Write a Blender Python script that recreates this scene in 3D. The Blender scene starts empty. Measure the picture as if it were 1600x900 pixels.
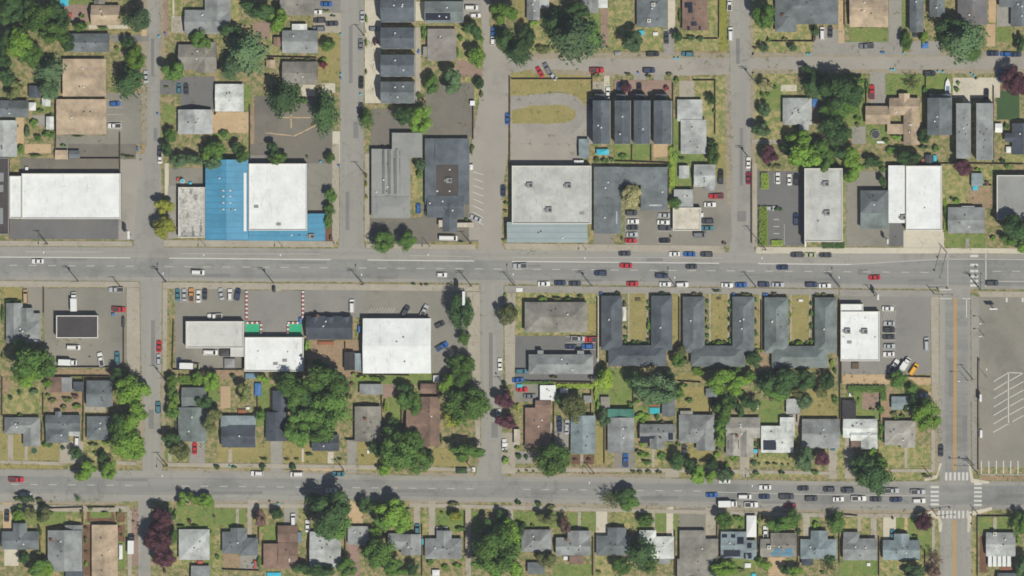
import bpy, math, random
from mathutils import Vector, noise as mnoise

R = math.radians
C = bpy.context.scene.collection
scene = bpy.context.scene
random.seed(7)

# ---------------------------------------------------------------- camera, sky, sun, exposure
S = 0.25                 # metres per photo pixel (photo is 1600 x 900)
CAM_H, CAM_X = 4000.0, 300.0
cam = bpy.data.cameras.new('camera')
cam_ob = bpy.data.objects.new('camera', cam)
C.objects.link(cam_ob)
cam_ob.location = (CAM_X, 0, CAM_H)
cam.sensor_width = 36
cam.lens = 36 * CAM_H / (1600 * S)
cam.shift_x = -CAM_X / (1600 * S)
cam.clip_start, cam.clip_end = 100, 9000
scene.camera = cam_ob

SUN_DIR = Vector((0.37, -0.445, 1.0)).normalized()      # towards the sun
world = bpy.data.worlds.new('World')
scene.world = world
world.use_nodes = True
wn = world.node_tree
sky = wn.nodes.new('ShaderNodeTexSky')
sky.sky_type = 'NISHITA'
sky.sun_disc = False
sky.sun_elevation = math.asin(SUN_DIR.z)
sky.sun_rotation = math.atan2(SUN_DIR.x, SUN_DIR.y)
wn.links.new(sky.outputs[0], wn.nodes['Background'].inputs[0])
wn.nodes['Background'].inputs[1].default_value = 0.055
sun = bpy.data.lights.new('sun', 'SUN')
sun.energy = 4.5
sun.angle = R(0.5)
sun.color = (1.0, 0.955, 0.84)
sun_ob = bpy.data.objects.new('sun', sun)
C.objects.link(sun_ob)
sun_ob.location = SUN_DIR * 500
sun_ob.rotation_euler = (-SUN_DIR).to_track_quat('-Z', 'Y').to_euler()
vs = scene.view_settings
vs.view_transform = 'Standard'
vs.look = 'None'
vs.exposure = 0.1
vs.gamma = 1
vs.use_curve_mapping = False
scene.cycles.volume_bounces = 0
scene.cycles.max_bounces = 5
scene.cycles.diffuse_bounces = 3
scene.cycles.filter_width = 1.7

HAZE = 0.000017           # density of the air, see the end of the script

# ---------------------------------------------------------------- picture grid -> ground
T = (0.0, 0.0, 1.0)
def tile(ox, oy, k):
    global T
    T = (ox, oy, k)
def P(x, y):
    return (T[0] + x / T[2], T[1] + y / T[2])
def wat(px, py, h=0.0):
    x0, y0 = (px - 800) * S, (450 - py) * S
    f = 1 - h / CAM_H
    return (CAM_X + (x0 - CAM_X) * f, y0 * f)
def at(x, y, h=0.0):
    return wat(*P(x, y), h)

# ---------------------------------------------------------------- materials
M_EXP = 1.3
def lin(c):
    c /= 255.0
    return c / 12.92 if c <= 0.04045 else ((c + 0.055) / 1.055) ** 2.4
def rgb(t, m=M_EXP):
    return tuple(min(0.8, lin(v) / m) for v in t) + (1,)
MATS = {}
def nodes(name, rough=0.9, spec=0.2):
    m = bpy.data.materials.new(name)
    m.use_nodes = True
    nt = m.node_tree
    b = nt.nodes['Principled BSDF']
    b.inputs['Roughness'].default_value = rough
    b.inputs['Specular IOR Level'].default_value = spec
    MATS[name] = m
    return m, nt, b
def tex_noise(nt, vec, scale, detail=4, rough=0.6):
    n = nt.nodes.new('ShaderNodeTexNoise')
    n.inputs['Scale'].default_value = scale
    n.inputs['Detail'].default_value = detail
    n.inputs['Roughness'].default_value = rough
    nt.links.new(vec, n.inputs['Vector'])
    return n.outputs['Fac']
def ramp(nt, fac, lo, hi):
    r = nt.nodes.new('ShaderNodeMapRange')
    r.inputs['From Min'].default_value = lo
    r.inputs['From Max'].default_value = hi
    nt.links.new(fac, r.inputs['Value'])
    return r.outputs['Result']
def mix(nt, fac, a, b, mode='MIX'):
    n = nt.nodes.new('ShaderNodeMix')
    n.data_type = 'RGBA'
    n.blend_type = mode
    for sock, v in ((n.inputs['Factor'], fac), (n.inputs['A'], a), (n.inputs['B'], b)):
        if hasattr(v, 'links'):
            nt.links.new(v, sock)
        else:
            sock.default_value = v
    return n.outputs['Result']
def coords(nt, stretch=(1, 1, 1), shift_random=False):
    tc = nt.nodes.new('ShaderNodeTexCoord')
    mp = nt.nodes.new('ShaderNodeMapping')
    mp.inputs['Scale'].default_value = stretch
    nt.links.new(tc.outputs['Object'], mp.inputs['Vector'])
    if shift_random:
        oi = nt.nodes.new('ShaderNodeObjectInfo')
        ml = nt.nodes.new('ShaderNodeMath'); ml.operation = 'MULTIPLY'; ml.inputs[1].default_value = 90
        nt.links.new(oi.outputs['Random'], ml.inputs[0])
        cb = nt.nodes.new('ShaderNodeCombineXYZ')
        nt.links.new(ml.outputs[0], cb.inputs[0]); nt.links.new(ml.outputs[0], cb.inputs[1])
        nt.links.new(cb.outputs[0], mp.inputs['Location'])
    return mp.outputs['Vector']
def mottle(name, c1, c2, c3, big=0.06, small=0.9, stretch=(1, 1, 1), streak=None, bump=0.0, rough=0.95, lo3=0.55, hi3=0.72, var=0.3):
    """two colours mixed by broad noise, a third in patches, fine value grain on top"""
    m, nt, b = nodes(name, rough, 0.1)
    v = coords(nt)
    base = mix(nt, ramp(nt, tex_noise(nt, v, big), 0.35, 0.65), rgb(c1), rgb(c2))
    vs_ = coords(nt, stretch)
    base = mix(nt, ramp(nt, tex_noise(nt, vs_, big * 3.1, 5, 0.7), lo3, hi3), base, rgb(c3))
    g = ramp(nt, tex_noise(nt, v, small, 3, 0.7), 0.2, 0.8)
    gm = nt.nodes.new('ShaderNodeMapRange')
    gm.inputs['To Min'].default_value = 1 - var
    gm.inputs['To Max'].default_value = 1 + var
    nt.links.new(g, gm.inputs['Value'])
    cb = nt.nodes.new('ShaderNodeCombineColor')
    for i in range(3):
        nt.links.new(gm.outputs['Result'], cb.inputs[i])
    base = mix(nt, 1.0, base, cb.outputs[0], 'MULTIPLY')
    nt.links.new(base, b.inputs['Base Color'])
    return m
def asphalt(name, c, dark, light, ax, crack=True):
    """worn asphalt: long tyre-polished streaks along the road, tar-sealed cracks, oil spots"""
    m, nt, b = nodes(name, 0.92, 0.15)
    v = coords(nt)
    st = {'x': (0.012, 0.33, 1), 'y': (0.33, 0.012, 1), '': (0.05, 0.05, 1)}[ax]
    vv = coords(nt, st)
    base = mix(nt, ramp(nt, tex_noise(nt, vv, 1.0, 4, 0.65), 0.36, 0.64), rgb(dark), rgb(light))
    base = mix(nt, 0.5, base, rgb(c))
    base = mix(nt, ramp(nt, tex_noise(nt, v, 0.045, 5, 0.7), 0.52, 0.72), base, rgb(tuple(x * .93 for x in dark)))
    if crack:
        vo = nt.nodes.new('ShaderNodeTexVoronoi'); vo.feature = 'DISTANCE_TO_EDGE'
        vo.inputs['Scale'].default_value = 0.075
        wv = nt.nodes.new('ShaderNodeMix'); wv.data_type = 'VECTOR'; wv.inputs['Factor'].default_value = 0.25
        nz = nt.nodes.new('ShaderNodeTexNoise'); nz.inputs['Scale'].default_value = 0.25; nz.inputs['Detail'].default_value = 5
        nt.links.new(v, nz.inputs['Vector'])
        ad = nt.nodes.new('ShaderNodeVectorMath'); ad.operation = 'MULTIPLY_ADD'
        ad.inputs[1].default_value = (9, 9, 0)
        nt.links.new(nz.outputs['Color'], ad.inputs[0]); nt.links.new(v, ad.inputs[2])
        nt.links.new(ad.outputs[0], vo.inputs['Vector'])
        cr = nt.nodes.new('ShaderNodeMapRange'); cr.inputs['From Min'].default_value = 0.0; cr.inputs['From Max'].default_value = 0.012
        cr.inputs['To Min'].default_value = 0.4 if ax else 0.2; cr.inputs['To Max'].default_value = 0.0
        nt.links.new(vo.outputs['Distance'], cr.inputs['Value'])
        base = mix(nt, cr.outputs['Result'], base, rgb(tuple(x * .72 for x in dark)))
    g = tex_noise(nt, v, 2.2, 3, 0.7)
    gm = nt.nodes.new('ShaderNodeMapRange'); gm.inputs['To Min'].default_value = 0.86; gm.inputs['To Max'].default_value = 1.14
    nt.links.new(g, gm.inputs['Value'])
    cb = nt.nodes.new('ShaderNodeCombineColor')
    for i in range(3):
        nt.links.new(gm.outputs['Result'], cb.inputs[i])
    base = mix(nt, 1.0, base, cb.outputs[0], 'MULTIPLY')
    nt.links.new(base, b.inputs['Base Color'])
    return m
def roofmat(name, c, kind='shingle', var=0.2, stain=None, rough=0.9):
    m, nt, b = nodes(name, rough, 0.25)
    v = coords(nt, shift_random=True)
    dk, lt = tuple(x * (1 - var) for x in c), tuple(min(255, x * (1 + var * .8)) for x in c)
    base = mix(nt, ramp(nt, tex_noise(nt, v, 0.16, 5, 0.7), 0.32, 0.68), rgb(dk), rgb(lt))
    if stain:
        base = mix(nt, ramp(nt, tex_noise(nt, v, 0.27, 6, 0.75), 0.55, 0.75), base, rgb(stain))
    if kind == 'metal':
        w = nt.nodes.new('ShaderNodeTexWave'); w.bands_direction = 'Y'; w.inputs['Scale'].default_value = 0.13
        nt.links.new(v, w.inputs['Vector'])
        base = mix(nt, ramp(nt, w.outputs['Fac'], 0.0, 0.14), rgb(tuple(x * .91 for x in c)), base)
        b.inputs['Roughness'].default_value = 0.5
    if kind == 'shingle':
        g = tex_noise(nt, coords(nt, (0.8, 2.2, 1)), 1.6, 3, 0.8)
        base = mix(nt, ramp(nt, g, 0.25, 0.75), mix(nt, 0.14, base, (0.01, 0.01, 0.012, 1)), base)
    if kind == 'patch':     # rolls of felt laid and mended at different times
        br = nt.nodes.new('ShaderNodeTexBrick')
        br.inputs['Scale'].default_value = 0.55; br.inputs['Mortar Size'].default_value = 0.03; br.inputs['Bias'].default_value = -.2
        br.inputs['Color1'].default_value = rgb((226, 224, 218)); br.inputs['Color2'].default_value = rgb((136, 136, 134)); br.inputs['Mortar'].default_value = rgb((110, 108, 106))
        nt.links.new(v, br.inputs['Vector'])
        base = mix(nt, .6, base, br.outputs['Color'])
        base = mix(nt, ramp(nt, tex_noise(nt, coords(nt, (1, .4, 1)), .5, 5, .8), .5, .62), base, rgb((112, 112, 112)))
    if kind == 'membrane':
        se = nt.nodes.new('ShaderNodeTexBrick')
        se.inputs['Scale'].default_value = 0.16; se.inputs['Mortar Size'].default_value = 0.012; se.inputs['Mortar Smooth'].default_value = 1
        se.inputs['Color1'].default_value = se.inputs['Color2'].default_value = (1, 1, 1, 1); se.inputs['Mortar'].default_value = (.55, .54, .5, 1)
        nt.links.new(v, se.inputs['Vector'])
        base = mix(nt, ramp(nt, tex_noise(nt, v, 0.2, 3), .3, 2.0), base, mix(nt, 1.0, base, se.outputs['Color'], 'MULTIPLY'))
        g = tex_noise(nt, coords(nt, (1, 0.25, 1)), 0.55, 4, 0.7)
        base = mix(nt, ramp(nt, g, 0.58, 0.72), base, rgb(tuple(x * .86 for x in c)))
        base = mix(nt, ramp(nt, tex_noise(nt, v, 0.5, 6, 0.85), 0.57, 0.8), base, rgb(tuple(x * w for x, w in zip(c, (.76, .74, .69)))))
    nt.links.new(base, b.inputs['Base Color'])
    return m
def plain(name, c, rough=0.6, spec=0.4, metal=0.0, var=0.1):
    m, nt, b = nodes(name, rough, spec)
    b.inputs['Metallic'].default_value = metal
    v = coords(nt)
    base = mix(nt, tex_noise(nt, v, 3.0), rgb(tuple(x * (1 - var) for x in c)), rgb(c))
    nt.links.new(base, b.inputs['Base Color'])
    return m
def leafmat(name, c, c2, transl=0.16):
    m, nt, b = nodes(name, 0.7, 0.15)
    v = coords(nt, shift_random=True)
    oi = nt.nodes.new('ShaderNodeObjectInfo')
    n = ramp(nt, tex_noise(nt, v, 1.9, 5, 0.75), 0.33, 0.67)
    base = mix(nt, n, rgb(c), rgb(c2))
    hsv = nt.nodes.new('ShaderNodeHueSaturation')
    mr = nt.nodes.new('ShaderNodeMapRange'); mr.inputs['To Min'].default_value = 0.72; mr.inputs['To Max'].default_value = 1.28
    nt.links.new(oi.outputs['Random'], mr.inputs['Value'])
    nt.links.new(mr.outputs['Result'], hsv.inputs['Value'])
    ge = nt.nodes.new('ShaderNodeNewGeometry')
    mh = nt.nodes.new('ShaderNodeMapRange'); mh.inputs['To Min'].default_value = 0.485; mh.inputs['To Max'].default_value = 0.515
    nt.links.new(ge.outputs['Random Per Island'], mh.inputs['Value'])
    nt.links.new(mh.outputs['Result'], hsv.inputs['Hue'])
    nt.links.new(base, hsv.inputs['Color'])
    nt.links.new(hsv.outputs[0], b.inputs['Base Color'])
    tr = nt.nodes.new('ShaderNodeBsdfTranslucent')
    nt.links.new(hsv.outputs[0], tr.inputs['Color'])
    ms = nt.nodes.new('ShaderNodeMixShader'); ms.inputs[0].default_value = transl
    nt.links.new(b.outputs[0], ms.inputs[1]); nt.links.new(tr.outputs[0], ms.inputs[2])
    nt.links.new(ms.outputs[0], nt.nodes['Material Output'].inputs['Surface'])
    return m

mottle('yard', (118, 126, 80), (99, 113, 66), (160, 144, 110), 0.16, 1.1, lo3=0.43, hi3=0.57, var=.42)
mottle('lawn_green', (107, 129, 69), (123, 138, 78), (146, 140, 90), 0.13, 1.3, lo3=.5, hi3=.68, var=.28)
mottle('lawn_mid', (130, 138, 85), (115, 128, 75), (170, 157, 112), 0.14, 1.3, lo3=.44, hi3=.58, var=.3)
mottle('lime_lawn', (142, 142, 66), (130, 134, 62), (154, 148, 84), 0.1, 1.3, var=.24)
mottle('lawn_dry', (156, 145, 96), (142, 136, 86), (170, 154, 114), 0.14, 1.3, var=.26)
mottle('turf', (64, 88, 58), (70, 94, 60), (76, 98, 64), 0.1, 2.0, var=.15)
mottle('dirt', (164, 142, 116), (150, 130, 106), (138, 128, 98), 0.12, 1.0, var=.25)
mottle('shoulder', (160, 150, 132), (152, 143, 124), (142, 136, 112), 0.12, 1.0, var=.2)
mottle('tan_path', (196, 172, 138), (184, 160, 128), (170, 150, 118), 0.12, 1.0, var=.12)
mottle('pink_gravel', (158, 134, 122), (148, 126, 114), (138, 124, 108), 0.14, 1.5, var=.22)
mottle('mulch', (128, 96, 78), (112, 84, 68), (104, 96, 66), 0.2, 1.5, var=.3)
mottle('concrete', (174, 167, 153), (164, 157, 143), (148, 141, 128), 0.1, 1.2, var=.12)
mottle('pale_concrete', (205, 198, 180), (194, 188, 172), (176, 170, 156), 0.1, 1.2, var=.1)
mottle('grey_concrete', (158, 155, 148), (148, 145, 139), (140, 134, 124), 0.1, 1.2, var=.14)
asphalt('road_long', (154, 152, 146), (143, 142, 137), (165, 162, 154), 'x')
asphalt('road_cross', (153, 151, 145), (143, 141, 137), (163, 160, 152), 'y')
asphalt('lot_grey', (140, 138, 133), (131, 129, 125), (149, 146, 141), '')
asphalt('lot_warm', (140, 137, 128), (127, 125, 117), (152, 147, 136), '')
asphalt('lot_brown', (121, 117, 109), (110, 107, 101), (135, 129, 117), '')
asphalt('road_new', (141, 141, 138), (126, 127, 127), (156, 155, 149), 'x')
asphalt('road_mend', (128, 128, 126), (122, 122, 121), (136, 135, 132), '')
asphalt('lot_dark', (116, 116, 116), (106, 106, 107), (124, 123, 121), '')
asphalt('lane_pale', (160, 155, 147), (150, 145, 138), (168, 163, 153), '', False)
plain('paint_white', (226, 226, 220), 0.7, 0.2, var=.22)
plain('paint_faint', (200, 199, 193), 0.8, 0.2, var=.2)
plain('paint_yellow', (214, 164, 76), 0.7, 0.2, var=.2)
mottle('green_paint', (60, 170, 128), (66, 178, 134), (84, 170, 132), 0.2, 1.5, var=.1)

ROOFS = dict(slate=(114, 121, 124), navys=(97, 105, 112), dslate=(80, 87, 97), grey=(145, 149, 149), lgrey=(176, 180, 179), taupe=(142, 139, 131), wgrey=(170, 167, 160),
             tan=(184, 165, 141), brown=(136, 112, 99), bgrey=(138, 152, 157), ggrey=(122, 132, 131), dark=(66, 64, 68), cream=(198, 190, 174), palebl=(212, 216, 213), teal=(76, 132, 118))
for k_, c_ in ROOFS.items():
    roofmat('roof_' + k_, c_)
roofmat('roof_stained', (148, 144, 138), 'shingle', .12, (134, 112, 98))
roofmat('roof_rust', (118, 118, 120), 'shingle', .12, (150, 104, 86))
roofmat('roof_white', (231, 234, 235), 'membrane', .05)
roofmat('roof_offwhite', (188, 190, 186), 'membrane', .1, (156, 155, 148))
roofmat('roof_patchy', (206, 204, 196), 'patch', .1, (150, 148, 142))
roofmat('roof_dirty', (206, 200, 186), 'membrane', .12, (170, 152, 130))
roofmat('roof_tar', (76, 72, 74), 'membrane', .1, (92, 82, 74))
roofmat('roof_brownflat', (84, 78, 75), 'membrane', .1, (74, 68, 66))
roofmat('roof_pale', (202, 203, 199), 'membrane', .05)
roofmat('roof_blue', (80, 148, 183), 'metal', .09, (96, 152, 176))
roofmat('roof_seam', (146, 160, 163), 'metal', .05)
roofmat('roof_fluted', (148, 150, 148), 'membrane', .05)
WALLS = dict(white=(214, 212, 204), cream=(206, 192, 164), greyw=(168, 168, 166), brick=(150, 104, 84), tanw=(190, 166, 134), bluew=(120, 148, 172), greenw=(138, 150, 126), brownw=(132, 104, 84))
for k_, c_ in WALLS.items():
    plain('wall_' + k_, c_, .85, .2)
plain('trim', (224, 222, 214), .7)
plain('white_metal', (234, 236, 236), .45)
plain('grey_metal', (150, 152, 152), .45, .5, .3)
plain('dark_metal', (58, 58, 60), .5)
plain('wood', (104, 88, 72), .9)
plain('fence_wood', (132, 112, 92), .9)
plain('rust_wood', (160, 104, 72), .9)
plain('bark', (92, 78, 64), .95)
plain('glass', (34, 40, 48), .12, .6)
plain('solar', (42, 46, 60), .18, .6)
plain('solar_blue', (86, 140, 172), .25, .6)
plain('tyre', (30, 30, 31), .8)
plain('pool_water', (70, 190, 205), .1, .5)
plain('tarp_cyan', (62, 190, 216), .5)
plain('tarp_blue', (60, 120, 190), .5)
plain('barrier_red', (176, 84, 74), .6)
plain('amber', (222, 170, 60), .5)
CARCOL = dict(white=(234, 234, 232), silver=(184, 188, 192), grey=(120, 124, 130), dark=(66, 70, 78), black=(40, 42, 48), navy=(48, 60, 96), blue=(40, 100, 176),
              red=(196, 44, 52), maroon=(140, 40, 60), teal=(70, 126, 142), green=(50, 78, 70), tan=(188, 164, 124), khaki=(176, 182, 150), yellow=(246, 184, 34), olive=(150, 150, 118), orange=(206, 150, 92))
for k_, c_ in CARCOL.items():
    m_ = plain('paint_' + k_ if k_ not in ('white', 'yellow') else 'carpaint_' + k_, c_, .28, .5, var=.04)
    MATS['car_' + k_] = m_
LEAF = dict(mid=((78, 114, 50), (112, 146, 68)), bright=((102, 142, 50), (140, 174, 72)), dark=((56, 86, 50), (86, 116, 64)), greyg=((80, 110, 74), (110, 136, 92)), olive=((108, 118, 68), (140, 146, 92)), yellow=((146, 154, 58), (178, 182, 78)), maroon=((84, 50, 64), (116, 74, 82)), red=((124, 52, 66), (160, 76, 86)), pale=((166, 162, 112), (198, 192, 142)), rust=((108, 84, 76), (140, 114, 102)), lime=((136, 166, 60), (164, 188, 76)))
for k_, (a_, b_) in LEAF.items():
    leafmat('leaf_' + k_, a_, b_)

# ---------------------------------------------------------------- object helpers
def mesh(name, verts, faces, mats, mi=None, smooth=False):
    me = bpy.data.meshes.new(name)
    me.from_pydata(verts, [], faces)
    for m in mats:
        me.materials.append(MATS[m] if isinstance(m, str) else m)
    if mi:
        me.polygons.foreach_set('material_index', mi)
    if smooth:
        me.polygons.foreach_set('use_smooth', [True] * len(me.polygons))
    me.update()
    return me
def obj(name, me, parent=None, loc=(0, 0, 0), rz=0.0):
    o = bpy.data.objects.new(name, me)
    C.objects.link(o)
    if parent:
        o.parent = parent
    o.location = loc
    o.rotation_euler = (0, 0, rz)
    return o
def tag(o, label, cat, group=None):
    if label:
        o['label'] = label
    o['category'] = cat
    if group:
        o['group'] = group
    return o
def recolour(o, m):
    o.material_slots[0].link = 'OBJECT'
    o.material_slots[0].material = MATS[m]
class MB:
    def __init__(s):
        s.v, s.f, s.m = [], [], []
    def face(s, pts, m=0):
        n = len(s.v)
        s.v += [tuple(p) for p in pts]
        s.f.append(list(range(n, n + len(pts)))); s.m.append(m)
    def box(s, x0, y0, z0, x1, y1, z1, m=0, top=None):
        n = len(s.v)
        s.v += [(x0, y0, z0), (x1, y0, z0), (x1, y1, z0), (x0, y1, z0), (x0, y0, z1), (x1, y0, z1), (x1, y1, z1), (x0, y1, z1)]
        for q in ((3, 2, 1, 0), (4, 5, 6, 7), (0, 1, 5, 4), (1, 2, 6, 5), (2, 3, 7, 6), (3, 0, 4, 7)):
            s.f.append([n + i for i in q]); s.m.append(m)
        if top is not None:
            s.m[-5] = top
    def loft(s, rings, m=0, cap=True):
        n, k = len(s.v), len(rings[0])
        for r in rings:
            s.v += [tuple(p) for p in r]
        for i in range(len(rings) - 1):
            for j in range(k):
                a, b = n + i * k + j, n + i * k + (j + 1) % k
                s.f.append([a, b, b + k, a + k]); s.m.append(m)
        if cap:
            s.f.append([n + j for j in range(k)][::-1]); s.m.append(m)
            s.f.append([n + (len(rings) - 1) * k + j for j in range(k)]); s.m.append(m)
    def tube(s, a, b, ra, rb, k=7, m=0):
        a, b = Vector(a), Vector(b)
        d = (b - a).normalized()
        u = d.orthogonal().normalized(); w = d.cross(u)
        ring = lambda c, r: [c + (u * math.cos(t * math.tau / k) + w * math.sin(t * math.tau / k)) * r for t in range(k)]
        s.loft([ring(a, ra), ring(b, rb)], m)
    def make(s, name, mats, smooth=False):
        return mesh(name, s.v, s.f, mats, s.m, smooth)

# ---------------------------------------------------------------- ground sheets
def ragged(pts, amp, step=3.5):
    """break the straight edges of a ground polygon into small worn irregularities"""
    out = []
    n = len(pts)
    for i in range(n):
        (xa, ya), (xb, yb) = pts[i], pts[(i + 1) % n]
        L = math.hypot(xb - xa, yb - ya)
        k = max(1, int(L / step))
        for q in range(k):
            t = q / k
            x, y = xa + (xb - xa) * t, ya + (yb - ya) * t
            if L > 1e-6 and q:
                o = mnoise.noise(Vector((x * .13, y * .13, 3.1))) * amp * 1.6 + random.uniform(-.5, .5) * amp
                x += -(yb - ya) / L * o; y += (xb - xa) / L * o
            out.append((x, y))
    return out
RAG = dict(shoulder=1.3, road_new=.3, lot_brown=.8, lawn_green=.9, lawn_mid=1.0, lawn_dry=1.2, lime_lawn=.8, dirt=1.4, tan_path=.7, pink_gravel=1.0, mulch=.9, turf=.3, lot_warm=.7, lot_grey=.5, lane_pale=1.0, road_cross=.5, road_long=.35, concrete=.22)
def sheet(name, mat, pts, z, thick=0.0, full=False):
    """a flat polygon of ground (photo coordinates), optionally a raised slab with sides"""
    pts = list(pts) if full else [P(*p) for p in pts]
    if RAG.get(mat) and not thick:
        pts = ragged(pts, RAG[mat])
    w = [wat(*p) for p in pts]
    ar = sum(w[i][0] * w[(i + 1) % len(w)][1] - w[(i + 1) % len(w)][0] * w[i][1] for i in range(len(w)))
    if ar < 0:
        w = w[::-1]
    b = MB()
    b.face([(x, y, z) for x, y in w])
    if thick:
        for i in range(len(w)):
            (xa, ya), (xb, yb) = w[i], w[(i + 1) % len(w)]
            b.face([(xa, ya, z - thick), (xb, yb, z - thick), (xb, yb, z), (xa, ya, z)])
    o = obj(name, b.make(name, [mat]))
    o['kind'] = 'structure'
    return o
ZN = {}
def patch(name, mat, *pts, z=None, full=False):
    if len(pts) == 2:
        (x0, y0), (x1, y1) = pts
        pts = [(x0, y0), (x1, y0), (x1, y1), (x0, y1)]
    base = dict(lawn=0.02, dirt=0.04, lot=0.06, drive=0.10, path=0.12)
    if z is None:
        key = next((k for k in base if k in name), 'lawn' if 'lawn' in mat else 'drive' if 'concrete' in mat else 'dirt')
        ZN[key] = ZN.get(key, 0) + 1
        z = base[key] + (ZN[key] % 9) * 0.002
    return sheet(name, mat, pts, z, full=full)

# ---------------------------------------------------------------- where things are, in words
LM = []          # landmark buildings: (short name, x0, y0, x1, y1) in photo pixels
PENDING = []     # (object, look, px, py, max_words) labelled once every landmark is known
def later(o, look, px, py):
    PENDING.append((o, look, px, py))
def ave_mid(px): return 412 + px * 0.0085
def low_mid(px): return 758 + px * 0.0100
def zone(px, py):
    if abs(py - ave_mid(px)) < 28: return 'on the wide avenue'
    if abs(py - low_mid(px)) < 25: return 'on the lower street'
    if py < 330 and 88 < py < 112 and px > 800: return 'on the upper lane'
    return ''
def rel(px, py, lm):
    n, x0, y0, x1, y1 = lm
    dx = px - min(max(px, x0), x1); dy = py - min(max(py, y0), y1)
    d = math.hypot(dx, dy)
    if d < 1: return 'beside ' + n, d
    cx, cy = px - (x0 + x1) / 2, py - (y0 + y1) / 2
    cx, cy = (dx, dy) if d > 12 else (cx / (x1 - x0), cy / (y1 - y0))
    a = math.degrees(math.atan2(-cy, cx)) % 360
    w = ('east', 'northeast', 'north', 'northwest', 'west', 'southwest', 'south', 'southeast')[int((a + 22.5) // 45) % 8]
    return w + ' of ' + n, d
ORD = ('first', 'second', 'third', 'fourth', 'fifth', 'sixth', 'seventh', 'eighth', 'ninth', 'tenth', 'eleventh', 'twelfth', 'thirteenth', 'fourteenth', 'fifteenth', 'sixteenth', 'seventeenth', 'eighteenth', 'nineteenth', 'twentieth')
NUM = ('', 'one', 'two', 'three', 'four', 'five', 'six', 'seven', 'eight', 'nine', 'ten', 'eleven', 'twelve')
def finish_labels():
    todo = {}
    for it in PENDING:
        o, look, px, py = it
        rs = sorted((rel(px, py, l) for l in LM), key=lambda r: r[1])
        z = zone(px, py)
        lab = ' '.join((look + ' ' + z + ' ' + rs[0][0]).split())
        todo.setdefault(lab, []).append((it, rs, z))
    used = set()
    second = {}
    for lab, its in todo.items():
        if len(its) == 1:
            its[0][0][0]['label'] = lab
            used.add(lab)
        else:
            for it, rs, z in its:
                w2 = ' '.join((it[1] + ' ' + rs[0][0] + ' and ' + rs[1][0]).split())
                if len(w2.split()) > 12:
                    w2 = lab if len(lab.split()) <= 12 else ' '.join((it[1] + ' ' + rs[0][0]).split())
                second.setdefault(w2, []).append(it)
    for lab, its in second.items():
        if len(its) == 1 and lab not in used:
            its[0][0]['label'] = lab
            used.add(lab)
            continue
        xs, ys = [i[2] for i in its], [i[3] for i in its]
        horiz = max(xs) - min(xs) >= max(ys) - min(ys)
        its.sort(key=lambda i: i[2] if horiz else i[3])
        n = len(its)
        for k, it in enumerate(its):
            if n == 2:
                w = ('westernmost', 'easternmost')[k] if horiz else ('northernmost', 'southernmost')[k]
                l2 = w + ' ' + lab
            else:
                w = ORD[k] if k < 20 else str(k + 1)
                l2 = w + (' from the west, ' if horiz else ' from the north, ') + lab
            words = l2.split()
            while l2 in used:
                l2 += ' again'
            it[0]['label'] = l2
            used.add(l2)

# ---------------------------------------------------------------- buildings
class Bld:
    def __init__(s, root, blocks): s.root, s.blocks = root, blocks
WIN = DOOR = None
def window_mesh():
    b = MB()
    b.box(-0.75, -0.06, -0.65, 0.75, 0.05, 0.65, 0)
    b.box(-0.64, -0.09, -0.54, -0.03, -0.061, 0.54, 1)
    b.box(0.03, -0.09, -0.54, 0.64, -0.061, 0.54, 1)
    return b.make('window', ['trim', 'glass'])
def door_mesh():
    b = MB()
    b.box(-0.6, -0.06, 0, 0.6, 0.05, 2.2, 0)
    b.box(-0.48, -0.1, 0.05, 0.48, -0.061, 2.1, 1)
    return b.make('door', ['trim', 'wood'])
def roof_z(bk, x, y):
    x0, y0, x1, y1, ty, e, r = bk[:7]
    if not (x0 <= x <= x1 and y0 <= y <= y1): return None
    hx, hy = (x1 - x0) / 2, (y1 - y0) / 2
    u, v = abs(x - (x0 + x1) / 2), abs(y - (y0 + y1) / 2)
    if ty == 'gx': return e + .18 + r * (1 - v / hy)
    if ty == 'gy': return e + .18 + r * (1 - u / hx)
    if ty == 'hip':
        m = min(hx, hy)
        return e + .18 + r * min(1, (hx - u) / m, (hy - v) / m)
    if ty == 'sn': return e + .18 + r * (1 - (y1 - y) / (y1 - y0))
    return e + 0.08
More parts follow.
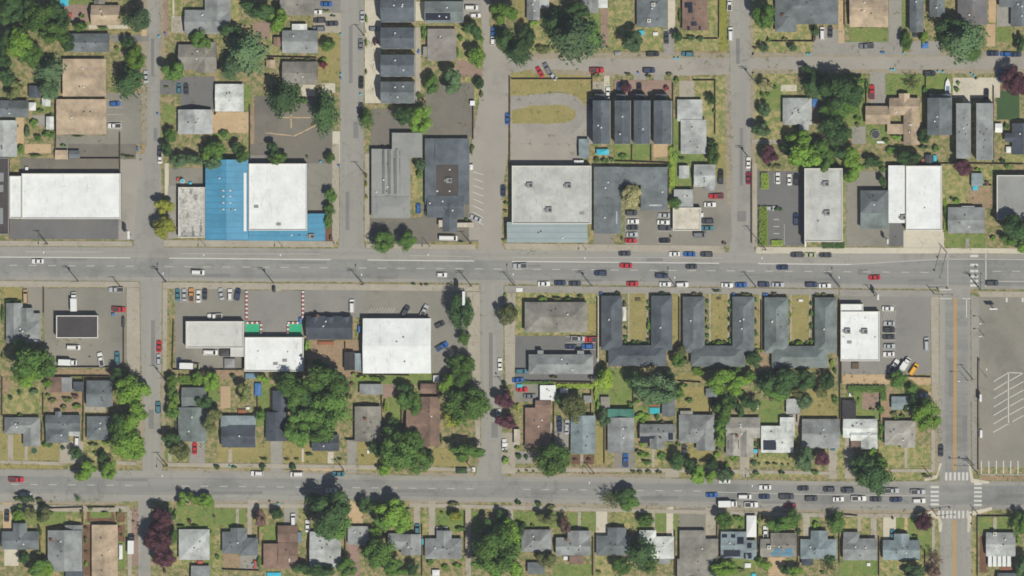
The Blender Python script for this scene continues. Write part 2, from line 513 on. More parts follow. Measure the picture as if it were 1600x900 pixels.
def roof_block(b, x0, y0, x1, y1, ty, e, r):
    z0, z1, zr = e, e + 0.18, e + 0.18 + r
    cx, cy = (x0 + x1) / 2, (y0 + y1) / 2
    lo = [(x0, y0, z0), (x1, y0, z0), (x1, y1, z0), (x0, y1, z0)]
    up = [(x, y, z1) for x, y, _ in lo]
    b.face(lo[::-1], 1)
    for i in range(4):
        b.face([lo[i], lo[(i + 1) % 4], up[(i + 1) % 4], up[i]], 1)
    A, B_, C_, D = up
    if ty == 'gx':
        p, q = (x0, cy, zr), (x1, cy, zr)
        b.face([A, B_, q, p]); b.face([C_, D, p, q]); b.face([D, A, p], 2); b.face([B_, C_, q], 2)
    elif ty == 'gy':
        p, q = (cx, y0, zr), (cx, y1, zr)
        b.face([B_, C_, q, p]); b.face([D, A, p, q]); b.face([A, B_, p], 2); b.face([C_, D, q], 2)
    elif ty == 'hip':
        hx, hy = (x1 - x0) / 2, (y1 - y0) / 2
        if hx >= hy:
            p, q = (x0 + hy, cy, zr), (x1 - hy, cy, zr)
            b.face([A, B_, q, p]); b.face([C_, D, p, q]); b.face([D, A, p]); b.face([B_, C_, q])
        else:
            p, q = (cx, y0 + hx, zr), (cx, y1 - hx, zr)
            b.face([B_, C_, q, p]); b.face([D, A, p, q]); b.face([A, B_, p]); b.face([C_, D, q])
    elif ty == 'sn':      # single slope, high on the north side
        p, q = (x1, y1, zr), (x0, y1, zr)
        b.face([A, B_, p, q]); b.face([B_, C_, p], 2); b.face([D, A, q], 2); b.face([C_, D, q, p], 2)
    elif ty == 'slab':
        b.face(up)
    elif ty == 'flat':    # parapet ring round a lower deck
        t, ph = 0.35, 0.45
        i0 = [(x0 + t, y0 + t), (x1 - t, y0 + t), (x1 - t, y1 - t), (x0 + t, y1 - t)]
        o_ = [(x0, y0), (x1, y0), (x1, y1), (x0, y1)]
        for i in range(4):
            j = (i + 1) % 4
            b.face([(*o_[i], z1), (*o_[j], z1), (*o_[j], z1 + ph), (*o_[i], z1 + ph)], 1)
            b.face([(*o_[i], z1 + ph), (*o_[j], z1 + ph), (*i0[j], z1 + ph), (*i0[i], z1 + ph)], 1)
            b.face([(*i0[j], z1 - .1), (*i0[i], z1 - .1), (*i0[i], z1 + ph), (*i0[j], z1 + ph)], 1)
        b.face([(*p, z1 - .1) for p in i0])
def unit(kind, z):
    b = MB()
    if kind == 'ac':
        b.box(-1.1, -1.0, z, 1.1, 1.0, z + 1.2, 0)
        b.tube((0.35, 0, z + 1.2), (0.35, 0, z + 1.32), .6, .55, 10, 1)
        b.box(-1.9, -0.5, z, -1.1, 0.5, z + 0.6, 0)
        return 'roof_unit', b.make('roof_unit', ['grey_metal', 'dark_metal'])
    if kind == 'vent':
        b.tube((0, 0, z - .2), (0, 0, z + .5), .2, .2, 8, 0)
        b.tube((0, 0, z + .5), (0, 0, z + .68), .36, .14, 8, 0)
        return 'vent', b.make('vent', ['white_metal'])
    if kind == 'dvent':
        b.box(-.25, -.25, z - .2, .25, .25, z + .3, 0)
        return 'vent', b.make('vent', ['dark_metal'])
    if kind == 'chim':
        b.box(-.5, -.5, z - 1, .5, .5, z + 1.1, 0)
        b.box(-.2, -.2, z + 1.1, .2, .2, z + 1.35, 1)
        return 'chimney', b.make('chimney', ['wall_brick', 'dark_metal'])
    if kind == 'wchim':
        b.box(-.7, -.7, z - 1, .7, .7, z + 1.0, 0)
        b.box(-.3, -.3, z + 1.0, .3, .3, z + 1.2, 1)
        return 'chimney', b.make('chimney', ['trim', 'dark_metal'])
    if kind == 'sky':
        b.box(-.42, -.3, z - .1, .42, .3, z + .14, 0)
        b.box(-.36, -.24, z + .141, .36, .24, z + .17, 1)
        return 'skylight', b.make('skylight', ['grey_metal', 'trim'])
    if kind == 'stain':
        b.box(-.9, -.6, z, .9, .6, z + .12, 0)
        return 'roof_hatch', b.make('roof_hatch', ['grey_metal'])
NB = 0
def bld(name, cat, short, label, blocks, roof='grey', wall='greyw', extras=(), group=None, auto=True):
    """a building: blocks are (x0, y0, x1, y1, type[, eave, rise, roof]) in the current tile"""
    global WIN, DOOR, NB
    NB += 1
    rnd = random.Random(NB)
    wb = []
    for bk in blocks:
        x0, y0, x1, y1, ty = bk[:5]
        e = bk[5] if len(bk) > 5 and bk[5] else 3.0
        r = bk[6] if len(bk) > 6 and bk[6] is not None else (1.5 if ty in ('gx', 'gy', 'hip', 'sn') else 0)
        if ty in ('gx', 'gy', 'hip') and r >= 1.1: r *= 1.3
        e = e * (1 if e < 3.3 else .92 if e > 6.9 else .72) * (.88 if e < 3.3 else 1)
        e += 0.031 * len(wb)
        a, b_ = at(x0, y1, e), at(x1, y0, e)
        wb.append((a[0], a[1], b_[0], b_[1], ty, e, r, bk[7] if len(bk) > 7 else roof))
    xs0, ys0 = min(b[0] for b in wb), min(b[1] for b in wb)
    xs1, ys1 = max(b[2] for b in wb), max(b[3] for b in wb)
    ox, oy = (xs0 + xs1) / 2, (ys0 + ys1) / 2
    root = obj(name, None, None, (ox, oy, 0))
    wb = [(b[0] - ox, b[1] - oy, b[2] - ox, b[3] - oy, *b[4:]) for b in wb]
    w = MB()
    main_r = None
    for i, bk in enumerate(wb):
        x0, y0, x1, y1, ty, e, r, rc = bk
        ins = 0.12 if ty in ('flat',) else .02 if name == 'townhouse' else min(.35, (x1 - x0) * .1, (y1 - y0) * .1)
        w.box(x0 + ins, y0 + ins, -0.3, x1 - ins, y1 - ins, e - 0.01 + .005 * (i % 3))
    wall_o = obj('wall', w.make('wall', ['wall_' + wall]), root)
    cols = []
    for bk in wb:
        if bk[7] not in cols: cols.append(bk[7])
    roofs = {}
    for cc in cols:
        rb = MB()
        for bk in wb:
            if bk[7] == cc:
                roof_block(rb, *bk[:7])
        ro = obj('roof', rb.make('roof', ['roof_' + cc, 'trim' if roof not in ('dark', 'tar') or wall == 'white' else 'grey_metal', 'wall_' + wall]), root)
        roofs[cc] = ro
    ro = roofs[cols[0]]
    def top(x, y):
        zs = [z for z in (roof_z(b, x, y) for b in wb) if z is not None]
        return max(zs) if zs else None
    for ex in extras:
        k = ex[0]
        if k in ('solar', 'bsolar', 'panel'):
            x0, y0, x1, y1 = ex[1:5]
            e0 = wb[0][5]
            pts = [at(x, y, e0 + .8) for x, y in ((x0, y1), (x1, y1), (x1, y0), (x0, y0))]
            q = [(px - ox, py - oy) for px, py in pts]
            zz = [top(*p) for p in q]
            if None in zz: zz = [e0 + 1.0] * 4
            b = MB()
            up = [(p[0], p[1], z + .16) for p, z in zip(q, zz)]
            dn = [(p[0], p[1], z + .06) for p, z in zip(q, zz)]
            b.loft([dn, up])
            nm = 'roof_patch' if k == 'panel' else 'solar_panel'
            obj(nm, b.make(nm, [ex[5] if len(ex) > 5 else {'bsolar': 'solar_blue', 'solar': 'solar', 'panel': 'dark_metal'}[k]]), ro)
        else:
            x, y = at(ex[1], ex[2], wb[0][5] + .8)
            z = top(x - ox, y - oy)
            if z is None: z = wb[0][5]
            nm, me = unit(k, z)
            obj(nm, me, ro, (x - ox, y - oy, 0))
    big = max(wb, key=lambda b: (b[2] - b[0]) * (b[3] - b[1]))
    if auto and big[4] != 'flat' and min(big[2] - big[0], big[3] - big[1]) > 5:
        for _ in range(3):
            x, y = rnd.uniform(big[0] * .7 + big[2] * .3, big[0] * .3 + big[2] * .7), rnd.uniform(big[1] * .8 + big[3] * .2, big[1] * .2 + big[3] * .8)
            nm, me = unit(rnd.choice(('vent', 'dvent', 'dvent')), top(x, y))
            obj(nm, me, ro, (x, y, 0))
    if min(big[2] - big[0], big[3] - big[1]) > 5:
        WIN = WIN or window_mesh(); DOOR = DOOR or door_mesh()
        x0, y0, x1, y1, ty, e = big[:6]
        ins = 0.12 if ty == 'flat' else .02 if name == 'townhouse' else .35
        n = max(1, min(3, int((x1 - x0) / 4)))
        for f in range(n):
            x = x0 + (x1 - x0) * (f + .5) / n
            z = e - 1.3
            if f == n // 2 and e < 6:
                obj('door', DOOR, root, (x, y0 + ins, 0))
            else:
                obj('window', WIN, root, (x, y0 + ins, z))
        n = max(1, min(2, int((y1 - y0) / 4)))
        for f in range(n):
            y = y0 + (y1 - y0) * (f + .5) / n
            obj('window', WIN, root, (x1 - ins, y, e - 1.3), R(90))
            obj('window', WIN, root, (x0 + ins, y, e - 1.3), R(-90))
        obj('window', WIN, root, ((x0 + x1) / 2, y1 - ins, e - 1.3), R(180))
    A = [P(b[0], b[1]) for b in blocks]; Bq = [P(b[2], b[3]) for b in blocks]
    box = (min(a[0] for a in A), min(a[1] for a in A), max(b[0] for b in Bq), max(b[1] for b in Bq))
    if short:
        LM.append((short, *box))
    tag(root, None, cat, group)
    if label.startswith('~'):
        later(root, label[1:], (box[0] + box[2]) / 2, (box[1] + box[3]) / 2)
    else:
        root['label'] = label
    return root
def house(short, label, blocks, roof='grey', wall='greyw', extras=(), group='houses on the residential blocks'):
    return bld('house', 'house', short, label, blocks, roof, wall, extras, group)
def shop(short, label, blocks, roof='white', wall='greyw', extras=()):
    return bld('shop_building', 'building', short, label, blocks, roof, wall, extras)
def shed(look, x0, y0, x1, y1, roof='grey', ty='gy', e=2.2, rise=.6, wall='brownw'):
    return bld('shed', 'shed', None, '~' + look, [(x0, y0, x1, y1, ty, e, rise if ty not in ('slab', 'flat') else 0)], roof, wall, (), 'sheds in the yards', auto=False)

# ---------------------------------------------------------------- trees and shrubs (unit crowns, shared between copies)
def leaf_quad(b, c, n, s, rnd):
    n = n.normalized()
    u = n.orthogonal().normalized()
    a = rnd.uniform(0, math.tau)
    w = n.cross(u)
    u, w = u * math.cos(a) + w * math.sin(a), w * math.cos(a) - u * math.sin(a)
    s1, s2 = s * rnd.uniform(.6, 1.2), s * rnd.uniform(.5, 1.0)
    b.face([c - u * s1, c - w * s2 * .8 + u * s1 * .1, c + u * s1, c + w * s2])
def rvec(rnd):
    while True:
        v = Vector((rnd.uniform(-1, 1), rnd.uniform(-1, 1), rnd.uniform(-1, 1)))
        if .05 < v.length < 1: return v
def crown_broad(seed, lobes=15, leaves=3000, s=0.075, spread=.62, flat=.8):
    rnd = random.Random(seed)
    L = []
    for i in range(lobes):
        a = rnd.uniform(0, math.tau); d = math.sqrt(rnd.random()) * spread
        z = math.sqrt(max(0, 1 - (d / .82) ** 2)) * rnd.choice((.72, .62, .5, .2, -.12)) * flat
        L.append((Vector((math.cos(a) * d, math.sin(a) * d, z)), rnd.uniform(.24, .40)))
    b = MB()
    for i in range(leaves):
        c, r = rnd.choice(L)
        d = rvec(rnd).normalized()
        if d.z < -.2 and rnd.random() < .6: d.z = -d.z
        rr = r * (rnd.random() ** .35) * rnd.uniform(.85, 1.12)
        p = c + Vector((d.x * rr, d.y * rr, d.z * rr * .8))
        leaf_quad(b, p, d + rvec(rnd) * .5 + Vector((0, 0, .12)), s, rnd)
    return b
def crown_conifer(seed, whorls=14, s=0.085, spiky=0.0, per=(9, 5), leaves=17):
    rnd = random.Random(seed)
    b = MB()
    for w in range(whorls):
        t = w / (whorls - 1)
        z = -1.0 + 2.3 * t
        rad = (1 - t) ** .8 * 1.0 + .04
        n = int(per[0] * (1 - t) + per[1])
        off = rnd.uniform(0, math.tau)
        for k in range(n):
            a = off + k * math.tau / n + rnd.uniform(-.25, .25)
            ln = rad * rnd.uniform(.68, 1.12)
            m = max(3, int(leaves * ln + 3))
            for q in range(m):
                f = (q + rnd.random()) / m
                wd = .27 * (1 - f * .5) * (1 - spiky) * ln + .03
                p = Vector((math.cos(a) * ln * f, math.sin(a) * ln * f, z + .10 - .28 * f * f * ln + rnd.uniform(-.05, .05)))
                sd = Vector((-math.sin(a), math.cos(a), 0)) * rnd.uniform(-wd, wd)
                leaf_quad(b, p + sd, Vector((math.cos(a) * .4, math.sin(a) * .4, 1)) + rvec(rnd) * .5, s * (1.1 - .35 * f), rnd)
    return b
def crown_wispy(seed):
    rnd = random.Random(seed)
    b = MB()
    for k in range(26):
        a = rnd.uniform(0, math.tau); ln = rnd.uniform(.5, 1.05); tz = rnd.uniform(-.2, .8)
        for q in range(34):
            f = rnd.random() ** .7
            p = Vector((math.cos(a) * ln * f, math.sin(a) * ln * f, tz * f)) + rvec(rnd) * .13
            leaf_quad(b, p, rvec(rnd) + Vector((0, 0, .5)), .055, rnd)
    return b
def trunk(seed, top, limbs, r0):
    """tapered trunk from -1 (ground) to the crown, limbs reaching into it; unit crown scale, scaled with the crown"""
    rnd = random.Random(seed)
    b = MB()
    b.tube((0, 0, 0), (0, 0, .55), r0, r0 * .75, 8)
    b.tube((0, 0, .54), (0, 0, top), r0 * .75, r0 * .25, 8)
    for i in range(limbs):
        a = i * math.tau / max(1, limbs) + rnd.uniform(-.4, .4)
        z = rnd.uniform(.4, .6)
        b.tube((0, 0, z), (math.cos(a) * .3, math.sin(a) * .3, z + .22), r0 * .45, r0 * .15, 6)
    return b.make('trunk', ['bark'])
CR = {}
def crowns():
    for i in range(7):
        CR.setdefault('b', []).append(crown_broad(10 + i, (15, 20, 12, 17, 24, 14, 19)[i], (3000, 3800, 2600, 3400, 4200, 3000, 3600)[i], (.075, .065, .085, .07, .06, .08, .066)[i], (.62, .66, .58, .64, .66, .6, .68)[i], 1.0).make('crown', ['leaf_mid']))
    for i in range(3):
        CR.setdefault('r', []).append(crown_broad(30 + i, 26, 3400, .065, .6, 1.0).make('crown', ['leaf_mid']))
    for i in range(4):
        CR.setdefault('c', []).append(crown_conifer(50 + i).make('crown', ['leaf_dark']))
    for i in range(3):
        CR.setdefault('s', []).append(crown_conifer(70 + i, 8, .06, .65, (7, 4), 9).make('crown', ['leaf_mid']))
    for i in range(2):
        CR.setdefault('w', []).append(crown_wispy(90 + i).make('crown', ['leaf_olive']))
    for i in range(4):
        CR.setdefault('shrub', []).append(crown_broad(110 + i, 9, 420, .15, .5, .8).make('shrub', ['leaf_mid']))
    CR['trunk'] = [trunk(3 + i, .95, 5, .035) for i in range(2)]
crowns()
LEAFCODE = dict(g='mid', l='bright', d='dark', G='greyg', o='olive', y='yellow', m='maroon', r='red', p='pale', u='rust', L='lime')
COLW = dict(g='green', l='bright green', d='dark green', G='grey-green', o='olive', y='yellow-green', m='purple-leaved', r='red-leaved', p='pale blossoming', u='russet', L='lime green')
KINDW = dict(b='broad', r='round', c='conifer', s='spiky', w='sparse')
NT = 0
def tree(kind, col, cx, cy, rx, ry, h=None):
    global NT
    NT += 1
    rnd = random.Random(NT * 31)
    k = S / T[2]
    ax, ay = rx * k * (1.08 if kind in 'cs' else 1.14), ry * k * (1.08 if kind in 'cs' else 1.14)
    r = (ax + ay) / 2
    con = kind in 'cs'
    vz = r * (.95 if con else 1.05) * rnd.uniform(.92, 1.1)
    zc = r * (1.0 if con else .74) + .8
    cx, cy = cx + rx * .07, cy + ry * .07
    x, y = at(cx, cy, zc)
    name = 'conifer_tree' if kind in 'cs' else 'tree'
    root = obj(name, None, None, (x, y, 0))
    tr = obj('trunk', CR['trunk'][NT % 2], root)
    tr.scale = (min(r, 5.5), min(r, 5.5), zc * (1.2 if kind in 'cs' else .95))
    me = CR[kind][rnd.randrange(len(CR[kind]))]
    cr = obj('crown', me, root, (0, 0, zc))
    cr.rotation_euler = (0, 0, 0)
    # a quarter-turn keeps the crown's axes on the map's axes while copies differ
    q = rnd.randrange(4)
    cr.rotation_euler[2] = q * math.pi / 2 + rnd.uniform(-.25, .25)
    cr.scale = (ax, ay, vz) if q % 2 == 0 else (ay, ax, vz)
    recolour(cr, 'leaf_' + LEAFCODE[col])
    size = 'small' if r < 2.6 else 'large' if r > 6 else 'medium' if kind in 'cs' else ''
    look = f"{size} {COLW[col]} {KINDW[kind]} tree" if kind in 'brw' else f"{size} {COLW[col]} {'conifer' if kind == 'c' else 'spiky conifer'}"
    tag(root, None, 'tree', 'trees on the blocks')
    px, py = P(cx, cy)
    later(root, ' '.join(look.split()), px, py)
    return root
NS = 0
def shrub(col, cx, cy, rx, ry=None, h=None):
    global NS
    NS += 1
    ry = ry or rx
    k = S / T[2]
    ax, ay = rx * k * 1.1, ry * k * 1.1
    h = h or max(.8, min(2.6, (ax + ay) * .75))
    x, y = at(cx, cy, h * .6)
    me = CR['shrub'][NS % 4]
    o = obj('shrub', me, None, (x, y, h * .45))
    o.scale = (ax, ay, h * .62)
    recolour(o, 'leaf_' + LEAFCODE[col])
    tag(o, None, 'shrub', 'shrubs in the yards')
    px, py = P(cx, cy)
    later(o, COLW[col] + ' shrub', px, py)
def hedge(col, x0, y0, x1, y1, h=1.8):
    (ax, ay), (bx, by) = at(x0, y1, h), at(x1, y0, h)
    rnd = random.Random(int(x0 * 7 + y0))
    lx, ly = bx - ax, by - ay
    b = MB()
    n = int(min(2600, max(150, lx * ly * 26)))
    for i in range(n):
        x, y = rnd.uniform(-.5, .5) * lx, rnd.uniform(-.5, .5) * ly
        z = h * (1 - .25 * rnd.random() ** 2 - (.25 if rnd.random() < .1 else 0)) if rnd.random() < .6 else rnd.uniform(.1, h)
        z += .25 * math.sin(x * 1.3 + 2 * math.sin(y)) * math.cos(y * 1.1)
        leaf_quad(b, Vector((x, y, z)), rvec(rnd) * .7 + Vector((0, 0, 1)), .26, rnd)
    o = obj('hedge', b.make('hedge', ['leaf_' + LEAFCODE[col]]), None, ((ax + bx) / 2, (ay + by) / 2, 0))
    tag(o, None, 'hedge')
    px, py = P((x0 + x1) / 2, (y0 + y1) / 2)
    later(o, COLW[col] + ' hedge', px, py)

# ---------------------------------------------------------------- vehicles
def ring(x, w, z0, zb, zt, inset=.1):
    return [(x, -w, z0), (x, w, z0), (x, w, zb), (x, w - inset, zt), (x, -w + inset, zt), (x, -w, zb)]
VEH = {}
def vehicle_parts(kind):
    if kind in VEH: return VEH[kind]
    D = dict(sedan=(4.7, 1.84, .62, .92, 1.44), hatch=(4.2, 1.8, .64, .96, 1.5), suv=(4.8, 1.95, .72, 1.1, 1.76), van=(5.2, 2.0, .8, 1.15, 2.05), pickup=(5.7, 2.0, .75, 1.12, 1.86), boxtruck=(7.6, 2.3, .8, 1.25, 2.1), bus=(7.4, 2.2, .8, 1.3, 2.5))
    L, W, zl, zb, zr = D[kind]
    w, h = W / 2, L / 2
    body, parts = MB(), []
    body.loft([ring(-h, w * .8, .35, zl, zb - .1), ring(-h + .18, w * .95, .28, zl + .05, zb - .02), ring(-h + .7, w, .25, zl + .1, zb), ring(h - 1.1, w, .25, zl + .1, zb), ring(h - .45, w * .95, .25, zl, zb - .1), ring(h - .08, w * .8, .3, zl - .05, zb - .24)], 0)
    # greenhouse: rear foot, rear top, front top, front foot (x along the car)
    G = dict(sedan=(-h + .75, -h + 1.45, h - 2.15, h - 1.35), hatch=(-h + .12, -h + .5, h - 1.95, h - 1.15), suv=(-h + .12, -h + .45, h - 2.0, h - 1.3), van=(-h + .1, -h + .3, h - 1.7, h - .9), pickup=(-.35, -.2, h - 2.2, h - 1.5), boxtruck=(h - 2.3, h - 2.2, h - 1.2, h - .5), bus=(-h + .1, -h + .2, h - 1.5, h - .7))[kind]
    xa, xb, xc, xd = G
    wl, wt = w - .12, w - .3
    roof = [(xb - .05, -wt - .02), (xc + .05, -wt - .02), (xc + .05, wt + .02), (xb - .05, wt + .02)]
    body.loft([[(x, y, zr - .07) for x, y in roof], [(x * 1.0, y * .96, zr) for x, y in roof]], 0)
    for sx, (x0, x1) in ((-1, (xa, xb)), (1, (xd, xc))):          # corner pillars
        for sy in (-1, 1):
            body.tube((x0, sy * wl, zb - .03), (x1, sy * wt, zr - .04), .06, .05, 5)
    z0, z1 = zb - .02, zr - .06
    def glass(nm, pts):
        b = MB(); b.face(pts); b.face([(p[0], p[1], p[2] - .02) for p in pts][::-1])
        parts.append((nm, b.make(nm, ['glass']), None))
    glass('windscreen', [(xd, -wl + .05, z0), (xd, wl - .05, z0), (xc, wt - .03, z1), (xc, -wt + .03, z1)])
    glass('rear_window', [(xa, wl - .05, z0), (xa, -wl + .05, z0), (xb, -wt + .03, z1), (xb, wt - .03, z1)])
    glass('side_window', [(xa + .05, -wl, z0), (xd - .05, -wl, z0), (xc, -wt, z1), (xb, -wt, z1)])
    glass('side_window', [(xd - .05, wl, z0), (xa + .05, wl, z0), (xb, wt, z1), (xc, wt, z1)])
    if kind in ('pickup',):
        b = MB(); b.box(-h + .25, -w + .22, zb - .02, -.45, w - .22, zb + .012)
        parts.append(('cargo_bed', b.make('cargo_bed', ['dark_metal']), None))
        body.box(-h + .06, -w + .04, zb - .1, -.4, -w + .2, zb + .2); body.box(-h + .06, w - .2, zb - .1, -.4, w - .04, zb + .2)
        body.box(-h + .02, -w + .2, zb - .1, -h + .18, w - .2, zb + .2)
    if kind == 'boxtruck':
        b = MB(); b.box(-h, -1.2, .8, h - 2.5, 1.2, 3.2)
        parts.append(('cargo_box', b.make('cargo_box', ['white_metal']), None))
    if kind in ('van', 'bus', 'suv'):
        b = MB()
        for s in (-1, 1):
            b.box(xb + .3, s * (wt - .25) - .03, zr + .001, xc - .2, s * (wt - .25) + .03, zr + .05)
        parts.append(('roof_rack', b.make('roof_rack', ['grey_metal']), None))
    wb = MB(); wb.tube((0, -.12, 0), (0, .12, 0), .34, .34, 12, 0); wb.tube((0, -.125, 0), (0, .125, 0), .19, .19, 10, 1)
    wm = wb.make('wheel', ['tyre', 'grey_metal'])
    for sx in (-h + .9, h - .85):
        for sy in (-1, 1):
            parts.append(('wheel', wm, (sx, sy * (w - .1), .34)))
    hb = MB(); hb.box(-.06, -.2, -.08, .06, .2, .08)
    hm = hb.make('headlight', ['trim'])
    for sy in (-1, 1):
        parts.append(('headlight', hm, (h - .2, sy * (w * .72), zl)))
    VEH[kind] = (body.make('body', ['car_white'], False), parts)
    return VEH[kind]
def car(kind, colr, cx, cy, ang=0, look=None, roof=None, sc=1.0):
    body, parts = vehicle_parts(kind)
    x, y = at(cx, cy, .8)
    name = {'boxtruck': 'box_truck', 'pickup': 'pickup_truck', 'van': 'parked_van', 'bus': 'minibus'}.get(kind, 'car')
    root = obj(name, None, None, (x, y, .1), R(ang))
    q_ = random.Random(int(cx * 3 + cy * 7))
    root.scale = (sc * q_.uniform(.93, 1.06), sc * q_.uniform(.96, 1.04), sc * q_.uniform(.95, 1.05))
    root.rotation_euler[2] += R(q_.uniform(-2, 2))
    bo = obj('body', body, root)
    recolour(bo, 'car_' + colr)
    for nm, me, loc in parts:
        obj(nm, me, root, loc or (0, 0, 0))
    kw = {'suv': 'SUV', 'hatch': 'hatchback', 'boxtruck': 'box truck', 'pickup': 'pickup truck', 'bus': 'minibus'}.get(kind, kind)
    cw = {'teal': 'teal-blue', 'dark': 'dark grey', 'tan': 'beige'}.get(colr, colr)
    tag(root, None, {'van': 'van', 'boxtruck': 'truck', 'pickup': 'pickup', 'bus': 'bus'}.get(kind, 'car'), 'vehicles on the streets and lots')
    px, py = P(cx, cy)
    later(root, look or f'{cw} {kw}', px, py)
    return root
KC = dict(s='sedan', h='hatch', u='suv', v='van', p='pickup', b='boxtruck', B='bus')
def cars(txt):
    """one per ';': kind colour x y angle"""
    for it in txt.split(';'):
        f = it.split()
        if f:
            car(KC[f[0]], f[1], float(f[2]), float(f[3]), float(f[4]) if len(f) > 4 else 0)
def trees(txt):
    """one per ';': kind colour x y rx ry [h]"""
    for it in txt.split(';'):
        f = it.split()
        if f:
            tree(f[0], f[1], *[float(q) for q in f[2:]])
def shrubs(txt):
    for it in txt.split(';'):
        f = it.split()
        if f:
            shrub(f[0], *[float(q) for q in f[1:]])

# ---------------------------------------------------------------- street furniture and yard things
def pole(bx, by, h=12.5, arms=2, tr=False, rot=0):
    h *= 1.15
    x, y = at(bx, by)
    root = obj('utility_pole', None, None, (x, y, 0), R(rot))
    b = MB(); b.tube((0, 0, -.3), (0, 0, h), .2, .13, 8)
    obj('pole', b.make('pole', ['wood']), root)
    for i in range(arms):
        b = MB(); b.box(-1.5, -.22, h - .55 - i * 1.3, 1.5, -.1, h - .38 - i * 1.3)
        for q in (-1.3, -.7, .7, 1.3):
            b.tube((q, -.16, h - .38 - i * 1.3), (q, -.16, h - .16 - i * 1.3), .07, .05, 6)
        obj('crossarm', b.make('crossarm', ['wood']), root)
    if tr:
        b = MB(); b.tube((.42, 0, h - 3.8), (.42, 0, h - 2.7), .3, .3, 10)
        obj('transformer', b.make('transformer', ['grey_metal']), root)
    tag(root, None, 'utility pole', 'utility poles along the streets')
    px, py = P(bx, by)
    later(root, 'wooden utility pole', px, py)
def lamp(bx, by, dx, dy, h=8.5, n=3.2):
    x, y = at(bx, by)
    root = obj('street_lamp', None, None, (x, y, 0), math.atan2(-dy, dx))
    b = MB(); b.tube((0, 0, -.2), (0, 0, h), .12, .08, 8)
    obj('pole', b.make('pole', ['grey_metal']), root)
    b = MB(); b.tube((0, 0, h - .1), (n, 0, h + .2), .06, .05, 6)
    obj('arm', b.make('arm', ['grey_metal']), root)
    b = MB(); b.loft([[(n - .4, -.22, h + .12), (n + .6, -.2, h + .12), (n + .6, .2, h + .12), (n - .4, .22, h + .12)], [(n - .3, -.16, h + .34), (n + .5, -.14, h + .34), (n + .5, .14, h + .34), (n - .3, .16, h + .34)]])
    obj('lamp_head', b.make('lamp_head', ['white_metal']), root)
    tag(root, None, 'street lamp', 'street lamps')
    later(root, 'grey street lamp', *P(bx, by))
def mast(bx, by, dx, dy, n, look):
    x, y = at(bx, by)
    h = 6.2
    root = obj('traffic_light', None, None, (x, y, 0), math.atan2(-dy, dx))
    b = MB(); b.tube((0, 0, -.2), (0, 0, h + 2.4), .2, .13, 8)
    obj('pole', b.make('pole', ['grey_metal']), root)
    b = MB(); b.tube((0, 0, h), (n, 0, h + .4), .13, .07, 7)
    obj('mast_arm', b.make('mast_arm', ['dark_metal']), root)
    for f in (.45, .95):
        b = MB(); b.box(n * f - .22, -.5, h - .5, n * f + .22, -.16, h + .75)
        for q in range(3):
            b.tube((n * f, -.5, h - .2 + q * .36), (n * f, -.62, h - .2 + q * .36), .14, .15, 8)
        obj('signal_head', b.make('signal_head', ['dark_metal']), root)
    tag(root, None, 'traffic light', 'traffic lights')
    later(root, look, *P(bx, by))
def fence(pts, h=1.7, m='fence_wood', full=True, look='wooden fence'):
    """a board fence along photo points, its posts and boards in one run"""
    w = [wat(*p) if full else at(*p) for p in pts]
    ox, oy = w[0]
    b, ps = MB(), MB()
    for (xa, ya), (xb, yb) in zip(w, w[1:]):
        L = math.hypot(xb - xa, yb - ya)
        if L < .1: continue
        ux, uy = (xb - xa) / L, (yb - ya) / L
        nx, ny = -uy * .04, ux * .04
        q = [(xa - ox - nx, ya - oy - ny), (xb - ox - nx, yb - oy - ny), (xb - ox + nx, yb - oy + ny), (xa - ox + nx, ya - oy + ny)]
        b.loft([[(*p, .05) for p in q], [(*p, h) for p in q]])
        n = max(1, int(L / 2.4))
        for i in range(n + 1):
            x, y = xa - ox + ux * L * i / n, ya - oy + uy * L * i / n
            ps.box(x - .08, y - .08, -.1, x + .08, y + .08, h + .12)
    root = obj('fence', None, None, (ox, oy, 0))
    obj('fence_board', b.make('fence_board', [m]), root)
    obj('fence_post', ps.make('fence_post', [m]), root)
    tag(root, None, 'fence', 'fences between the lots')
    px = sum(p[0] for p in pts) / len(pts); py = sum(p[1] for p in pts) / len(pts)
    later(root, look, *((px, py) if full else P(px, py)))
def bin_(col, cx, cy):
    x, y = at(cx, cy, .9)
    root = obj('wheelie_bin', None, None, (x, y, .1), random.uniform(0, 3))
    b = MB(); b.loft([[(-.25, -.22, 0), (.25, -.22, 0), (.25, .22, 0), (-.25, .22, 0)], [(-.34, -.3, 1.0), (.34, -.3, 1.0), (.34, .3, 1.0), (-.34, .3, 1.0)]])
    obj('body', b.make('body', ['tarp_' + col]), root)
    b = MB(); b.box(-.37, -.33, 1.0, .37, .35, 1.08)
    obj('lid', b.make('lid', ['tarp_' + col]), root)
    tag(root, None, 'bin', 'wheelie bins at the kerbs')
    later(root, ('cyan' if col == 'cyan' else 'blue') + ' wheelie bin', *P(cx, cy))
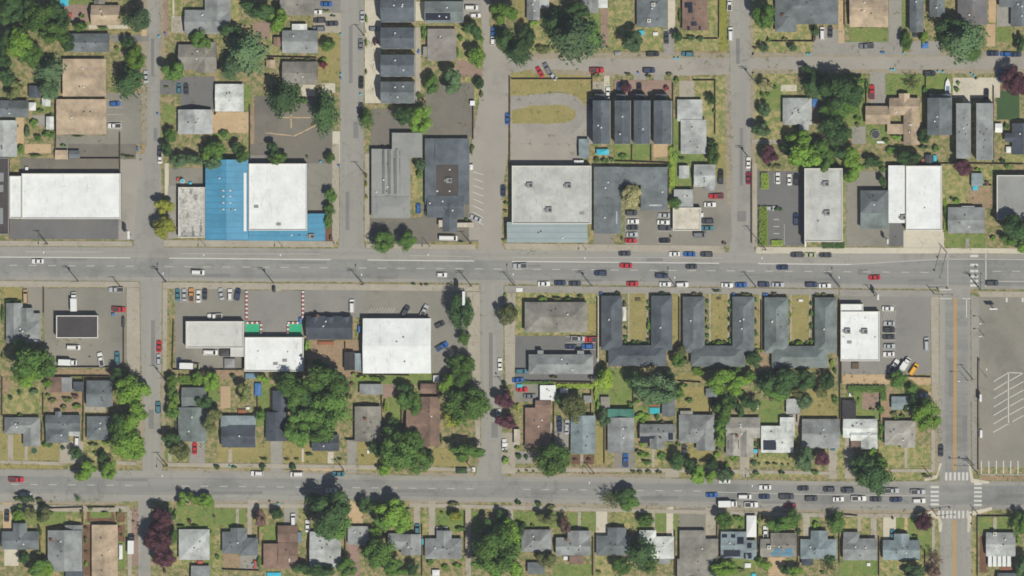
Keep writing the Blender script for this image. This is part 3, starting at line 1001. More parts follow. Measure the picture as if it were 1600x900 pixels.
def boxy(name, cat, look, x0, y0, x1, y1, h, mat, label=None, legs=False):
    """a small yard thing with a slightly domed top: tarpaulin heap, canopy, crate pile, pool rim"""
    (ax, ay), (bx, by) = at(x0, y1, h), at(x1, y0, h)
    cx, cy = (ax + bx) / 2, (ay + by) / 2
    w, d = (bx - ax) / 2, (by - ay) / 2
    root = obj(name, None, None, (cx, cy, .05))
    b = MB()
    rr = lambda f, z: [(-w * f, -d * f, z), (w * f, -d * f, z), (w * f, d * f, z), (-w * f, d * f, z)]
    if legs:
        b.loft([rr(1, h - .35), rr(1, h - .2), rr(.15, h + .35)])
        l = MB()
        for sx in (-1, 1):
            for sy in (-1, 1):
                l.tube((sx * w * .94, sy * d * .94, 0), (sx * w * .94, sy * d * .94, h - .3), .05, .05, 6)
        obj('canopy', b.make('canopy', [mat]), root)
        obj('leg_frame', l.make('leg_frame', ['grey_metal']), root)
    else:
        b.loft([rr(.96, 0), rr(1, h * .75), rr(.85, h), rr(.3, h * 1.08)])
        obj('cover', b.make('cover', [mat]), root)
    tag(root, label, cat)
    if not label:
        later(root, look, *P((x0 + x1) / 2, (y0 + y1) / 2))
def disc(name, cat, look, cx, cy, r, h, rim, inner):
    x, y = at(cx, cy, h)
    r = r * S / T[2]
    root = obj(name, None, None, (x, y, .05))
    b = MB(); b.tube((0, 0, 0), (0, 0, h), r, r, 20)
    obj('frame', b.make('frame', [rim]), root)
    b = MB(); b.tube((0, 0, h), (0, 0, h + .04), r * .86, r * .86, 20)
    obj('surface_sheet', b.make('surface_sheet', [inner]), root)
    tag(root, None, cat)
    later(root, look, *P(cx, cy))
def pylon(cx, cy, w, d, h, look):
    x, y = at(cx, cy, h * .7)
    root = obj('pylon_sign', None, None, (x, y, 0))
    b = MB(); b.tube((0, 0, -.2), (0, 0, h - 2.2), .18, .18, 8)
    obj('pole', b.make('pole', ['grey_metal']), root)
    b = MB(); b.box(-w / 2, -d / 2, h - 2.5, w / 2, d / 2, h)
    obj('sign_box', b.make('sign_box', ['white_metal']), root)
    tag(root, None, 'sign', 'pylon signs')
    later(root, look, *P(cx, cy))
def mark(mat, *pts, full=True, z=0.128):
    return sheet('road_marking', mat, pts, z, full=full)
def stroke(mat, x0, y0, x1, y1, w, full=True, z=0.128):
    """a painted line of width w (photo pixels)"""
    if not full:
        (x0, y0), (x1, y1) = P(x0, y0), P(x1, y1); w = w / T[2]
    L = math.hypot(x1 - x0, y1 - y0)
    nx, ny = -(y1 - y0) / L * w / 2, (x1 - x0) / L * w / 2
    return mark(mat, (x0 + nx, y0 + ny), (x1 + nx, y1 + ny), (x1 - nx, y1 - ny), (x0 - nx, y0 - ny), z=z)

# ================================================================ ground, roads, pavements, markings
b_ = MB()
b_.face([(-1500, -1400, 0), (1900, -1400, 0), (1900, 1400, 0), (-1500, 1400, 0)])
o_ = obj('ground', b_.make('ground', ['yard']))
o_['kind'] = 'structure'
def road(name, mat, pts, z=0.09):
    return sheet(name, mat, pts, z, full=True)
road('road', 'road_cross', [(231, -900), (250, -900), (250, 225), (253, 300), (256, 400), (208, 400), (214, 300), (229, 225)], 0.085)
road('road', 'road_cross', [(219, 430), (253, 430), (252, 560), (250, 665), (254, 745), (222, 745), (226, 665), (220, 560)], 0.085)
road('road', 'road_cross', [(216, 775), (236, 775), (232, 1800), (214, 1800)], 0.085)
road('road', 'road_cross', [(533, -900), (569, -900), (568, 378), (575, 398), (524, 398), (531, 378)], 0.086)
road('road', 'lane_pale', [(753, -900), (764, -900), (765, 40), (775, 72), (800, 92), (795, 150), (794, 240), (785, 300), (784, 380), (790, 400), (742, 400), (748, 380), (737, 225), (752, 140), (756, 80), (750, 0)], 0.084)
road('road', 'road_cross', [(750, 430), (787, 430), (786, 560), (784, 700), (788, 752), (742, 752), (752, 700), (750, 560)], 0.085)
road('lane', 'lane_pale', [(794, 90), (830, 88), (960, 87), (1140, 90), (1140, 116), (1060, 118), (960, 117), (900, 110), (830, 108), (800, 114), (785, 110)], 0.083)
road('lane', 'lane_pale', [(1170, 90), (1300, 87), (1600, 87), (2600, 87), (2600, 109), (1600, 109), (1300, 109), (1172, 112)], 0.083)
road('road', 'road_cross', [(1137, -900), (1171, -900), (1173, 225), (1177, 370), (1184, 405), (1136, 405), (1143, 370), (1141, 225)], 0.086)
road('road', 'road_cross', [(1468, 440), (1516, 440), (1517, 740), (1518, 800), (1516, 1800), (1468, 1800), (1468, 740)], 0.087)
road('avenue', 'road_long', [(-900, 378), (0, 385), (640, 389), (1280, 395), (1600, 397), (2500, 404), (2500, 459), (1600, 452), (1280, 450), (640, 441), (0, 438), (-900, 432)], 0.092)
road('lower_street', 'road_long', [(-900, 726), (0, 733), (320, 736), (640, 743), (960, 746), (1280, 752), (1600, 752), (2500, 756), (2500, 802), (1600, 796), (1280, 797), (960, 788), (640, 782), (320, 783), (0, 784), (-900, 780)], 0.092)

road('resurfaced_lane', 'road_new', [(-900, 394), (0, 401), (640, 406), (1330, 412), (1470, 404), (2500, 408), (2500, 453), (1600, 447), (1280, 443), (640, 436), (0, 432), (-900, 426)], 0.099)
road('resurfaced_lane', 'road_new', [(-900, 738), (0, 744), (640, 750), (1280, 758), (2500, 762), (2500, 795), (1600, 789), (1280, 788), (640, 775), (0, 772), (-900, 768)], 0.099)
road('resurfaced_lane', 'road_new', [(1477, 468), (1512, 468), (1512, 738), (1477, 738)], 0.098)
for pts_ in ([(221, -50), (231, -50), (230, 120), (228, 220), (221, 220)], [(250, -50), (256, -50), (256, 120), (250, 130)], [(1132, 118), (1141, 118), (1143, 225), (1142, 320), (1136, 320)], [(1172, 112), (1178, 112), (1180, 225), (1180, 375), (1176, 375)], [(1172, -50), (1177, -50), (1177, 86), (1171, 86)], [(800, 82), (1140, 83), (1140, 91), (800, 92)], [(1175, 82), (1600, 80), (1600, 88), (1175, 89)], [(1175, 108), (1600, 108), (1600, 115), (1175, 115)], [(830, 107), (960, 114), (960, 120), (830, 114)], [(1456, 600), (1468, 600), (1468, 740), (1462, 740)], [(212, 590), (222, 590), (226, 665), (224, 725), (214, 725)], [(252, 590), (258, 590), (258, 725), (252, 725)], [(262, 731), (590, 737), (590, 741), (262, 737)], [(656, 737), (740, 739), (740, 744), (656, 743)], [(800, 739), (1060, 741), (1060, 747), (800, 746)], [(0, 782), (190, 783), (190, 788), (0, 788)], [(330, 781), (480, 782), (480, 787), (330, 787)], [(640, 780), (740, 782), (740, 787), (640, 786)], [(800, 784), (1280, 795), (1440, 796), (1440, 802), (1280, 801), (800, 791)]):
    sheet('dirt_shoulder', 'shoulder', pts_, 0.091 if pts_[0][1] > 700 else 0.088, full=True)

rm_ = random.Random(21)
for x0_, y0_, w_, d_ in ((300, 428, 60, 5), (96, 404, 40, 3), (440, 409, 70, 3), (590, 431, 30, 5), (700, 425, 14, 12), (860, 436, 80, 4), (1010, 402, 26, 6), (1240, 435, 60, 4), (1340, 420, 16, 10), (1420, 436, 40, 4), (180, 748, 50, 4), (330, 768, 80, 4), (470, 752, 14, 12), (620, 765, 60, 5), (830, 768, 40, 5), (1000, 775, 60, 5), (1190, 783, 40, 4), (1560, 772, 60, 6), (236, 60, 5, 60), (240, 200, 6, 20), (545, 40, 6, 90), (552, 190, 8, 26), (540, 300, 6, 60), (1150, 60, 6, 40), (1156, 200, 5, 90), (1152, 330, 14, 16), (236, 500, 6, 70), (232, 640, 8, 30), (764, 520, 6, 90), (768, 660, 10, 24), (1482, 560, 8, 60), (1504, 650, 7, 40), (815, 414, 30, 3)):
    sheet('road_repair', 'road_mend', [(x0_, y0_), (x0_ + w_, y0_ + rm_.uniform(-.6, .6)), (x0_ + w_, y0_ + d_), (x0_, y0_ + d_)], 0.108, full=True)

def walk(mat, *pts, name='pavement'):
    return sheet(name, mat, pts, 0.22, thick=0.2, full=True)
# pavements along the avenue
walk('concrete', (-300, 373), (0, 376), (205, 377), (208, 385), (0, 384), (-300, 382))
walk('concrete', (256, 375), (520, 377), (522, 386), (256, 385))
walk('concrete', (572, 381), (742, 382), (744, 390), (572, 388))
walk('concrete', (788, 380), (1130, 384), (1133, 395), (790, 390))
walk('pale_concrete', (1180, 386), (1580, 388), (1900, 394), (1900, 402), (1560, 396), (1182, 396))
walk('concrete', (-300, 433), (0, 439), (216, 440), (220, 449), (0, 448), (-300, 444))
walk('concrete', (254, 441), (748, 445), (750, 455), (254, 451))
walk('grey_concrete', (788, 446), (1310, 452), (1310, 461), (788, 457))
walk('grey_concrete', (1312, 452), (1456, 454), (1466, 456), (1466, 464), (1312, 463))
walk('concrete', (1528, 455), (2300, 460), (2300, 468), (1532, 464))
walk('concrete', (1454, 464), (1467, 464), (1467, 625), (1456, 625))
walk('grey_concrete', (1517, 460), (1530, 464), (1529, 735), (1519, 735))
walk('concrete', (198, 449), (218, 450), (219, 582), (206, 588), (198, 560))
walk('concrete', (730, 456), (750, 456), (750, 700), (744, 700), (740, 600), (731, 560))
walk('concrete', (254, 452), (262, 452), (260, 580), (254, 580))
walk('concrete', (787, 458), (806, 458), (804, 600), (790, 600))
walk('concrete', (519, 225), (530, 225), (530, 370), (524, 382), (519, 372))
walk('concrete', (570, 240), (577, 240), (578, 378), (570, 376))
# pavements along the lower street
walk('concrete', (-300, 712), (0, 719), (96, 722), (96, 727), (0, 724), (-300, 718))
walk('concrete', (182, 720), (212, 722), (212, 727), (182, 726))
walk('concrete', (262, 723), (590, 727), (590, 734), (262, 729))
walk('concrete', (656, 729), (740, 732), (740, 737), (656, 735))
walk('concrete', (800, 731), (1060, 732), (1300, 737), (1300, 742), (1060, 738), (800, 737))
walk('concrete', (1392, 733), (1460, 733), (1460, 738), (1392, 738))
walk('concrete', (1455, 664), (1461, 664), (1461, 733), (1455, 733))
walk('concrete', (-300, 786), (0, 788), (200, 791), (206, 800), (206, 900), (200, 900), (199, 800), (-300, 796))
walk('concrete', (335, 787), (480, 788), (480, 794), (335, 793))
walk('concrete', (640, 786), (800, 790), (1000, 795), (1280, 802), (1455, 803), (1455, 809), (1280, 808), (800, 796), (640, 792))
walk('concrete', (1456, 812), (1461, 812), (1461, 1000), (1456, 1000))
walk('pale_concrete', (1455, 797), (1467, 803), (1473, 818), (1471, 831), (1467, 831), (1466, 812), (1448, 802))
walk('pale_concrete', (1512, 800), (1550, 792), (1550, 797), (1519, 806), (1515, 832), (1511, 831))
walk('pale_concrete', (1444, 752), (1464, 748), (1472, 724), (1468, 724), (1463, 742), (1444, 748))
walk('pale_concrete', (1513, 724), (1517, 728), (1521, 748), (1546, 752), (1545, 756), (1517, 754))

# avenue markings
def poly_stroke(mat, pts, w):
    for (a, b), (c, d) in zip(pts, pts[1:]):
        stroke(mat, a, b, c, d, w)
for x0, x1 in ((-100, 204), (264, 517), (574, 741), (800, 1124), (1184, 1330)):
    f = lambda x: 401 + max(0, x) * .0092
    stroke('paint_white', x0, f(x0), x1, f(x1), 1.5)
poly_stroke('paint_faint', [(1330, 413), (1400, 409), (1470, 405), (1532, 405), (1700, 407)], 1.3)
for i in range(56):
    x = -46 + i * 30.3
    if 208 < x + 6 < 262 or 519 < x < 530 or x > 1450: continue
    y = 414.3 + x * .0078
    stroke('paint_faint', x, y, x + 12.5, y + .1, 1.3)
for x in (1551, 1581, 1611):
    stroke('paint_faint', x, 423.6, x + 13, 424, 1.3)
stroke('paint_faint', 1555, 439.6, 1800, 441.5, 1.4)
for x0, x1, y in ((40, 160, 393), (640, 735, 399.5), (800, 1130, 402), (280, 500, 396)):
    stroke('paint_faint', x0, y, x1, y + 1, .8)
stroke('paint_faint', 1481, 398, 1481, 446, 1.3)
poly_stroke('paint_white', [(1540.5, 397), (1540.5, 448)], 1.4)
for y in (400, 414, 423.5, 432, 439, 446):
    mark('paint_white', (1516, y - 1.9), (1528.5, y - 1.9), (1528.5, y + 1.9), (1516, y + 1.9))
# lower street markings
for i in range(38):
    x = -12 + i * 29.6
    if 207 < x < 265 or 728 < x < 800: continue
    y = 756.5 + x * .0098
    stroke('paint_faint', x, y, x + 12, y + .12, 1.3)
poly_stroke('paint_faint', [(1120, 769), (1250, 772), (1452, 775)], 1.0)
for y in (761, 768.5, 775.2, 781.7, 788):
    mark('paint_white', (1454, y - 1.7), (1467, y - 1.7), (1467, y + 1.7), (1454, y + 1.7))
for y in (756, 762.5, 769, 775.5, 782.5, 789):
    mark('paint_white', (1522, y - 1.6), (1534, y - 1.6), (1534, y + 1.6), (1522, y + 1.6))
for x in (1478.5, 1485, 1492, 1498.5, 1505, 1511):
    mark('paint_white', (x - 1.7, 738), (x + 1.7, 738), (x + 1.7, 750.5), (x - 1.7, 750.5))
for x in (1467, 1473.5, 1480, 1486, 1492, 1498.5, 1505, 1512):
    mark('paint_white', (x - 1.7, 798), (x + 1.7, 798), (x + 1.7, 810), (x - 1.7, 810))
# the yellow-lined road
for x in (1491.2, 1494):
    stroke('paint_yellow', x, 466, x - .8, 736, 1.7)
    stroke('paint_yellow', x - 1, 812, x - 1.4, 1000, 1.7)
stroke('paint_white', 1468, 452.3, 1487, 452.6, 1.4)
stroke('paint_white', 1468, 466.4, 1487, 466.8, 1.4)
stroke('paint_white', 1504, 466.4, 1520, 466.6, 1.4)
stroke('paint_white', 1510.2, 466, 1510.2, 496, 1.3)
stroke('paint_faint', 1517.3, 597, 1517.3, 625, .9)

# ================================================================ lots, drives, lawns (tile by tile, zoomed photo coordinates)
G00, G01, G02, G03, G04 = [(i * 320, 0, 4) for i in range(5)]
G10, G11, G12, G13, G14 = [(i * 320, 225, 4) for i in range(5)]
G20, G21, G22, G23, G24 = [(i * 320, 440, 4) for i in range(5)]
G30, G31, G32, G33, G34 = [(i * 320, 660, 3.75) for i in range(5)]
tile(*G00)
patch('parking_lot', 'lot_warm', (665, 580), (1000, 580), (930, 900), (662, 900))
patch('parking_lot', 'lot_warm', (350, 845), (662, 1000))
patch('dirt_verge', 'dirt', (880, 370), (915, 1000))
patch('dirt_verge', 'pink_gravel', (1000, 0), (1050, 240))
patch('lawn', 'lawn_mid', (1052, 0), (1160, 100))
patch('path', 'pale_concrete', (1078, 0), (1090, 110))
patch('driveway', 'concrete', (1070, 100), (1150, 205))
patch('driveway', 'lot_dark', (1000, 500), (1130, 590))
patch('driveway', 'lot_dark', (1130, 480), (1340, 690))
patch('lawn', 'lawn_green', (1015, 660), (1095, 770))
patch('lawn', 'lawn_dry', (695, 190), (890, 230))
patch('path', 'tan_path', (885, 165), (918, 225))
patch('patio', 'pink_gravel', (385, 30), (575, 130))
patch('patio', 'pale_concrete', (555, 155), (800, 180))
patch('lawn', 'lawn_green', (430, 0), (580, 28))
patch('lawn', 'lawn_green', (225, 640), (320, 705))
patch('patio', 'grey_concrete', (200, 720), (285, 785))
patch('patio', 'tan_path', (100, 735), (150, 900))
patch('driveway', 'lot_grey', (690, 215), (930, 260))
patch('dirt_verge', 'dirt', (780, 560), (925, 590))
patch('lawn', 'lawn_mid', (1020, 510), (1110, 585))
tile(*G01)
patch('lawn', 'lawn_mid', (165, 0), (215, 130))
patch('parking_lot', 'lot_brown', (310, 600), (800, 900))
patch('parking_lot', 'lot_brown', (285, 900), (800, 1020))
for s_ in ((540, 600, 540, 800), (380, 830, 560, 850), (560, 850, 700, 780), (470, 735, 660, 735)):
    stroke('tan_path', *s_, 7, False, 0.079)
patch('driveway', 'lot_grey', (685, 0), (850, 80))
patch('driveway', 'concrete', (680, 80), (850, 205))
patch('lawn', 'lawn_dry', (705, 200), (845, 515))
patch('lawn', 'lawn_mid', (390, 180), (480, 350))
patch('lawn', 'lawn_green', (245, 530), (290, 685))
patch('dirt_path', 'dirt', (290, 610), (318, 1000))
patch('driveway', 'pale_concrete', (595, 530), (690, 600))
patch('driveway', 'pale_concrete', (735, 520), (815, 580))
patch('patio', 'tan_path', (45, 700), (285, 830))
patch('patio', 'pink_gravel', (310, 140), (410, 240))
patch('lawn', 'lawn_green', (50, 800), (165, 880))
patch('lawn', 'lawn_mid', (240, 830), (285, 1000))
patch('path', 'pale_concrete', (798, 820), (845, 1020))
patch('driveway', 'pale_concrete', (1000, 0), (1100, 645))
patch('lawn', 'lawn_dry', (1003, 80), (1022, 310))
patch('dirt_path', 'mulch', (1000, 480), (1020, 570))
patch('lawn', 'lawn_green', (1045, 510), (1072, 580))
patch('parking_lot', 'lot_brown', (1040, 680), (1400, 930))
patch('patio', 'mulch', (1058, 95), (1085, 135))
tile(*G02)
patch('parking_lot', 'lot_brown', (100, 520), (405, 860))
patch('driveway', 'grey_concrete', (335, 0), (450, 100))
patch('lawn', 'lawn_mid', (300, 160), (465, 440))
patch('dirt_verge', 'pink_gravel', (290, 380), (460, 480))
patch('lawn', 'lawn_green', (60, 150), (115, 180))
patch('lawn', 'lawn_mid', (340, 480), (465, 640))
patch('path', 'pale_concrete', (30, 10), (95, 130))
patch('driveway', 'concrete', (35, 170), (70, 640))
patch('lot_yard', 'lane_pale', (632, 590), (1145, 590), (1145, 900), (632, 900))
arc_ = lambda cx, cy, rx, ry, a0, a1, n=14: [(cx + rx * math.cos(R(a0 + (a1 - a0) * q / n)), cy - ry * math.sin(R(a0 + (a1 - a0) * q / n))) for q in range(n + 1)]
patch('lot_drive', 'grey_concrete', (632, 598), *arc_(930, 715, 165, 135, 90, -75, 20), (900, 815), *arc_(930, 715, 100, 60, -80, 90, 16), (632, 662), z=0.079)
patch('lawn', 'lawn_dry', (640, 446), (1140, 430), (1140, 640), (1112, 668), *arc_(930, 722, 178, 150, 25, 92, 14), (760, 590), (680, 600), (606, 596), (606, 520), z=0.081)
patch('lot_lawn', 'lawn_dry', (640, 690), (700, 676), (760, 662), *arc_(935, 714, 104, 58, 90, -90, 18), (640, 772), z=0.083)
patch('lawn', 'lawn_mid', (760, 120), (900, 345))
patch('lawn', 'lawn_green', (1110, 80), (1200, 300))
patch('dirt_drive', 'pink_gravel', (1195, 55), (1240, 300))
patch('lawn', 'lawn_mid', (1242, 50), (1280, 290))
patch('lawn', 'lawn_dry', (660, 0), (735, 160))
patch('path', 'concrete', (1145, 510), (1215, 570))
patch('driveway', 'pale_concrete', (1215, 475), (1250, 600))
tile(*G12)
patch('lot_yard', 'lane_pale', (632, 0), (1050, 130))
patch('parking_lot', 'lot_brown', (80, 380), (450, 612))
patch('parking_lot', 'lane_pale', (372, 60), (470, 600))
patch('lawn', 'lawn_dry', (120, 615), (445, 650))
patch('lawn', 'lawn_mid', (15, 180), (85, 340))
patch('lawn', 'lawn_dry', (575, 345), (628, 440))
patch('parking_lot', 'lot_warm', (1150, 560), (1280, 650))
patch('dirt_verge', 'mulch', (640, 660), (870, 690))
for i in range(8):
    stroke('paint_white', 398, 175 + i * 42, 462, 192 + i * 45, 4, False)
tile(*G11)
patch('parking_lot', 'lot_warm', (635, 120), (800, 440))
patch('dirt_verge', 'mulch', (750, 430), (825, 620))
patch('parking_lot', 'lot_brown', (1030, 460), (1400, 625))
patch('lawn', 'lawn_mid', (1000, 160), (1028, 420))
patch('driveway', 'lot_grey', (230, 70), (380, 125))
tile(*G10)
patch('parking_lot', 'lot_dark', (55, 470), (740, 595))
patch('parking_lot', 'lane_pale', (740, 60), (925, 600))
patch('parking_lot', 'lot_brown', (130, 90), (740, 190))
patch('parking_lot', 'lot_brown', (425, 0), (850, 95))
patch('patio', 'tan_path', (155, 0), (320, 60))
patch('lawn', 'lawn_green', (100, 0), (150, 65))
patch('lawn', 'lawn_dry', (770, 60), (835, 92))
patch('path', 'pale_concrete', (1030, 120), (1055, 320))
patch('parking_lot', 'lot_warm', (1060, 150), (1290, 260))
patch('path', 'grey_concrete', (1050, 260), (1110, 590))
tile(*G03)
patch('lawn', 'lawn_mid', (0, 0), (110, 320))
patch('lawn', 'lawn_mid', (150, 165), (310, 320))
patch('driveway', 'pale_concrete', (335, 0), (380, 205))
patch('driveway', 'grey_concrete', (305, 180), (375, 345))
patch('lawn', 'lawn_mid', (375, 190), (700, 320))
patch('lawn', 'lawn_mid', (585, 0), (660, 250))
patch('lawn', 'lime_lawn', (660, 0), (700, 330))
patch('dirt_verge', 'dirt', (0, 320), (700, 350))
patch('lawn', 'lawn_mid', (850, 0), (1250, 330))
patch('driveway', 'grey_concrete', (1242, 180), (1440, 265))
patch('driveway', 'grey_concrete', (1240, 262), (1790, 345))
patch('driveway', 'grey_concrete', (120, 465), (200, 600))
patch('driveway', 'grey_concrete', (245, 465), (310, 600))
patch('driveway', 'pink_gravel', (0, 500), (360, 600))
patch('lawn', 'lawn_green', (185, 520), (250, 575))
patch('driveway', 'concrete', (405, 505), (500, 610))
patch('lawn', 'lawn_mid', (495, 480), (720, 900))
patch('dirt_verge', 'dirt', (700, 560), (728, 1000))
patch('lawn', 'lawn_green', (365, 740), (415, 900))
patch('lawn', 'lawn_mid', (860, 450), (1120, 870))
patch('lawn', 'lawn_green', (930, 520), (1050, 680))
patch('path', 'concrete', (860, 870), (1020, 900))
patch('patio', 'pale_concrete', (1040, 530), (1140, 570))
patch('patio', 'pink_gravel', (1235, 660), (1275, 770))
tile(*G04)
patch('driveway', 'grey_concrete', (435, 0), (515, 345))
patch('lawn', 'lawn_green', (195, 175), (430, 262))
patch('path', 'tan_path', (120, 0), (155, 270))
patch('driveway', 'grey_concrete', (570, 255), (760, 345))
patch('lawn', 'lawn_green', (515, 0), (540, 330))
patch('path', 'tan_path', (1045, 150), (1100, 290))
patch('path', 'tan_path', (1060, 0), (1105, 140))
patch('lawn', 'lawn_green', (1108, 170), (1205, 262))
patch('patio', 'grey_concrete', (1110, 40), (1190, 165))
patch('driveway', 'grey_concrete', (315, 450), (412, 655))
patch('lawn', 'lawn_green', (415, 460), (640, 595))
patch('lawn', 'lawn_green', (640, 460), (830, 580))
patch('driveway', 'pale_concrete', (835, 485), (1130, 610))
patch('driveway', 'pale_concrete', (895, 600), (950, 650))
patch('driveway', 'pale_concrete', (1040, 600), (1095, 650))
patch('turf', 'turf', (1110, 570), (1252, 748), z=0.05)
patch('patio', 'mulch', (1105, 535), (1155, 650))
patch('lawn', 'lawn_green', (300, 780), (430, 900))
patch('lawn', 'lawn_green', (0, 440), (290, 790))
patch('lawn', 'lawn_mid', (630, 640), (672, 900))
patch('path', 'grey_concrete', (205, 790), (290, 900))
tile(*G13)
patch('parking_lot', 'lot_warm', (65, 415), (365, 640))
patch('parking_lot', 'lot_warm', (495, 215), (735, 640))
patch('parking_lot', 'lot_warm', (360, 540), (700, 640))
patch('lawn', 'lawn_green', (345, 60), (495, 285))
patch('lawn', 'lawn_dry', (630, 0), (728, 215))
patch('lawn', 'lawn_green', (360, 0), (580, 110))
patch('lawn', 'lawn_green', (115, 0), (230, 100))
patch('patio', 'tan_path', (245, 0), (330, 80))
patch('lawn', 'lawn_green', (0, 0), (105, 130))
patch('parking_lot', 'lot_dark', (890, 170), (1190, 635))
patch('path', 'concrete', (865, 120), (892, 640))
for y in (472, 516, 560):
    stroke('paint_white', 995, y, 1030, y, 4, False)
stroke('paint_faint', 1000, 185, 1000, 245, 3, False)
stroke('paint_faint', 1062, 500, 1062, 630, 3, False)
tile(*G14)
patch('parking_lot', 'lot_warm', (165, 170), (440, 640))
patch('parking_lot', 'lot_dark', (438, 495), (527, 640))
patch('parking_lot', 'pale_concrete', (527, 540), (780, 655))
patch('lawn', 'lawn_mid', (770, 135), (1085, 400))
patch('dirt_yard', 'dirt', (930, 270), (1082, 400))
patch('lawn', 'lawn_green', (790, 560), (1040, 652))
patch('path', 'grey_concrete', (915, 590), (938, 655))
patch('lawn', 'lawn_mid', (145, 160), (170, 650))
patch('lawn', 'lawn_green', (960, 140), (1110, 210))
patch('lawn', 'lawn_mid', (1165, 60), (1400, 130))
tile(*G20)
patch('driveway', 'lot_warm', (145, 30), (275, 200))
patch('lawn', 'lawn_dry', (10, 30), (145, 105))
patch('parking_lot', 'lot_warm', (275, 40), (790, 540))
patch('dirt_yard', 'dirt', (340, 355), (620, 395))
patch('lawn', 'lawn_dry', (1020, 240), (1060, 545))
patch('parking_lot', 'lot_warm', (1095, 40), (1560, 550))
patch('lawn', 'lawn_mid', (25, 660), (270, 820))
patch('dirt_yard', 'dirt', (290, 550), (770, 590))
patch('dirt_yard', 'dirt', (300, 690), (520, 820))
patch('dirt_yard', 'dirt', (10, 600), (60, 700))
patch('patio', 'concrete', (530, 780), (660, 815))
tile(*G21)
patch('parking_lot', 'lot_warm', (-30, 45), (265, 250))
patch('parking_lot', 'lot_grey', (268, 55), (612, 350))
patch('lot_paint', 'green_paint', (255, 265), (345, 332), z=0.1)
patch('lot_paint', 'green_paint', (528, 265), (606, 346), z=0.1)
patch('parking_lot', 'lot_grey', (612, 45), (1000, 225))
patch('parking_lot', 'lot_warm', (995, 50), (1640, 215))
patch('dirt_yard', 'dirt', (640, 365), (980, 600))
patch('parking_lot', 'lot_warm', (0, 430), (245, 550))
patch('dirt_yard', 'dirt', (-30, 555), (240, 610))
patch('lawn', 'lawn_green', (915, 570), (1290, 660))
patch('lawn', 'lawn_green', (1150, 720), (1230, 900))
patch('lawn', 'lawn_green', (325, 640), (425, 900))
patch('lawn', 'lawn_green', (0, 590), (90, 750))
patch('patio', 'pink_gravel', (1115, 640), (1195, 720))
patch('driveway', 'grey_concrete', (720, 235), (770, 290))
patch('parking_lot', 'concrete', (412, 15), (475, 60))
for i in range(9):
    stroke('paint_faint', 1025 + i * 18, 195, 1045 + i * 18, 165, 4, False)
tile(*G22)
patch('parking_lot', 'lot_warm', (-240, 60), (360, 570))
patch('dirt_verge', 'dirt', (395, 60), (450, 370))
patch('lawn', 'lawn_dry', (590, 60), (640, 330))
patch('lawn', 'lawn_mid', (660, 60), (1170, 330))
patch('lawn', 'lawn_dry', (1115, 140), (1172, 335))
patch('parking_lot', 'lot_dark', (660, 340), (1172, 620))
patch('path', 'pale_concrete', (1172, 90), (1183, 520))
patch('lawn', 'lawn_green', (0, 570), (150, 640))
patch('driveway', 'lot_warm', (650, 630), (820, 750))
patch('patio', 'tan_path', (760, 575), (1140, 620))
patch('dirt_verge', 'dirt', (400, 520), (440, 830))
patch('lawn', 'lawn_green', (1150, 540), (1400, 830))
tile(*G23)
patch('lawn', 'lawn_dry', (85, 75), (205, 362))
patch('lawn', 'lawn_dry', (600, 80), (712, 368))
patch('lawn', 'lawn_dry', (1105, 85), (1220, 370))
patch('lawn', 'lawn_dry', (362, 75), (420, 410))
patch('lawn', 'lawn_dry', (872, 85), (930, 440))
for x in (84, 200, 592, 708, 1098, 1216, 400, 905):
    patch('path', 'concrete', (x, 70), (x + 10, 375))
patch('lawn', 'lawn_mid', (0, 540), (110, 790))
patch('dirt_yard', 'dirt', (870, 440), (980, 560))
patch('lawn', 'lawn_dry', (390, 570), (560, 620))
patch('lawn', 'lawn_dry', (405, 660), (595, 820))
patch('lawn', 'lawn_green', (905, 740), (1065, 895))
patch('lawn', 'lawn_dry', (1165, 680), (1400, 880))
patch('patio', 'concrete', (1040, 830), (1160, 900))
patch('lawn', 'lawn_green', (110, 780), (220, 890))
tile(*G24)
patch('parking_lot', 'lot_grey', (112, 92), (695, 580))
patch('parking_lot', 'lot_grey', (140, 500), (400, 560))
patch('dirt_yard', 'tan_path', (145, 570), (440, 640))
patch('dirt_yard', 'tan_path', (525, 590), (700, 645))
patch('lawn', 'lawn_dry', (590, 645), (745, 740))
patch('dirt_yard', 'tan_path', (680, 690), (765, 900))
patch('lawn', 'lawn_green', (170, 690), (385, 860))
patch('dirt_yard', 'pink_gravel', (270, 695), (375, 800))
patch('lawn', 'lawn_dry', (0, 740), (75, 860))
patch('dirt_path', 'dirt', (385, 660), (450, 880))
patch('parking_lot', 'lot_warm', (1000, 98), (2600, 1160))
patch('dirt_verge', 'dirt', (975, 560), (1000, 1150))
tile(*G30)
patch('lawn', 'lawn_dry', (0, 70), (350, 222))
patch('lawn', 'lawn_dry', (0, 245), (360, 272))
patch('path', 'concrete', (45, 70), (78, 225))
patch('path', 'concrete', (145, 120), (163, 222))
patch('driveway', 'concrete', (350, 110), (490, 240))
patch('lawn', 'lawn_mid', (490, 105), (740, 225))
patch('dirt_verge', 'mulch', (265, 450), (400, 465))
patch('dirt_verge', 'tan_path', (480, 450), (600, 470))
patch('driveway', 'tan_path', (18, 470), (72, 630))
patch('lawn', 'lawn_green', (75, 500), (390, 600))
patch('lawn', 'lawn_mid', (415, 505), (485, 590))
patch('dirt_yard', 'mulch', (510, 500), (670, 585))
patch('lawn_border', 'lawn_green', (530, 522), (650, 560), z=0.058)
patch('dirt_yard', 'mulch', (680, 510), (730, 580))
patch('dirt_yard', 'mulch', (490, 600), (530, 900))
patch('dirt_yard', 'mulch', (685, 600), (730, 700))
patch('lawn', 'lawn_green', (690, 700), (735, 850))
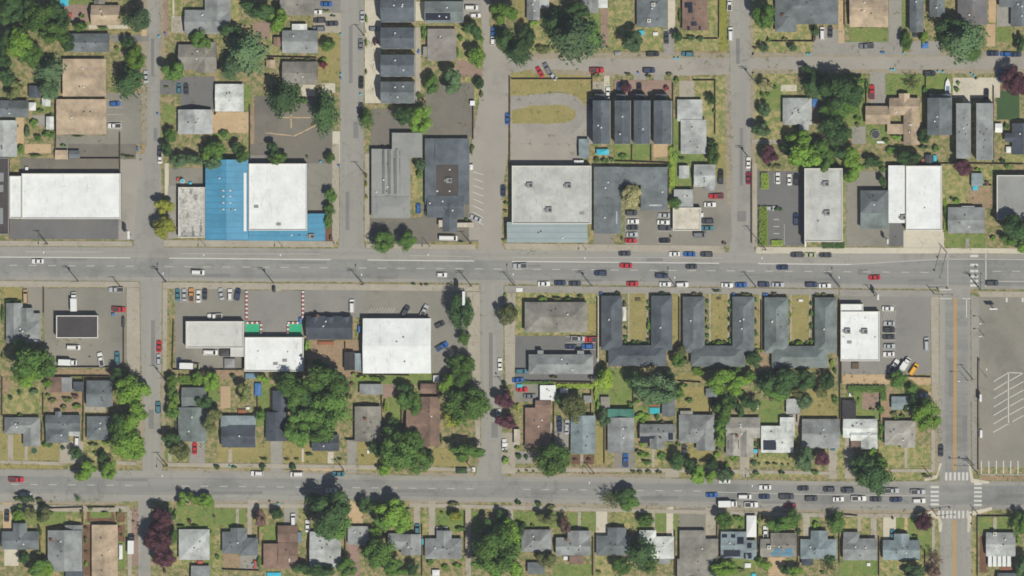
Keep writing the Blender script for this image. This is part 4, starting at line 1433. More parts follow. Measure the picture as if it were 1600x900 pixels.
patch('dirt_verge', 'pink_gravel', (765, 505), (808, 840))
patch('lawn', 'lawn_green', (1040, 490), (1200, 620))
patch('lawn', 'lawn_mid', (1010, 640), (1110, 860))
patch('lawn', 'lawn_green', (945, 60), (990, 225))
patch('lawn', 'lawn_mid', (1005, 90), (1110, 230))
patch('driveway', 'grey_concrete', (1110, 110), (1200, 260))
patch('path', 'concrete', (985, 180), (1008, 230))
patch('patio', 'pale_concrete', (25, 745), (110, 840))
patch('lawn', 'lawn_dry', (240, 600), (285, 790))
tile(*G31)
patch('lawn', 'lawn_dry', (70, 120), (385, 232))
patch('lawn', 'lawn_dry', (0, 255), (390, 285))
patch('driveway', 'grey_concrete', (385, 110), (455, 290))
patch('lawn', 'lawn_dry', (455, 110), (720, 235))
patch('dirt_verge', 'tan_path', (540, 262), (830, 292))
patch('path', 'pale_concrete', (568, 150), (580, 232))
patch('path', 'pale_concrete', (720, 172), (755, 240))
patch('driveway', 'grey_concrete', (835, 100), (890, 295))
patch('lawn', 'lawn_dry', (892, 110), (1050, 290))
patch('path', 'concrete', (138, 155), (160, 235))
patch('lawn', 'lawn_green', (60, 505), (240, 620))
patch('path', 'concrete', (182, 505), (200, 615))
patch('driveway', 'concrete', (250, 470), (275, 660))
patch('driveway', 'concrete', (255, 455), (310, 520))
patch('lawn', 'lawn_green', (0, 490), (60, 900))
patch('lawn', 'lawn_mid', (45, 620), (105, 890))
patch('driveway', 'grey_concrete', (465, 465), (545, 605))
patch('lawn', 'lawn_green', (345, 600), (430, 700))
patch('lawn', 'lawn_mid', (545, 500), (600, 700))
patch('dirt_yard', 'tan_path', (820, 460), (925, 610))
patch('dirt_yard', 'dirt', (108, 770), (255, 860))
patch('patio', 'grey_concrete', (210, 780), (310, 865))
patch('dirt_yard', 'pink_gravel', (820, 640), (905, 900))
patch('driveway', 'grey_concrete', (880, 610), (960, 720))
tile(*G32)
patch('lawn', 'lawn_dry', (140, 150), (335, 255))
patch('lawn', 'lawn_dry', (80, 262), (270, 295))
patch('driveway', 'concrete', (540, 60), (620, 300))
patch('lawn', 'lawn_mid', (540, 140), (588, 250))
patch('dirt_yard', 'grey_concrete', (610, 170), (720, 240))
patch('driveway', 'grey_concrete', (850, 0), (930, 180))
patch('dirt_yard', 'mulch', (945, 190), (1080, 245))
patch('path', 'concrete', (1000, 180), (1018, 250))
patch('lawn', 'lawn_dry', (1090, 20), (1160, 250))
patch('dirt_verge', 'dirt', (940, 255), (1200, 300))
patch('driveway', 'concrete', (25, 470), (62, 640))
patch('lawn', 'lawn_mid', (62, 520), (112, 660))
patch('driveway', 'concrete', (112, 460), (150, 660))
patch('lawn', 'lawn_green', (150, 515), (330, 640))
patch('driveway', 'concrete', (328, 480), (360, 900))
patch('lawn', 'lawn_green', (360, 525), (410, 650))
patch('lawn', 'lawn_green', (610, 525), (870, 620))
patch('path', 'concrete', (578, 500), (608, 640))
patch('lawn', 'lawn_green', (912, 528), (1088, 630))
patch('path', 'concrete', (986, 525), (1004, 632))
patch('driveway', 'pale_concrete', (1092, 510), (1158, 665))
patch('lawn', 'lawn_dry', (915, 480), (1100, 512))
patch('lawn', 'lawn_green', (850, 830), (1075, 900))
patch('lawn', 'lawn_mid', (1085, 780), (1200, 900))
patch('lawn', 'lawn_mid', (610, 475), (860, 500))
tile(*G33)
patch('lawn', 'lawn_mid', (120, 150), (300, 260))
patch('path', 'concrete', (218, 155), (235, 262))
patch('driveway', 'lot_warm', (0, 180), (122, 280))
patch('lawn', 'lawn_dry', (430, 140), (570, 215))
patch('driveway', 'concrete', (735, 195), (790, 320))
patch('lawn', 'lawn_mid', (840, 172), (1040, 262))
patch('lawn', 'lawn_mid', (690, 285), (1150, 318))
patch('driveway', 'concrete', (300, 270), (380, 320))
patch('lawn', 'lawn_mid', (0, 525), (130, 640))
patch('lawn', 'lawn_green', (130, 530), (305, 640))
patch('path', 'concrete', (222, 520), (238, 630))
patch('driveway', 'pale_concrete', (305, 495), (345, 690))
patch('driveway', 'lot_warm', (380, 500), (605, 640))
patch('driveway', 'concrete', (535, 500), (600, 700))
patch('lawn', 'lawn_green', (345, 530), (372, 680))
patch('lawn', 'lawn_green', (700, 520), (780, 640))
patch('lawn', 'lawn_mid', (830, 530), (880, 680))
patch('driveway', 'concrete', (1105, 530), (1145, 670))
patch('lawn', 'lawn_green', (1145, 530), (1200, 620))
patch('lawn', 'lawn_green', (580, 800), (830, 900))
patch('dirt_yard', 'tan_path', (900, 790), (1000, 900))
patch('dirt_verge', 'dirt', (130, 485), (1100, 500))
tile(*G34)
patch('lawn', 'lawn_mid', (350, 135), (655, 268))
patch('path', 'concrete', (500, 140), (516, 268))
patch('lawn', 'lawn_dry', (660, 0), (710, 300))
patch('lawn', 'lawn_mid', (400, 290), (650, 335))
patch('driveway', 'concrete', (55, 130), (105, 330))
patch('lawn', 'lawn_mid', (105, 90), (150, 330))
patch('driveway', 'concrete', (150, 90), (205, 330))
patch('lawn', 'lawn_mid', (145, 545), (300, 650))
patch('path', 'concrete', (225, 540), (245, 640))
patch('driveway', 'concrete', (302, 540), (336, 690))
patch('driveway', 'pale_concrete', (375, 545), (450, 690))
patch('lawn', 'lawn_green', (450, 545), (660, 780))
patch('path', 'tan_path', (500, 545), (518, 640))
patch('lawn', 'lawn_green', (120, 795), (345, 900))
patch('lawn', 'lawn_mid', (360, 800), (620, 900))
patch('lawn', 'lawn_green', (930, 555), (1200, 640))
patch('path', 'concrete', (1020, 555), (1040, 640))
patch('lawn', 'lawn_mid', (882, 640), (930, 900))
patch('patio', 'mulch', (940, 665), (985, 880))
patch('lawn', 'lawn_mid', (680, 570), (702, 900))
patch('dirt_verge', 'dirt', (940, 310), (1900, 340))
patch('dirt_verge', 'dirt', (0, 500), (690, 545))
# painted bays of the big lot
tile(*G24)
stroke('paint_white', 1183, 565, 1183, 895, 6, False)
stroke('paint_white', 1175, 568, 1278, 572, 5, False)
for i in range(6):
    y = 625 + i * 53
    stroke('paint_white', 1090, y, 1176, y - 52, 5, False)
    stroke('paint_white', 1190, y - 5, 1278, y - 54, 5, False)
tile(*G34)
for x in (950, 994, 1038, 1080, 1122, 1165, 1210, 1253):
    stroke('paint_white', x, 225, x, 308, 6, False)
stroke('paint_faint', 945, 305, 1300, 309, 4, False)
stroke('paint_white', 1020, 58, 1130, -5, 5, False)
tile(*G24)
for x in (1172, 1272, 1372):
    stroke('paint_white', x, 100, x, 128, 12, False)

# stall lines and worn bays in the smaller lots
tile(*G00)
for y_ in (628, 672, 716, 760, 806):
    stroke('paint_faint', 668, y_, 765, y_, 3, False)
tile(*G20)
for x_ in (1090, 1131, 1174, 1218, 1260):
    stroke('paint_faint', x_, 50, x_, 135, 3, False)
tile(*G24)
for y_ in (150, 188, 242, 282, 324, 368, 426, 474):
    stroke('paint_faint', 396, y_, 482, y_, 3, False)
for i_ in range(5):
    stroke('paint_faint', 402 + i_ * 16, 240, 416 + i_ * 16, 192, 3, False)
tile(*G13)
for y_ in (412, 460, 504, 545, 588, 622):
    stroke('paint_faint', 70, y_, 155, y_, 3, False); stroke('paint_faint', 270, y_, 352, y_, 3, False)
tile(*G22)
for y_ in (345, 382, 425):
    stroke('paint_faint', 975, y_, 1165, y_, 3, False)

# ================================================================ buildings
AP = 'courtyard apartment blocks'
TH = 'narrow townhouses'
tile(*G00)
house('the tan-and-brown bungalow', 'tan bungalow with dark brown north roof slope, at the top by the first side street', [(570, 32, 750, 158, 'gx', 3, 2.2)], 'tan', 'tanw')
house(None, 'grey roof end poking in at the top edge above the tan-and-brown bungalow', [(588, -60, 655, 26, 'gy', 3, 1.5)], 'taupe')
house('the long slate bungalow', 'long slate-grey gabled house directly north of the two tan low-slope roofs', [(437, 210, 685, 325, 'gx', 3.2, 1.6)], 'slate')
shop('the upper tan roof', 'tan low-slope building, the upper of the two tan roofs west of the first side street', [(392, 368, 662, 603, 'gx', 4, .6)], 'tan', 'tanw')
shop('the lower tan roof', 'tan low-slope building with painted parking bays to its east, the lower of two', [(352, 620, 665, 840, 'gx', 4, .5)], 'tan', 'tanw')
house('the west-edge slate house', 'grey gabled house cut by the west edge beside a white patio umbrella', [(-120, 627, 178, 732, 'gx', 3.2, 1.6)], 'slate')
house('the two-tone west-edge house', 'house with one grey and one pale roof slope at the west edge', [(-60, 752, 106, 980, 'gy', 3, 1.2)], 'lgrey', 'white')
house('the carport house', 'grey gabled house with a white-framed carport near the top of the first side street', [(1155, 62, 1440, 212, 'gx', 3, 1.5), (1280, -90, 1442, 128, 'gy', 3, 1.5)], 'grey', 'white')
house('the cross-gabled taupe house', 'cross-gabled grey-brown house half under a dark conifer east of the first side street', [(1116, 278, 1355, 436, 'gx', 3, 1.7), (1225, 262, 1345, 455, 'gy', 3, 1.6)], 'taupe', 'brownw')
house('the pale gabled house', 'pale grey gabled house with a forked dark shadow on its north side', [(1113, 685, 1328, 838, 'gy', 3.6, 2.0)], 'lgrey', 'white', [('vent', 1245, 750)])
shed('white shed', 262, 612, 316, 665, 'palebl')
shed('long white shed', 288, 728, 336, 810, 'palebl')
shed('low grey shed', 180, 535, 256, 612, 'dslate')
tile(*G01)
house('the beige top-edge house', 'beige-grey low roof at the top edge beside a driveway full of cars', [(470, -90, 685, 96, 'gx', 3, .8)], 'taupe', 'brownw')
house('the pale-awning house', 'grey gabled house with a pale blue awning on its north side', [(485, 190, 708, 332, 'gx', 3, 1.5), (545, 150, 640, 196, 'sn', 2.5, .3, 'palebl')], 'grey', 'brownw')
house('the white-porch house', 'taupe gabled house with a pale concrete porch and a red shrub at its corner', [(485, 385, 706, 530, 'gx', 3, 1.5)], 'taupe', 'brick')
house('the white square house', 'square white-roofed house above a bare beige patio', [(65, 525, 244, 697, 'gx', 3.4, .9)], 'palebl', 'white')
shed('small brown shed', 430, 232, 476, 290, 'brown')
shed('orange-roofed shed', 384, 374, 440, 426, 'tan', wall='brick')
for i, (y0, y1, d) in enumerate(((-40, 138, 'first'), (172, 305, 'second'), (342, 478, 'third'), (510, 645, 'southernmost'))):
    bld('townhouse', 'townhouse', None if i < 3 else 'the southernmost stacked townhouse', f'{d} slate gabled townhouse from the top in the stack of four east of street trees', [(1100, y0, 1310, y1, 'gx', 7.2, 1.8)], 'navys' if i < 3 else 'slate', 'white', [('vent', 1190, y0 + 35)], TH)
tile(*G02)
bld('townhouse', 'townhouse', 'the solar townhouse', 'grey gabled townhouse with a dark solar array and pale terraces at the top edge', [(95, 8, 335, 142, 'gx', 6.5, 1.5)], 'ggrey', 'white', [('solar', 100, 82, 255, 126)], TH)
house('the stained square house', 'square pale grey house with a brown-stained low roof', [(112, 180, 292, 380, 'hip', 3, .7), (84, 292, 116, 356, 'slab', 2.4)], 'stained', 'greyw')
house('the top-edge grey house', 'grey gabled house with white and brown bits at the top edge beside big conifers', [(733, -60, 815, 126, 'gy', 3, 1.2), (812, -60, 872, 52, 'gx', 2.8, .8, 'lgrey')], 'grey', 'white')
house('the white-annex house', 'grey house with a small white annex, at the top edge over a pink gravel drive', [(1070, -60, 1180, 82, 'gy', 3, 1.2), (1176, -60, 1238, 50, 'slab', 2.6, 0, 'palebl')], 'grey', 'white')
shed('small white hut', 378, 630, 408, 660, 'white', 'slab')
shed('blue-grey lean-to', 1058, 868, 1122, 990, 'bgrey', 'gx', 2.8)
T4 = (('westernmost', 1145, 590, 1252), ('second', 1282, 590, 1380), ('third', 1402, 590, 1502), ('easternmost', 1526, 590, 1636))
for i, (d, x0, y0, x1) in enumerate(T4):
    bld('townhouse', 'townhouse', 'the dark townhouse row' if i == 1 else None, f'{d} of four tall dark townhouses standing side by side below the upper lane', [(x0, 628, x1, 900, 'gy', 8.6, 1.2), (x0 + 12, 588, x1 - 30, 630, 'slab', 6.2, 0, 'dslate')], 'navys', 'white', (), TH)
tile(*G03)
house('the white-chimney house', 'slate hipped house with a white chimney and pale drive at the top edge', [(140, -40, 332, 170, 'hip', 3, 1.6)], 'slate', 'cream', [('wchim', 217, 130), ('wchim', 245, 30)])
house('the brown solar house', 'brown-roofed house with two stepped dark solar arrays at the top edge', [(425, -60, 582, 190, 'gy', 3, .9)], 'brown', 'brownw', [('solar', 438, 14, 488, 48), ('solar', 460, 48, 488, 80), ('solar', 480, 134, 514, 162), ('solar', 455, 162, 540, 188)])
house('the long pale flat house', 'long pale grey flat-roofed house in two offset halves below the upper lane', [(393, 622, 550, 758, 'slab', 3.4), (415, 748, 575, 962, 'slab', 3.2)], 'lgrey', 'white')
house('the big slate hipped house', 'big slate-blue hipped house at the top edge on the northeast corner of the upper lane', [(1005, -80, 1398, 152, 'hip', 3.2, 2), (1005, 60, 1138, 200, 'hip', 3.1, 1.6)], 'slate', 'tanw', [('chim', 1055, 95)])
house('the pale hipped cottage', 'small pale grey hipped cottage with a bright blue cover beside it', [(1052, 612, 1234, 780, 'hip', 3, 1.5), (1155, 760, 1215, 815, 'gy', 2.8, .9)], 'lgrey', 'white', [('dvent', 1150, 690)])
tile(*G04)
house('the tan top-edge house', 'tan gabled house above a mown green front lawn at the top edge', [(190, -70, 432, 168, 'gx', 3, 1.4)], 'tan', 'brownw', [('dvent', 265, 66)])
house(None, 'western of two tall slate houses at the top edge beside the big conifer', [(565, -60, 652, 200, 'gy', 6.5, 1.4)], 'slate', 'white')
house(None, 'eastern of two tall slate houses at the top edge, partly shaded by the big conifer', [(690, -60, 786, 105, 'gy', 6.5, 1.4)], 'slate', 'white')
house('the rust-stained house', 'grey house with rusty red streaks on its roof at the top edge', [(865, -60, 1050, 155, 'gy', 3.2, 1.6)], 'rust', 'tanw')
house('the top-right corner house', 'dark slate house in the top right corner behind a square green lawn', [(1125, -60, 1330, 45, 'gx', 3.2, 1.5), (1198, -60, 1340, 166, 'gy', 3.2, 1.5)], 'slate', 'greyw', [('vent', 1268, 40), ('vent', 1268, 100)])
house('the tan winged house', 'tan T-shaped house with a red pickup on its drive', [(290, 662, 445, 776, 'gx', 3, 1.5), (438, 612, 628, 720, 'gx', 3.2, 1.6), (498, 584, 566, 690, 'gy', 3, 1.1), (527, 670, 628, 905, 'gy', 3.1, 1.5), (425, 775, 528, 838, 'slab', 2.6)], 'tan', 'tanw', [('vent', 482, 700)])
house('the tall slate house', 'tall dark slate gabled house beside a small white boat', [(676, 612, 830, 845, 'gy', 7, 1.8), (690, 588, 830, 632, 'gx', 6.2, .8)], 'slate', 'greyw')
bld('townhouse', 'townhouse', 'the twin narrow townhouses', 'western of two long narrow grey townhouses below a pale concrete forecourt', [(856, 645, 946, 990, 'slab', 8, 0), ], 'grey', 'white', (('dvent', 875, 825), ('dvent', 925, 780)), TH)
bld('townhouse', 'townhouse', None, 'eastern of two long narrow grey townhouses below a pale concrete forecourt', [(982, 645, 1086, 1000, 'slab', 8, 0)], 'grey', 'white', (('dvent', 1005, 825), ('dvent', 1045, 805)), TH)
house('the right-edge slate house', 'dark slate house at the right edge below a deep green square of turf', [(1205, 770, 1340, 965, 'gy', 3.2, 1.5), (1160, 832, 1230, 888, 'gx', 3, 1)], 'dslate', 'greyw')
shed('little white shed', 1100, 772, 1145, 828, 'white', 'gx')

tile(*G10)
shop('the corner dark roof', 'dark flat roof with three grey panels, cut by the west edge', [(-120, 85, 56, 566, 'flat', 5)], 'tar', 'brick', [('panel', -20, 180, 22, 235, 'grey_metal'), ('panel', -20, 255, 20, 300, 'grey_metal'), ('panel', -20, 400, 18, 500, 'grey_metal')])
shop('the long white warehouse', 'long white flat-roofed building above a dark grey parking lot at the west end', [(60, 200, 145, 466, 'flat', 4.3, 0), (136, 184, 756, 469, 'flat', 5)], 'white', 'greyw')
shed('tan square shed', 345, 38, 426, 96, 'tan', 'gx')
shed('blue-grey garden shed', 432, 40, 500, 90, 'slate', 'gx')
shop('the patchwork roof', 'small flat roof patched in grey and white against the blue metal roof', [(1115, 270, 1284, 585, 'flat', 4)], 'patchy', 'greyw')
tile(*G11)
shop('the blue metal hall', 'bright blue ribbed metal-roofed hall with eight small skylights', [(4, 98, 272, 602, 'gy', 5.5, 1.4)], 'blue', 'bluew', [('sky', x, y) for x in (118, 161) for y in (292, 328, 368, 409)] + [('panel', 243, 180, 260, 545, 'white_metal')])
shop('the blue-skirted white roof', 'white flat roof wrapped on two sides by a lower blue metal roof', [(275, 122, 640, 541, 'flat', 6), (274, 538, 752, 605, 'slab', 4, 0, 'blue'), (628, 435, 753, 542, 'slab', 3.97, 0, 'blue')], 'white', 'bluew', [('stain', 320, 390), ('stain', 460, 500), ('vent', 540, 570), ('dvent', 588, 568), ('ac', 665, 578)])
shop('the fluted grey roof', 'grey flat building with dark parallel roof seams beside a lower grey roof', [(1042, 30, 1285, 464, 'slab', 4.6), (1170, -70, 1358, 85, 'slab', 5.2), (1108, 32, 1144, 312, 'gy', 4.72, .9), (1146, 32, 1182, 312, 'gy', 4.75, .9), (1184, 32, 1219, 312, 'gy', 4.78, .9), (1050, 330, 1278, 455, 'hip', 4.7, .6)], 'fluted', 'greyw', [('vent', 1142, 268), ('vent', 1072, 300)] + [('panel', x, 40, x + 3, 312) for x in (1112, 1142, 1180, 1217)] + [('stain', 1150, 335)])
tile(*G12)
shop('the sunken-deck slate building', 'slate-roofed office with a sunken dark brown deck and a gabled south porch', [(96, -35, 164, 380, 'sn', 4, .2), (304, -35, 374, 380, 'sn', 4, .2), (160, -35, 310, 128, 'gx', 4.2, .8), (160, 120, 308, 330, 'slab', 3.6, 0, 'brownflat'), (110, 322, 342, 460, 'gx', 4, 1.2), (206, 380, 298, 548, 'gy', 4.1, 1.3), (182, 476, 240, 520, 'slab', 3, 0, 'cream'), (296, 492, 398, 520, 'slab', 3, 0, 'cream')], 'navys', 'cream', [('ac', 246, 228), ('vent', 250, 160), ('vent', 249, 294), ('sky', 172, 295), ('vent', 128, 370), ('vent', 207, 358)])
shop('the stained pale warehouse', 'pale grey flat-roofed warehouse with three big roof units and a white parapet', [(640, 136, 1136, 500, 'flat', 6.5)], 'offwhite', 'white', [('ac', 752, 258), ('ac', 992, 262), ('ac', 872, 412), ('stain', 1076, 432), ('stain', 860, 415)])
shop('the grey-blue metal strip', 'long low grey-blue metal roof in front of the stained pale warehouse', [(609, 488, 1112, 616, 'sn', 5, 1)], 'seam', 'cream')
tile(*G13)
shop('the dark L-shaped roof', 'dark slate L-shaped flat roof wrapped round a pale tree', [(-128, 142, 45, 560, 'slab', 4.2), (42, 144, 332, 255, 'slab', 4.23), (165, 252, 332, 415, 'slab', 4.16)], 'slate', 'greyw', [('dvent', 20, 190), ('dvent', 60, 185), ('vent', -40, 240), ('vent', -60, 460), ('dvent', 250, 210), ('vent', 300, 300), ('panel', 215, 378, 295, 388, 'roof_lgrey'), ('panel', 10, 420, 18, 500, 'roof_lgrey')])
shed('pale garden hut', 404, 135, 468, 216, 'lgrey', 'gy', 2.6)
house('the grey backyard house', 'grey house with small steps and a black pickup to its east', [(498, 128, 632, 268, 'gx', 3.2, 1.2), (565, 230, 625, 292, 'gy', 3, .8)], 'lgrey', 'greyw')
bld('garage', 'garage', 'the pale garage', 'pale grey low garage just north of the dirty white square roof', [(372, 284, 492, 392, 'slab', 3.2)], 'lgrey', 'greyw')
shop('the dirty square roof', 'square dirty-white flat roof on the car lot by the avenue', [(366, 397, 542, 542, 'flat', 4)], 'dirty', 'white')
shop('the tall pale block', 'tall pale grey flat-roofed block with two roof units east of a dark parking lot', [(1188, 152, 1426, 612, 'flat', 7.5)], 'offwhite', 'white', [('ac', 1323, 250), ('ac', 1330, 432), ('dvent', 1272, 480)])
tile(*G14)
shop('the hipped office', 'slate hipped building with a lower pale green-grey wing joined to white roof', [(258, 290, 434, 432, 'hip', 5.5, 2.2), (258, 425, 434, 530, 'slab', 5.2, 0, 'ggrey')], 'slate', 'greyw', [('dvent', 335, 328)])
shop('the big white double roof', 'big white flat roof in two parts with a pale concrete apron to the south', [(432, 134, 548, 494, 'slab', 5), (542, 136, 768, 541, 'flat', 6)], 'white', 'white', [('ac', 528, 460), ('vent', 662, 402)])
house('the lone avenue bungalow', 'grey gabled bungalow with a forked front path facing the wide avenue', [(805, 395, 1034, 558, 'gx', 3.2, 1.6), (890, 388, 970, 405, 'slab', 2.8, 0, 'lgrey')], 'grey', 'brick')
shop('the right-edge flat roof', 'grey flat roof at the right edge, half in the shade of a large tree', [(1110, 195, 1420, 472, 'flat', 6)], 'fluted', 'greyw')
shed('blue-grey tarp-roofed shed', 952, 182, 1024, 264, 'bgrey', 'gx')
shed('dark grey shed', 664, 68, 710, 122, 'dslate')

tile(*G20)
house('the west avenue house', 'grey cross-hipped house beside the beige van at the west edge', [(38, 134, 142, 380, 'gy', 3.4, 1.6), (40, 240, 256, 384, 'hip', 3.3, 1.7), (130, 165, 210, 250, 'gy', 3.2, 1.2), (200, 198, 258, 258, 'slab', 2.8)], 'grey', 'white', [('vent', 128, 295)])
shop('the black-roofed office', 'near-black flat roof with a bright white parapet in a parking lot', [(352, 212, 614, 353, 'flat', 5.5)], 'tar', 'white')
shed('brown-roofed garage', 290, 596, 386, 692, 'brown', 'gx', 2.6)
shed('grey lean-to', 386, 598, 450, 690, 'grey', 'sn')
shed('dark grey lean-to', 460, 626, 522, 686, 'dslate', 'sn')
house('the shaded slate house', 'dark slate gabled house half covered by the tall green street trees', [(542, 618, 704, 784, 'gx', 4.5, 1.6)], 'slate', 'cream')
house('the western bungalow', 'grey hipped bungalow, first from the west on the north side of the lower street', [(28, 848, 250, 950, 'hip', 3, 1.6), (145, 900, 250, 1030, 'gy', 2.9, 1.4)], 'grey', 'white', [('vent', 100, 890)])
house('the second bungalow', 'slate cross-gabled bungalow with a white van on its drive by the lower street', [(286, 834, 504, 938, 'gx', 3, 1.5), (346, 812, 386, 870, 'gy', 2.9, .9), (286, 900, 430, 1008, 'hip', 2.95, 1.4), (430, 930, 500, 965, 'slab', 2.7, 0, 'lgrey')], 'slate', 'white', [('vent', 385, 960)])
house('the third bungalow', 'dark slate hipped bungalow beside the tall bright street trees on the lower street', [(543, 842, 706, 990, 'hip', 3, 1.6)], 'slate', 'tanw', [('vent', 628, 885)])
shop('the pale L-shaped shop', 'pale grey flat-roofed shop with a lower cluttered back wing', [(1162, 248, 1524, 416, 'flat', 5.5), (1440, 408, 1524, 470, 'slab', 5)], 'pale', 'white', [('sky', 1380, 338), ('sky', 1392, 338)])
house('the pale two-part house', 'pale grey house in two offset parts with a tree over its east side', [(1136, 662, 1290, 785, 'gx', 3, 1.3), (1114, 786, 1292, 1000, 'gy', 3, 1.4)], 'ggrey', 'white')
tile(*G21)
shop('the green-bay white shop', 'white flat roof behind two green painted bays edged in red-and-white barriers', [(249, 347, 618, 562, 'flat', 5.5)], 'white', 'white', [('vent', 335, 438), ('stain', 498, 492), ('stain', 440, 512), ('vent', 520, 442)])
house('the dormered dark house', 'dark slate house with three dormers on its north slope facing a parking lot', [(635, 215, 924, 362, 'gx', 4.5, 2.2), (665, 222, 706, 285, 'gy', 6.0, .7), (762, 222, 802, 285, 'gy', 6.0, .7), (864, 222, 902, 285, 'gy', 6.0, .7)], 'dslate', 'brownw', [('chim', 705, 215)])
shop('the big white gable', 'big white low-gabled warehouse, its south slope whiter than its north', [(988, 230, 1414, 574, 'gx', 6, 1.2)], 'white', 'white')
shed('black-roofed shed', 872, 440, 938, 554, 'dark', 'gy', 3)
shed('narrow grey shed', 938, 448, 986, 560, 'bgrey', 'slab', 2.6)
shed('two-tone grey shed', 968, 640, 1112, 706, 'grey', 'gy', 2.5)
house('the long taupe house', 'long taupe gabled house with a small white porch, west of a big shade tree', [(937, 780, 1102, 1000, 'gy', 3.2, 1.1), (885, 990, 1040, 1000, 'slab', 2.6)], 'taupe', 'tanw', [('chim', 1005, 860)])
house('the dark stepped house', 'dark slate house in two stepped parts tucked under the great tree cluster', [(423, 682, 532, 815, 'gy', 3.2, 1.3), (382, 815, 508, 996, 'gy', 3.2, 1.5)], 'dslate', 'greyw')
house('the squat dark house', 'squat near-black gabled house with a white vent on the lower street', [(105, 905, 250, 1035, 'gx', 3.2, 1.3), (100, 838, 318, 915, 'slab', 3, 0, 'bgrey'), (145, 895, 318, 1037, 'gx', 3.6, 1.6)], 'dslate', 'white', [('vent', 218, 965)])
house('the tree-hidden house', 'dark roof corner with a tan gable showing below the great tree cluster', [(670, 960, 840, 1058, 'gx', 3, 1.4), (740, 958, 838, 1010, 'gy', 2.9, 1.2)], 'dslate', 'brick')
tile(*G22)
bld('apartment_building', 'apartments', 'the tan-grey apartment block', 'tan-grey hipped apartment block with a paler south slope facing the avenue', [(720, 128, 1112, 318, 'hip', 5.4, 2)], 'taupe', 'cream', [('vent', 990, 205)])
bld('apartment_building', 'apartments', 'the grey apartment block', 'long grey hipped apartment block on the south side of a dark car park', [(744, 455, 1148, 578, 'hip', 5.4, 1.6), (800, 430, 836, 470, 'slab', 5), (1048, 432, 1090, 470, 'slab', 5)], 'grey', 'cream')
bld('garage', 'garage', 'the white canvas garage', 'small bright white garage roof beside a hedge and a red car', [(815, 648, 914, 744, 'slab', 2.8)], 'white', 'white')
house('the brown gabled house', 'large brown-roofed house with a pale strip of yard along its east side', [(722, 788, 882, 1040, 'gy', 3.4, .8), (786, 742, 884, 800, 'gx', 3.2, .8)], 'brown', 'brick')
house('the brown hipped house', 'brown house of crossed ridges under the street trees beside the middle side street', [(68, 638, 168, 700, 'gx', 3.2, 1.0), (70, 720, 188, 1030, 'gy', 3.4, 1.4), (-20, 800, 120, 980, 'gx', 3.2, 1.3)], 'brown', 'brick')
shed('grey garden shed', 1195, 720, 1252, 792, 'taupe', 'slab')
shed('cluttered back shed', 1088, 712, 1138, 756, 'grey', 'slab')
tile(*G23)
def ushape(short, label, lx0, lx1, rx0, rx1, y0, ya, bx0, bx1, yb0, yb1, roof):
    bld('apartment_building', 'apartments', short, label, [(lx0, y0, lx1, ya, 'hip', 4.2, 2.2), (rx0, y0, rx1, ya, 'hip', 4.2, 2.2), (bx0, yb0, bx1, yb1, 'hip', 4.3, 2.2)], roof, 'brick', [('vent', lx0 + 50, y0 + 150), ('vent', rx0 + 60, y0 + 200)], AP)
ushape('the western courtyard block', 'U-shaped slate apartment block round a dry lawn, westernmost of three', -82, 50, 230, 362, 88, 430, -38, 324, 398, 528, 'navys')
ushape('the middle courtyard block', 'U-shaped grey apartment block round a dry lawn, middle one of three', 428, 565, 738, 876, 94, 446, 478, 818, 400, 532, 'slate')
ushape('the eastern courtyard block', 'U-shaped greenish grey apartment block round a dry lawn, easternmost of three', 938, 1088, 1252, 1388, 98, 448, 983, 1332, 402, 540, 'ggrey')
house('the teal-roofed house', 'grey gabled house with a teal-green roofed extension behind it', [(-42, 796, 124, 862, 'sn', 3, .8, 'teal'), (-42, 850, 124, 1070, 'gy', 3.1, 1.3, 'grey')], 'grey', 'tanw')
shed('tall grey shed', 298, 710, 378, 842, 'slate', 'gy', 3)
shed('small slate shed', 572, 668, 652, 722, 'slate', 'gx')
shed('pale ribbed shed', 1074, 732, 1160, 828, 'lgrey', 'slab', 2.6)
shed('taupe back extension', 412, 808, 490, 872, 'taupe', 'slab', 2.8)
tile(*G24)
shop('the white corner shop', 'white flat-roofed shop with a row of cars parked nose-in on its east side', [(134, 186, 378, 497, 'flat', 5), (134, 140, 276, 190, 'flat', 4.4)], 'white', 'white', [('ac', 178, 310), ('ac', 285, 312), ('stain', 188, 378), ('sky', 152, 345), ('sky', 288, 226), ('vent', 352, 350)])
bld('carport', 'carport', None, 'long black-roofed carport behind the white stepped house near a clipped hedge', [(145, 742, 230, 860, 'slab', 2.8)], 'dark', 'greyw')
shed('pale blue-grey garage', 452, 718, 562, 800, 'bgrey', 'gx', 2.6)

tile(*G30)
house('the low west house', 'grey cross-gabled house south of the lower street at the west edge', [(12, 638, 226, 745, 'gx', 3, 1.5), (76, 590, 158, 690, 'gy', 2.95, 1.3)], 'slate', 'white')
house('the big grey gable house', 'large pale grey gabled house with a dark forked shadow on its north end', [(280, 632, 482, 872, 'gy', 4.6, 2), (380, 602, 484, 660, 'gy', 3.4, 1.2), (384, 852, 490, 960, 'slab', 3, 0, 'dslate')], 'grey', 'white', [('chim', 300, 690), ('dvent', 340, 782)])
house('the long tan roof', 'long tan gabled building running off the bottom edge beside mulch beds', [(538, 600, 690, 960, 'gy', 3.4, .9)], 'tan', 'tanw', [('dvent', 598, 780)])
house('the pale hipped house', 'pale grey hipped house just east of the purple-leaved street trees', [(1048, 626, 1228, 806, 'hip', 3, 1.5)], 'lgrey', 'greyw')
shed('pale grey shed', 1120, 840, 1232, 960, 'grey', 'gx', 2.8)
tile(*G31)
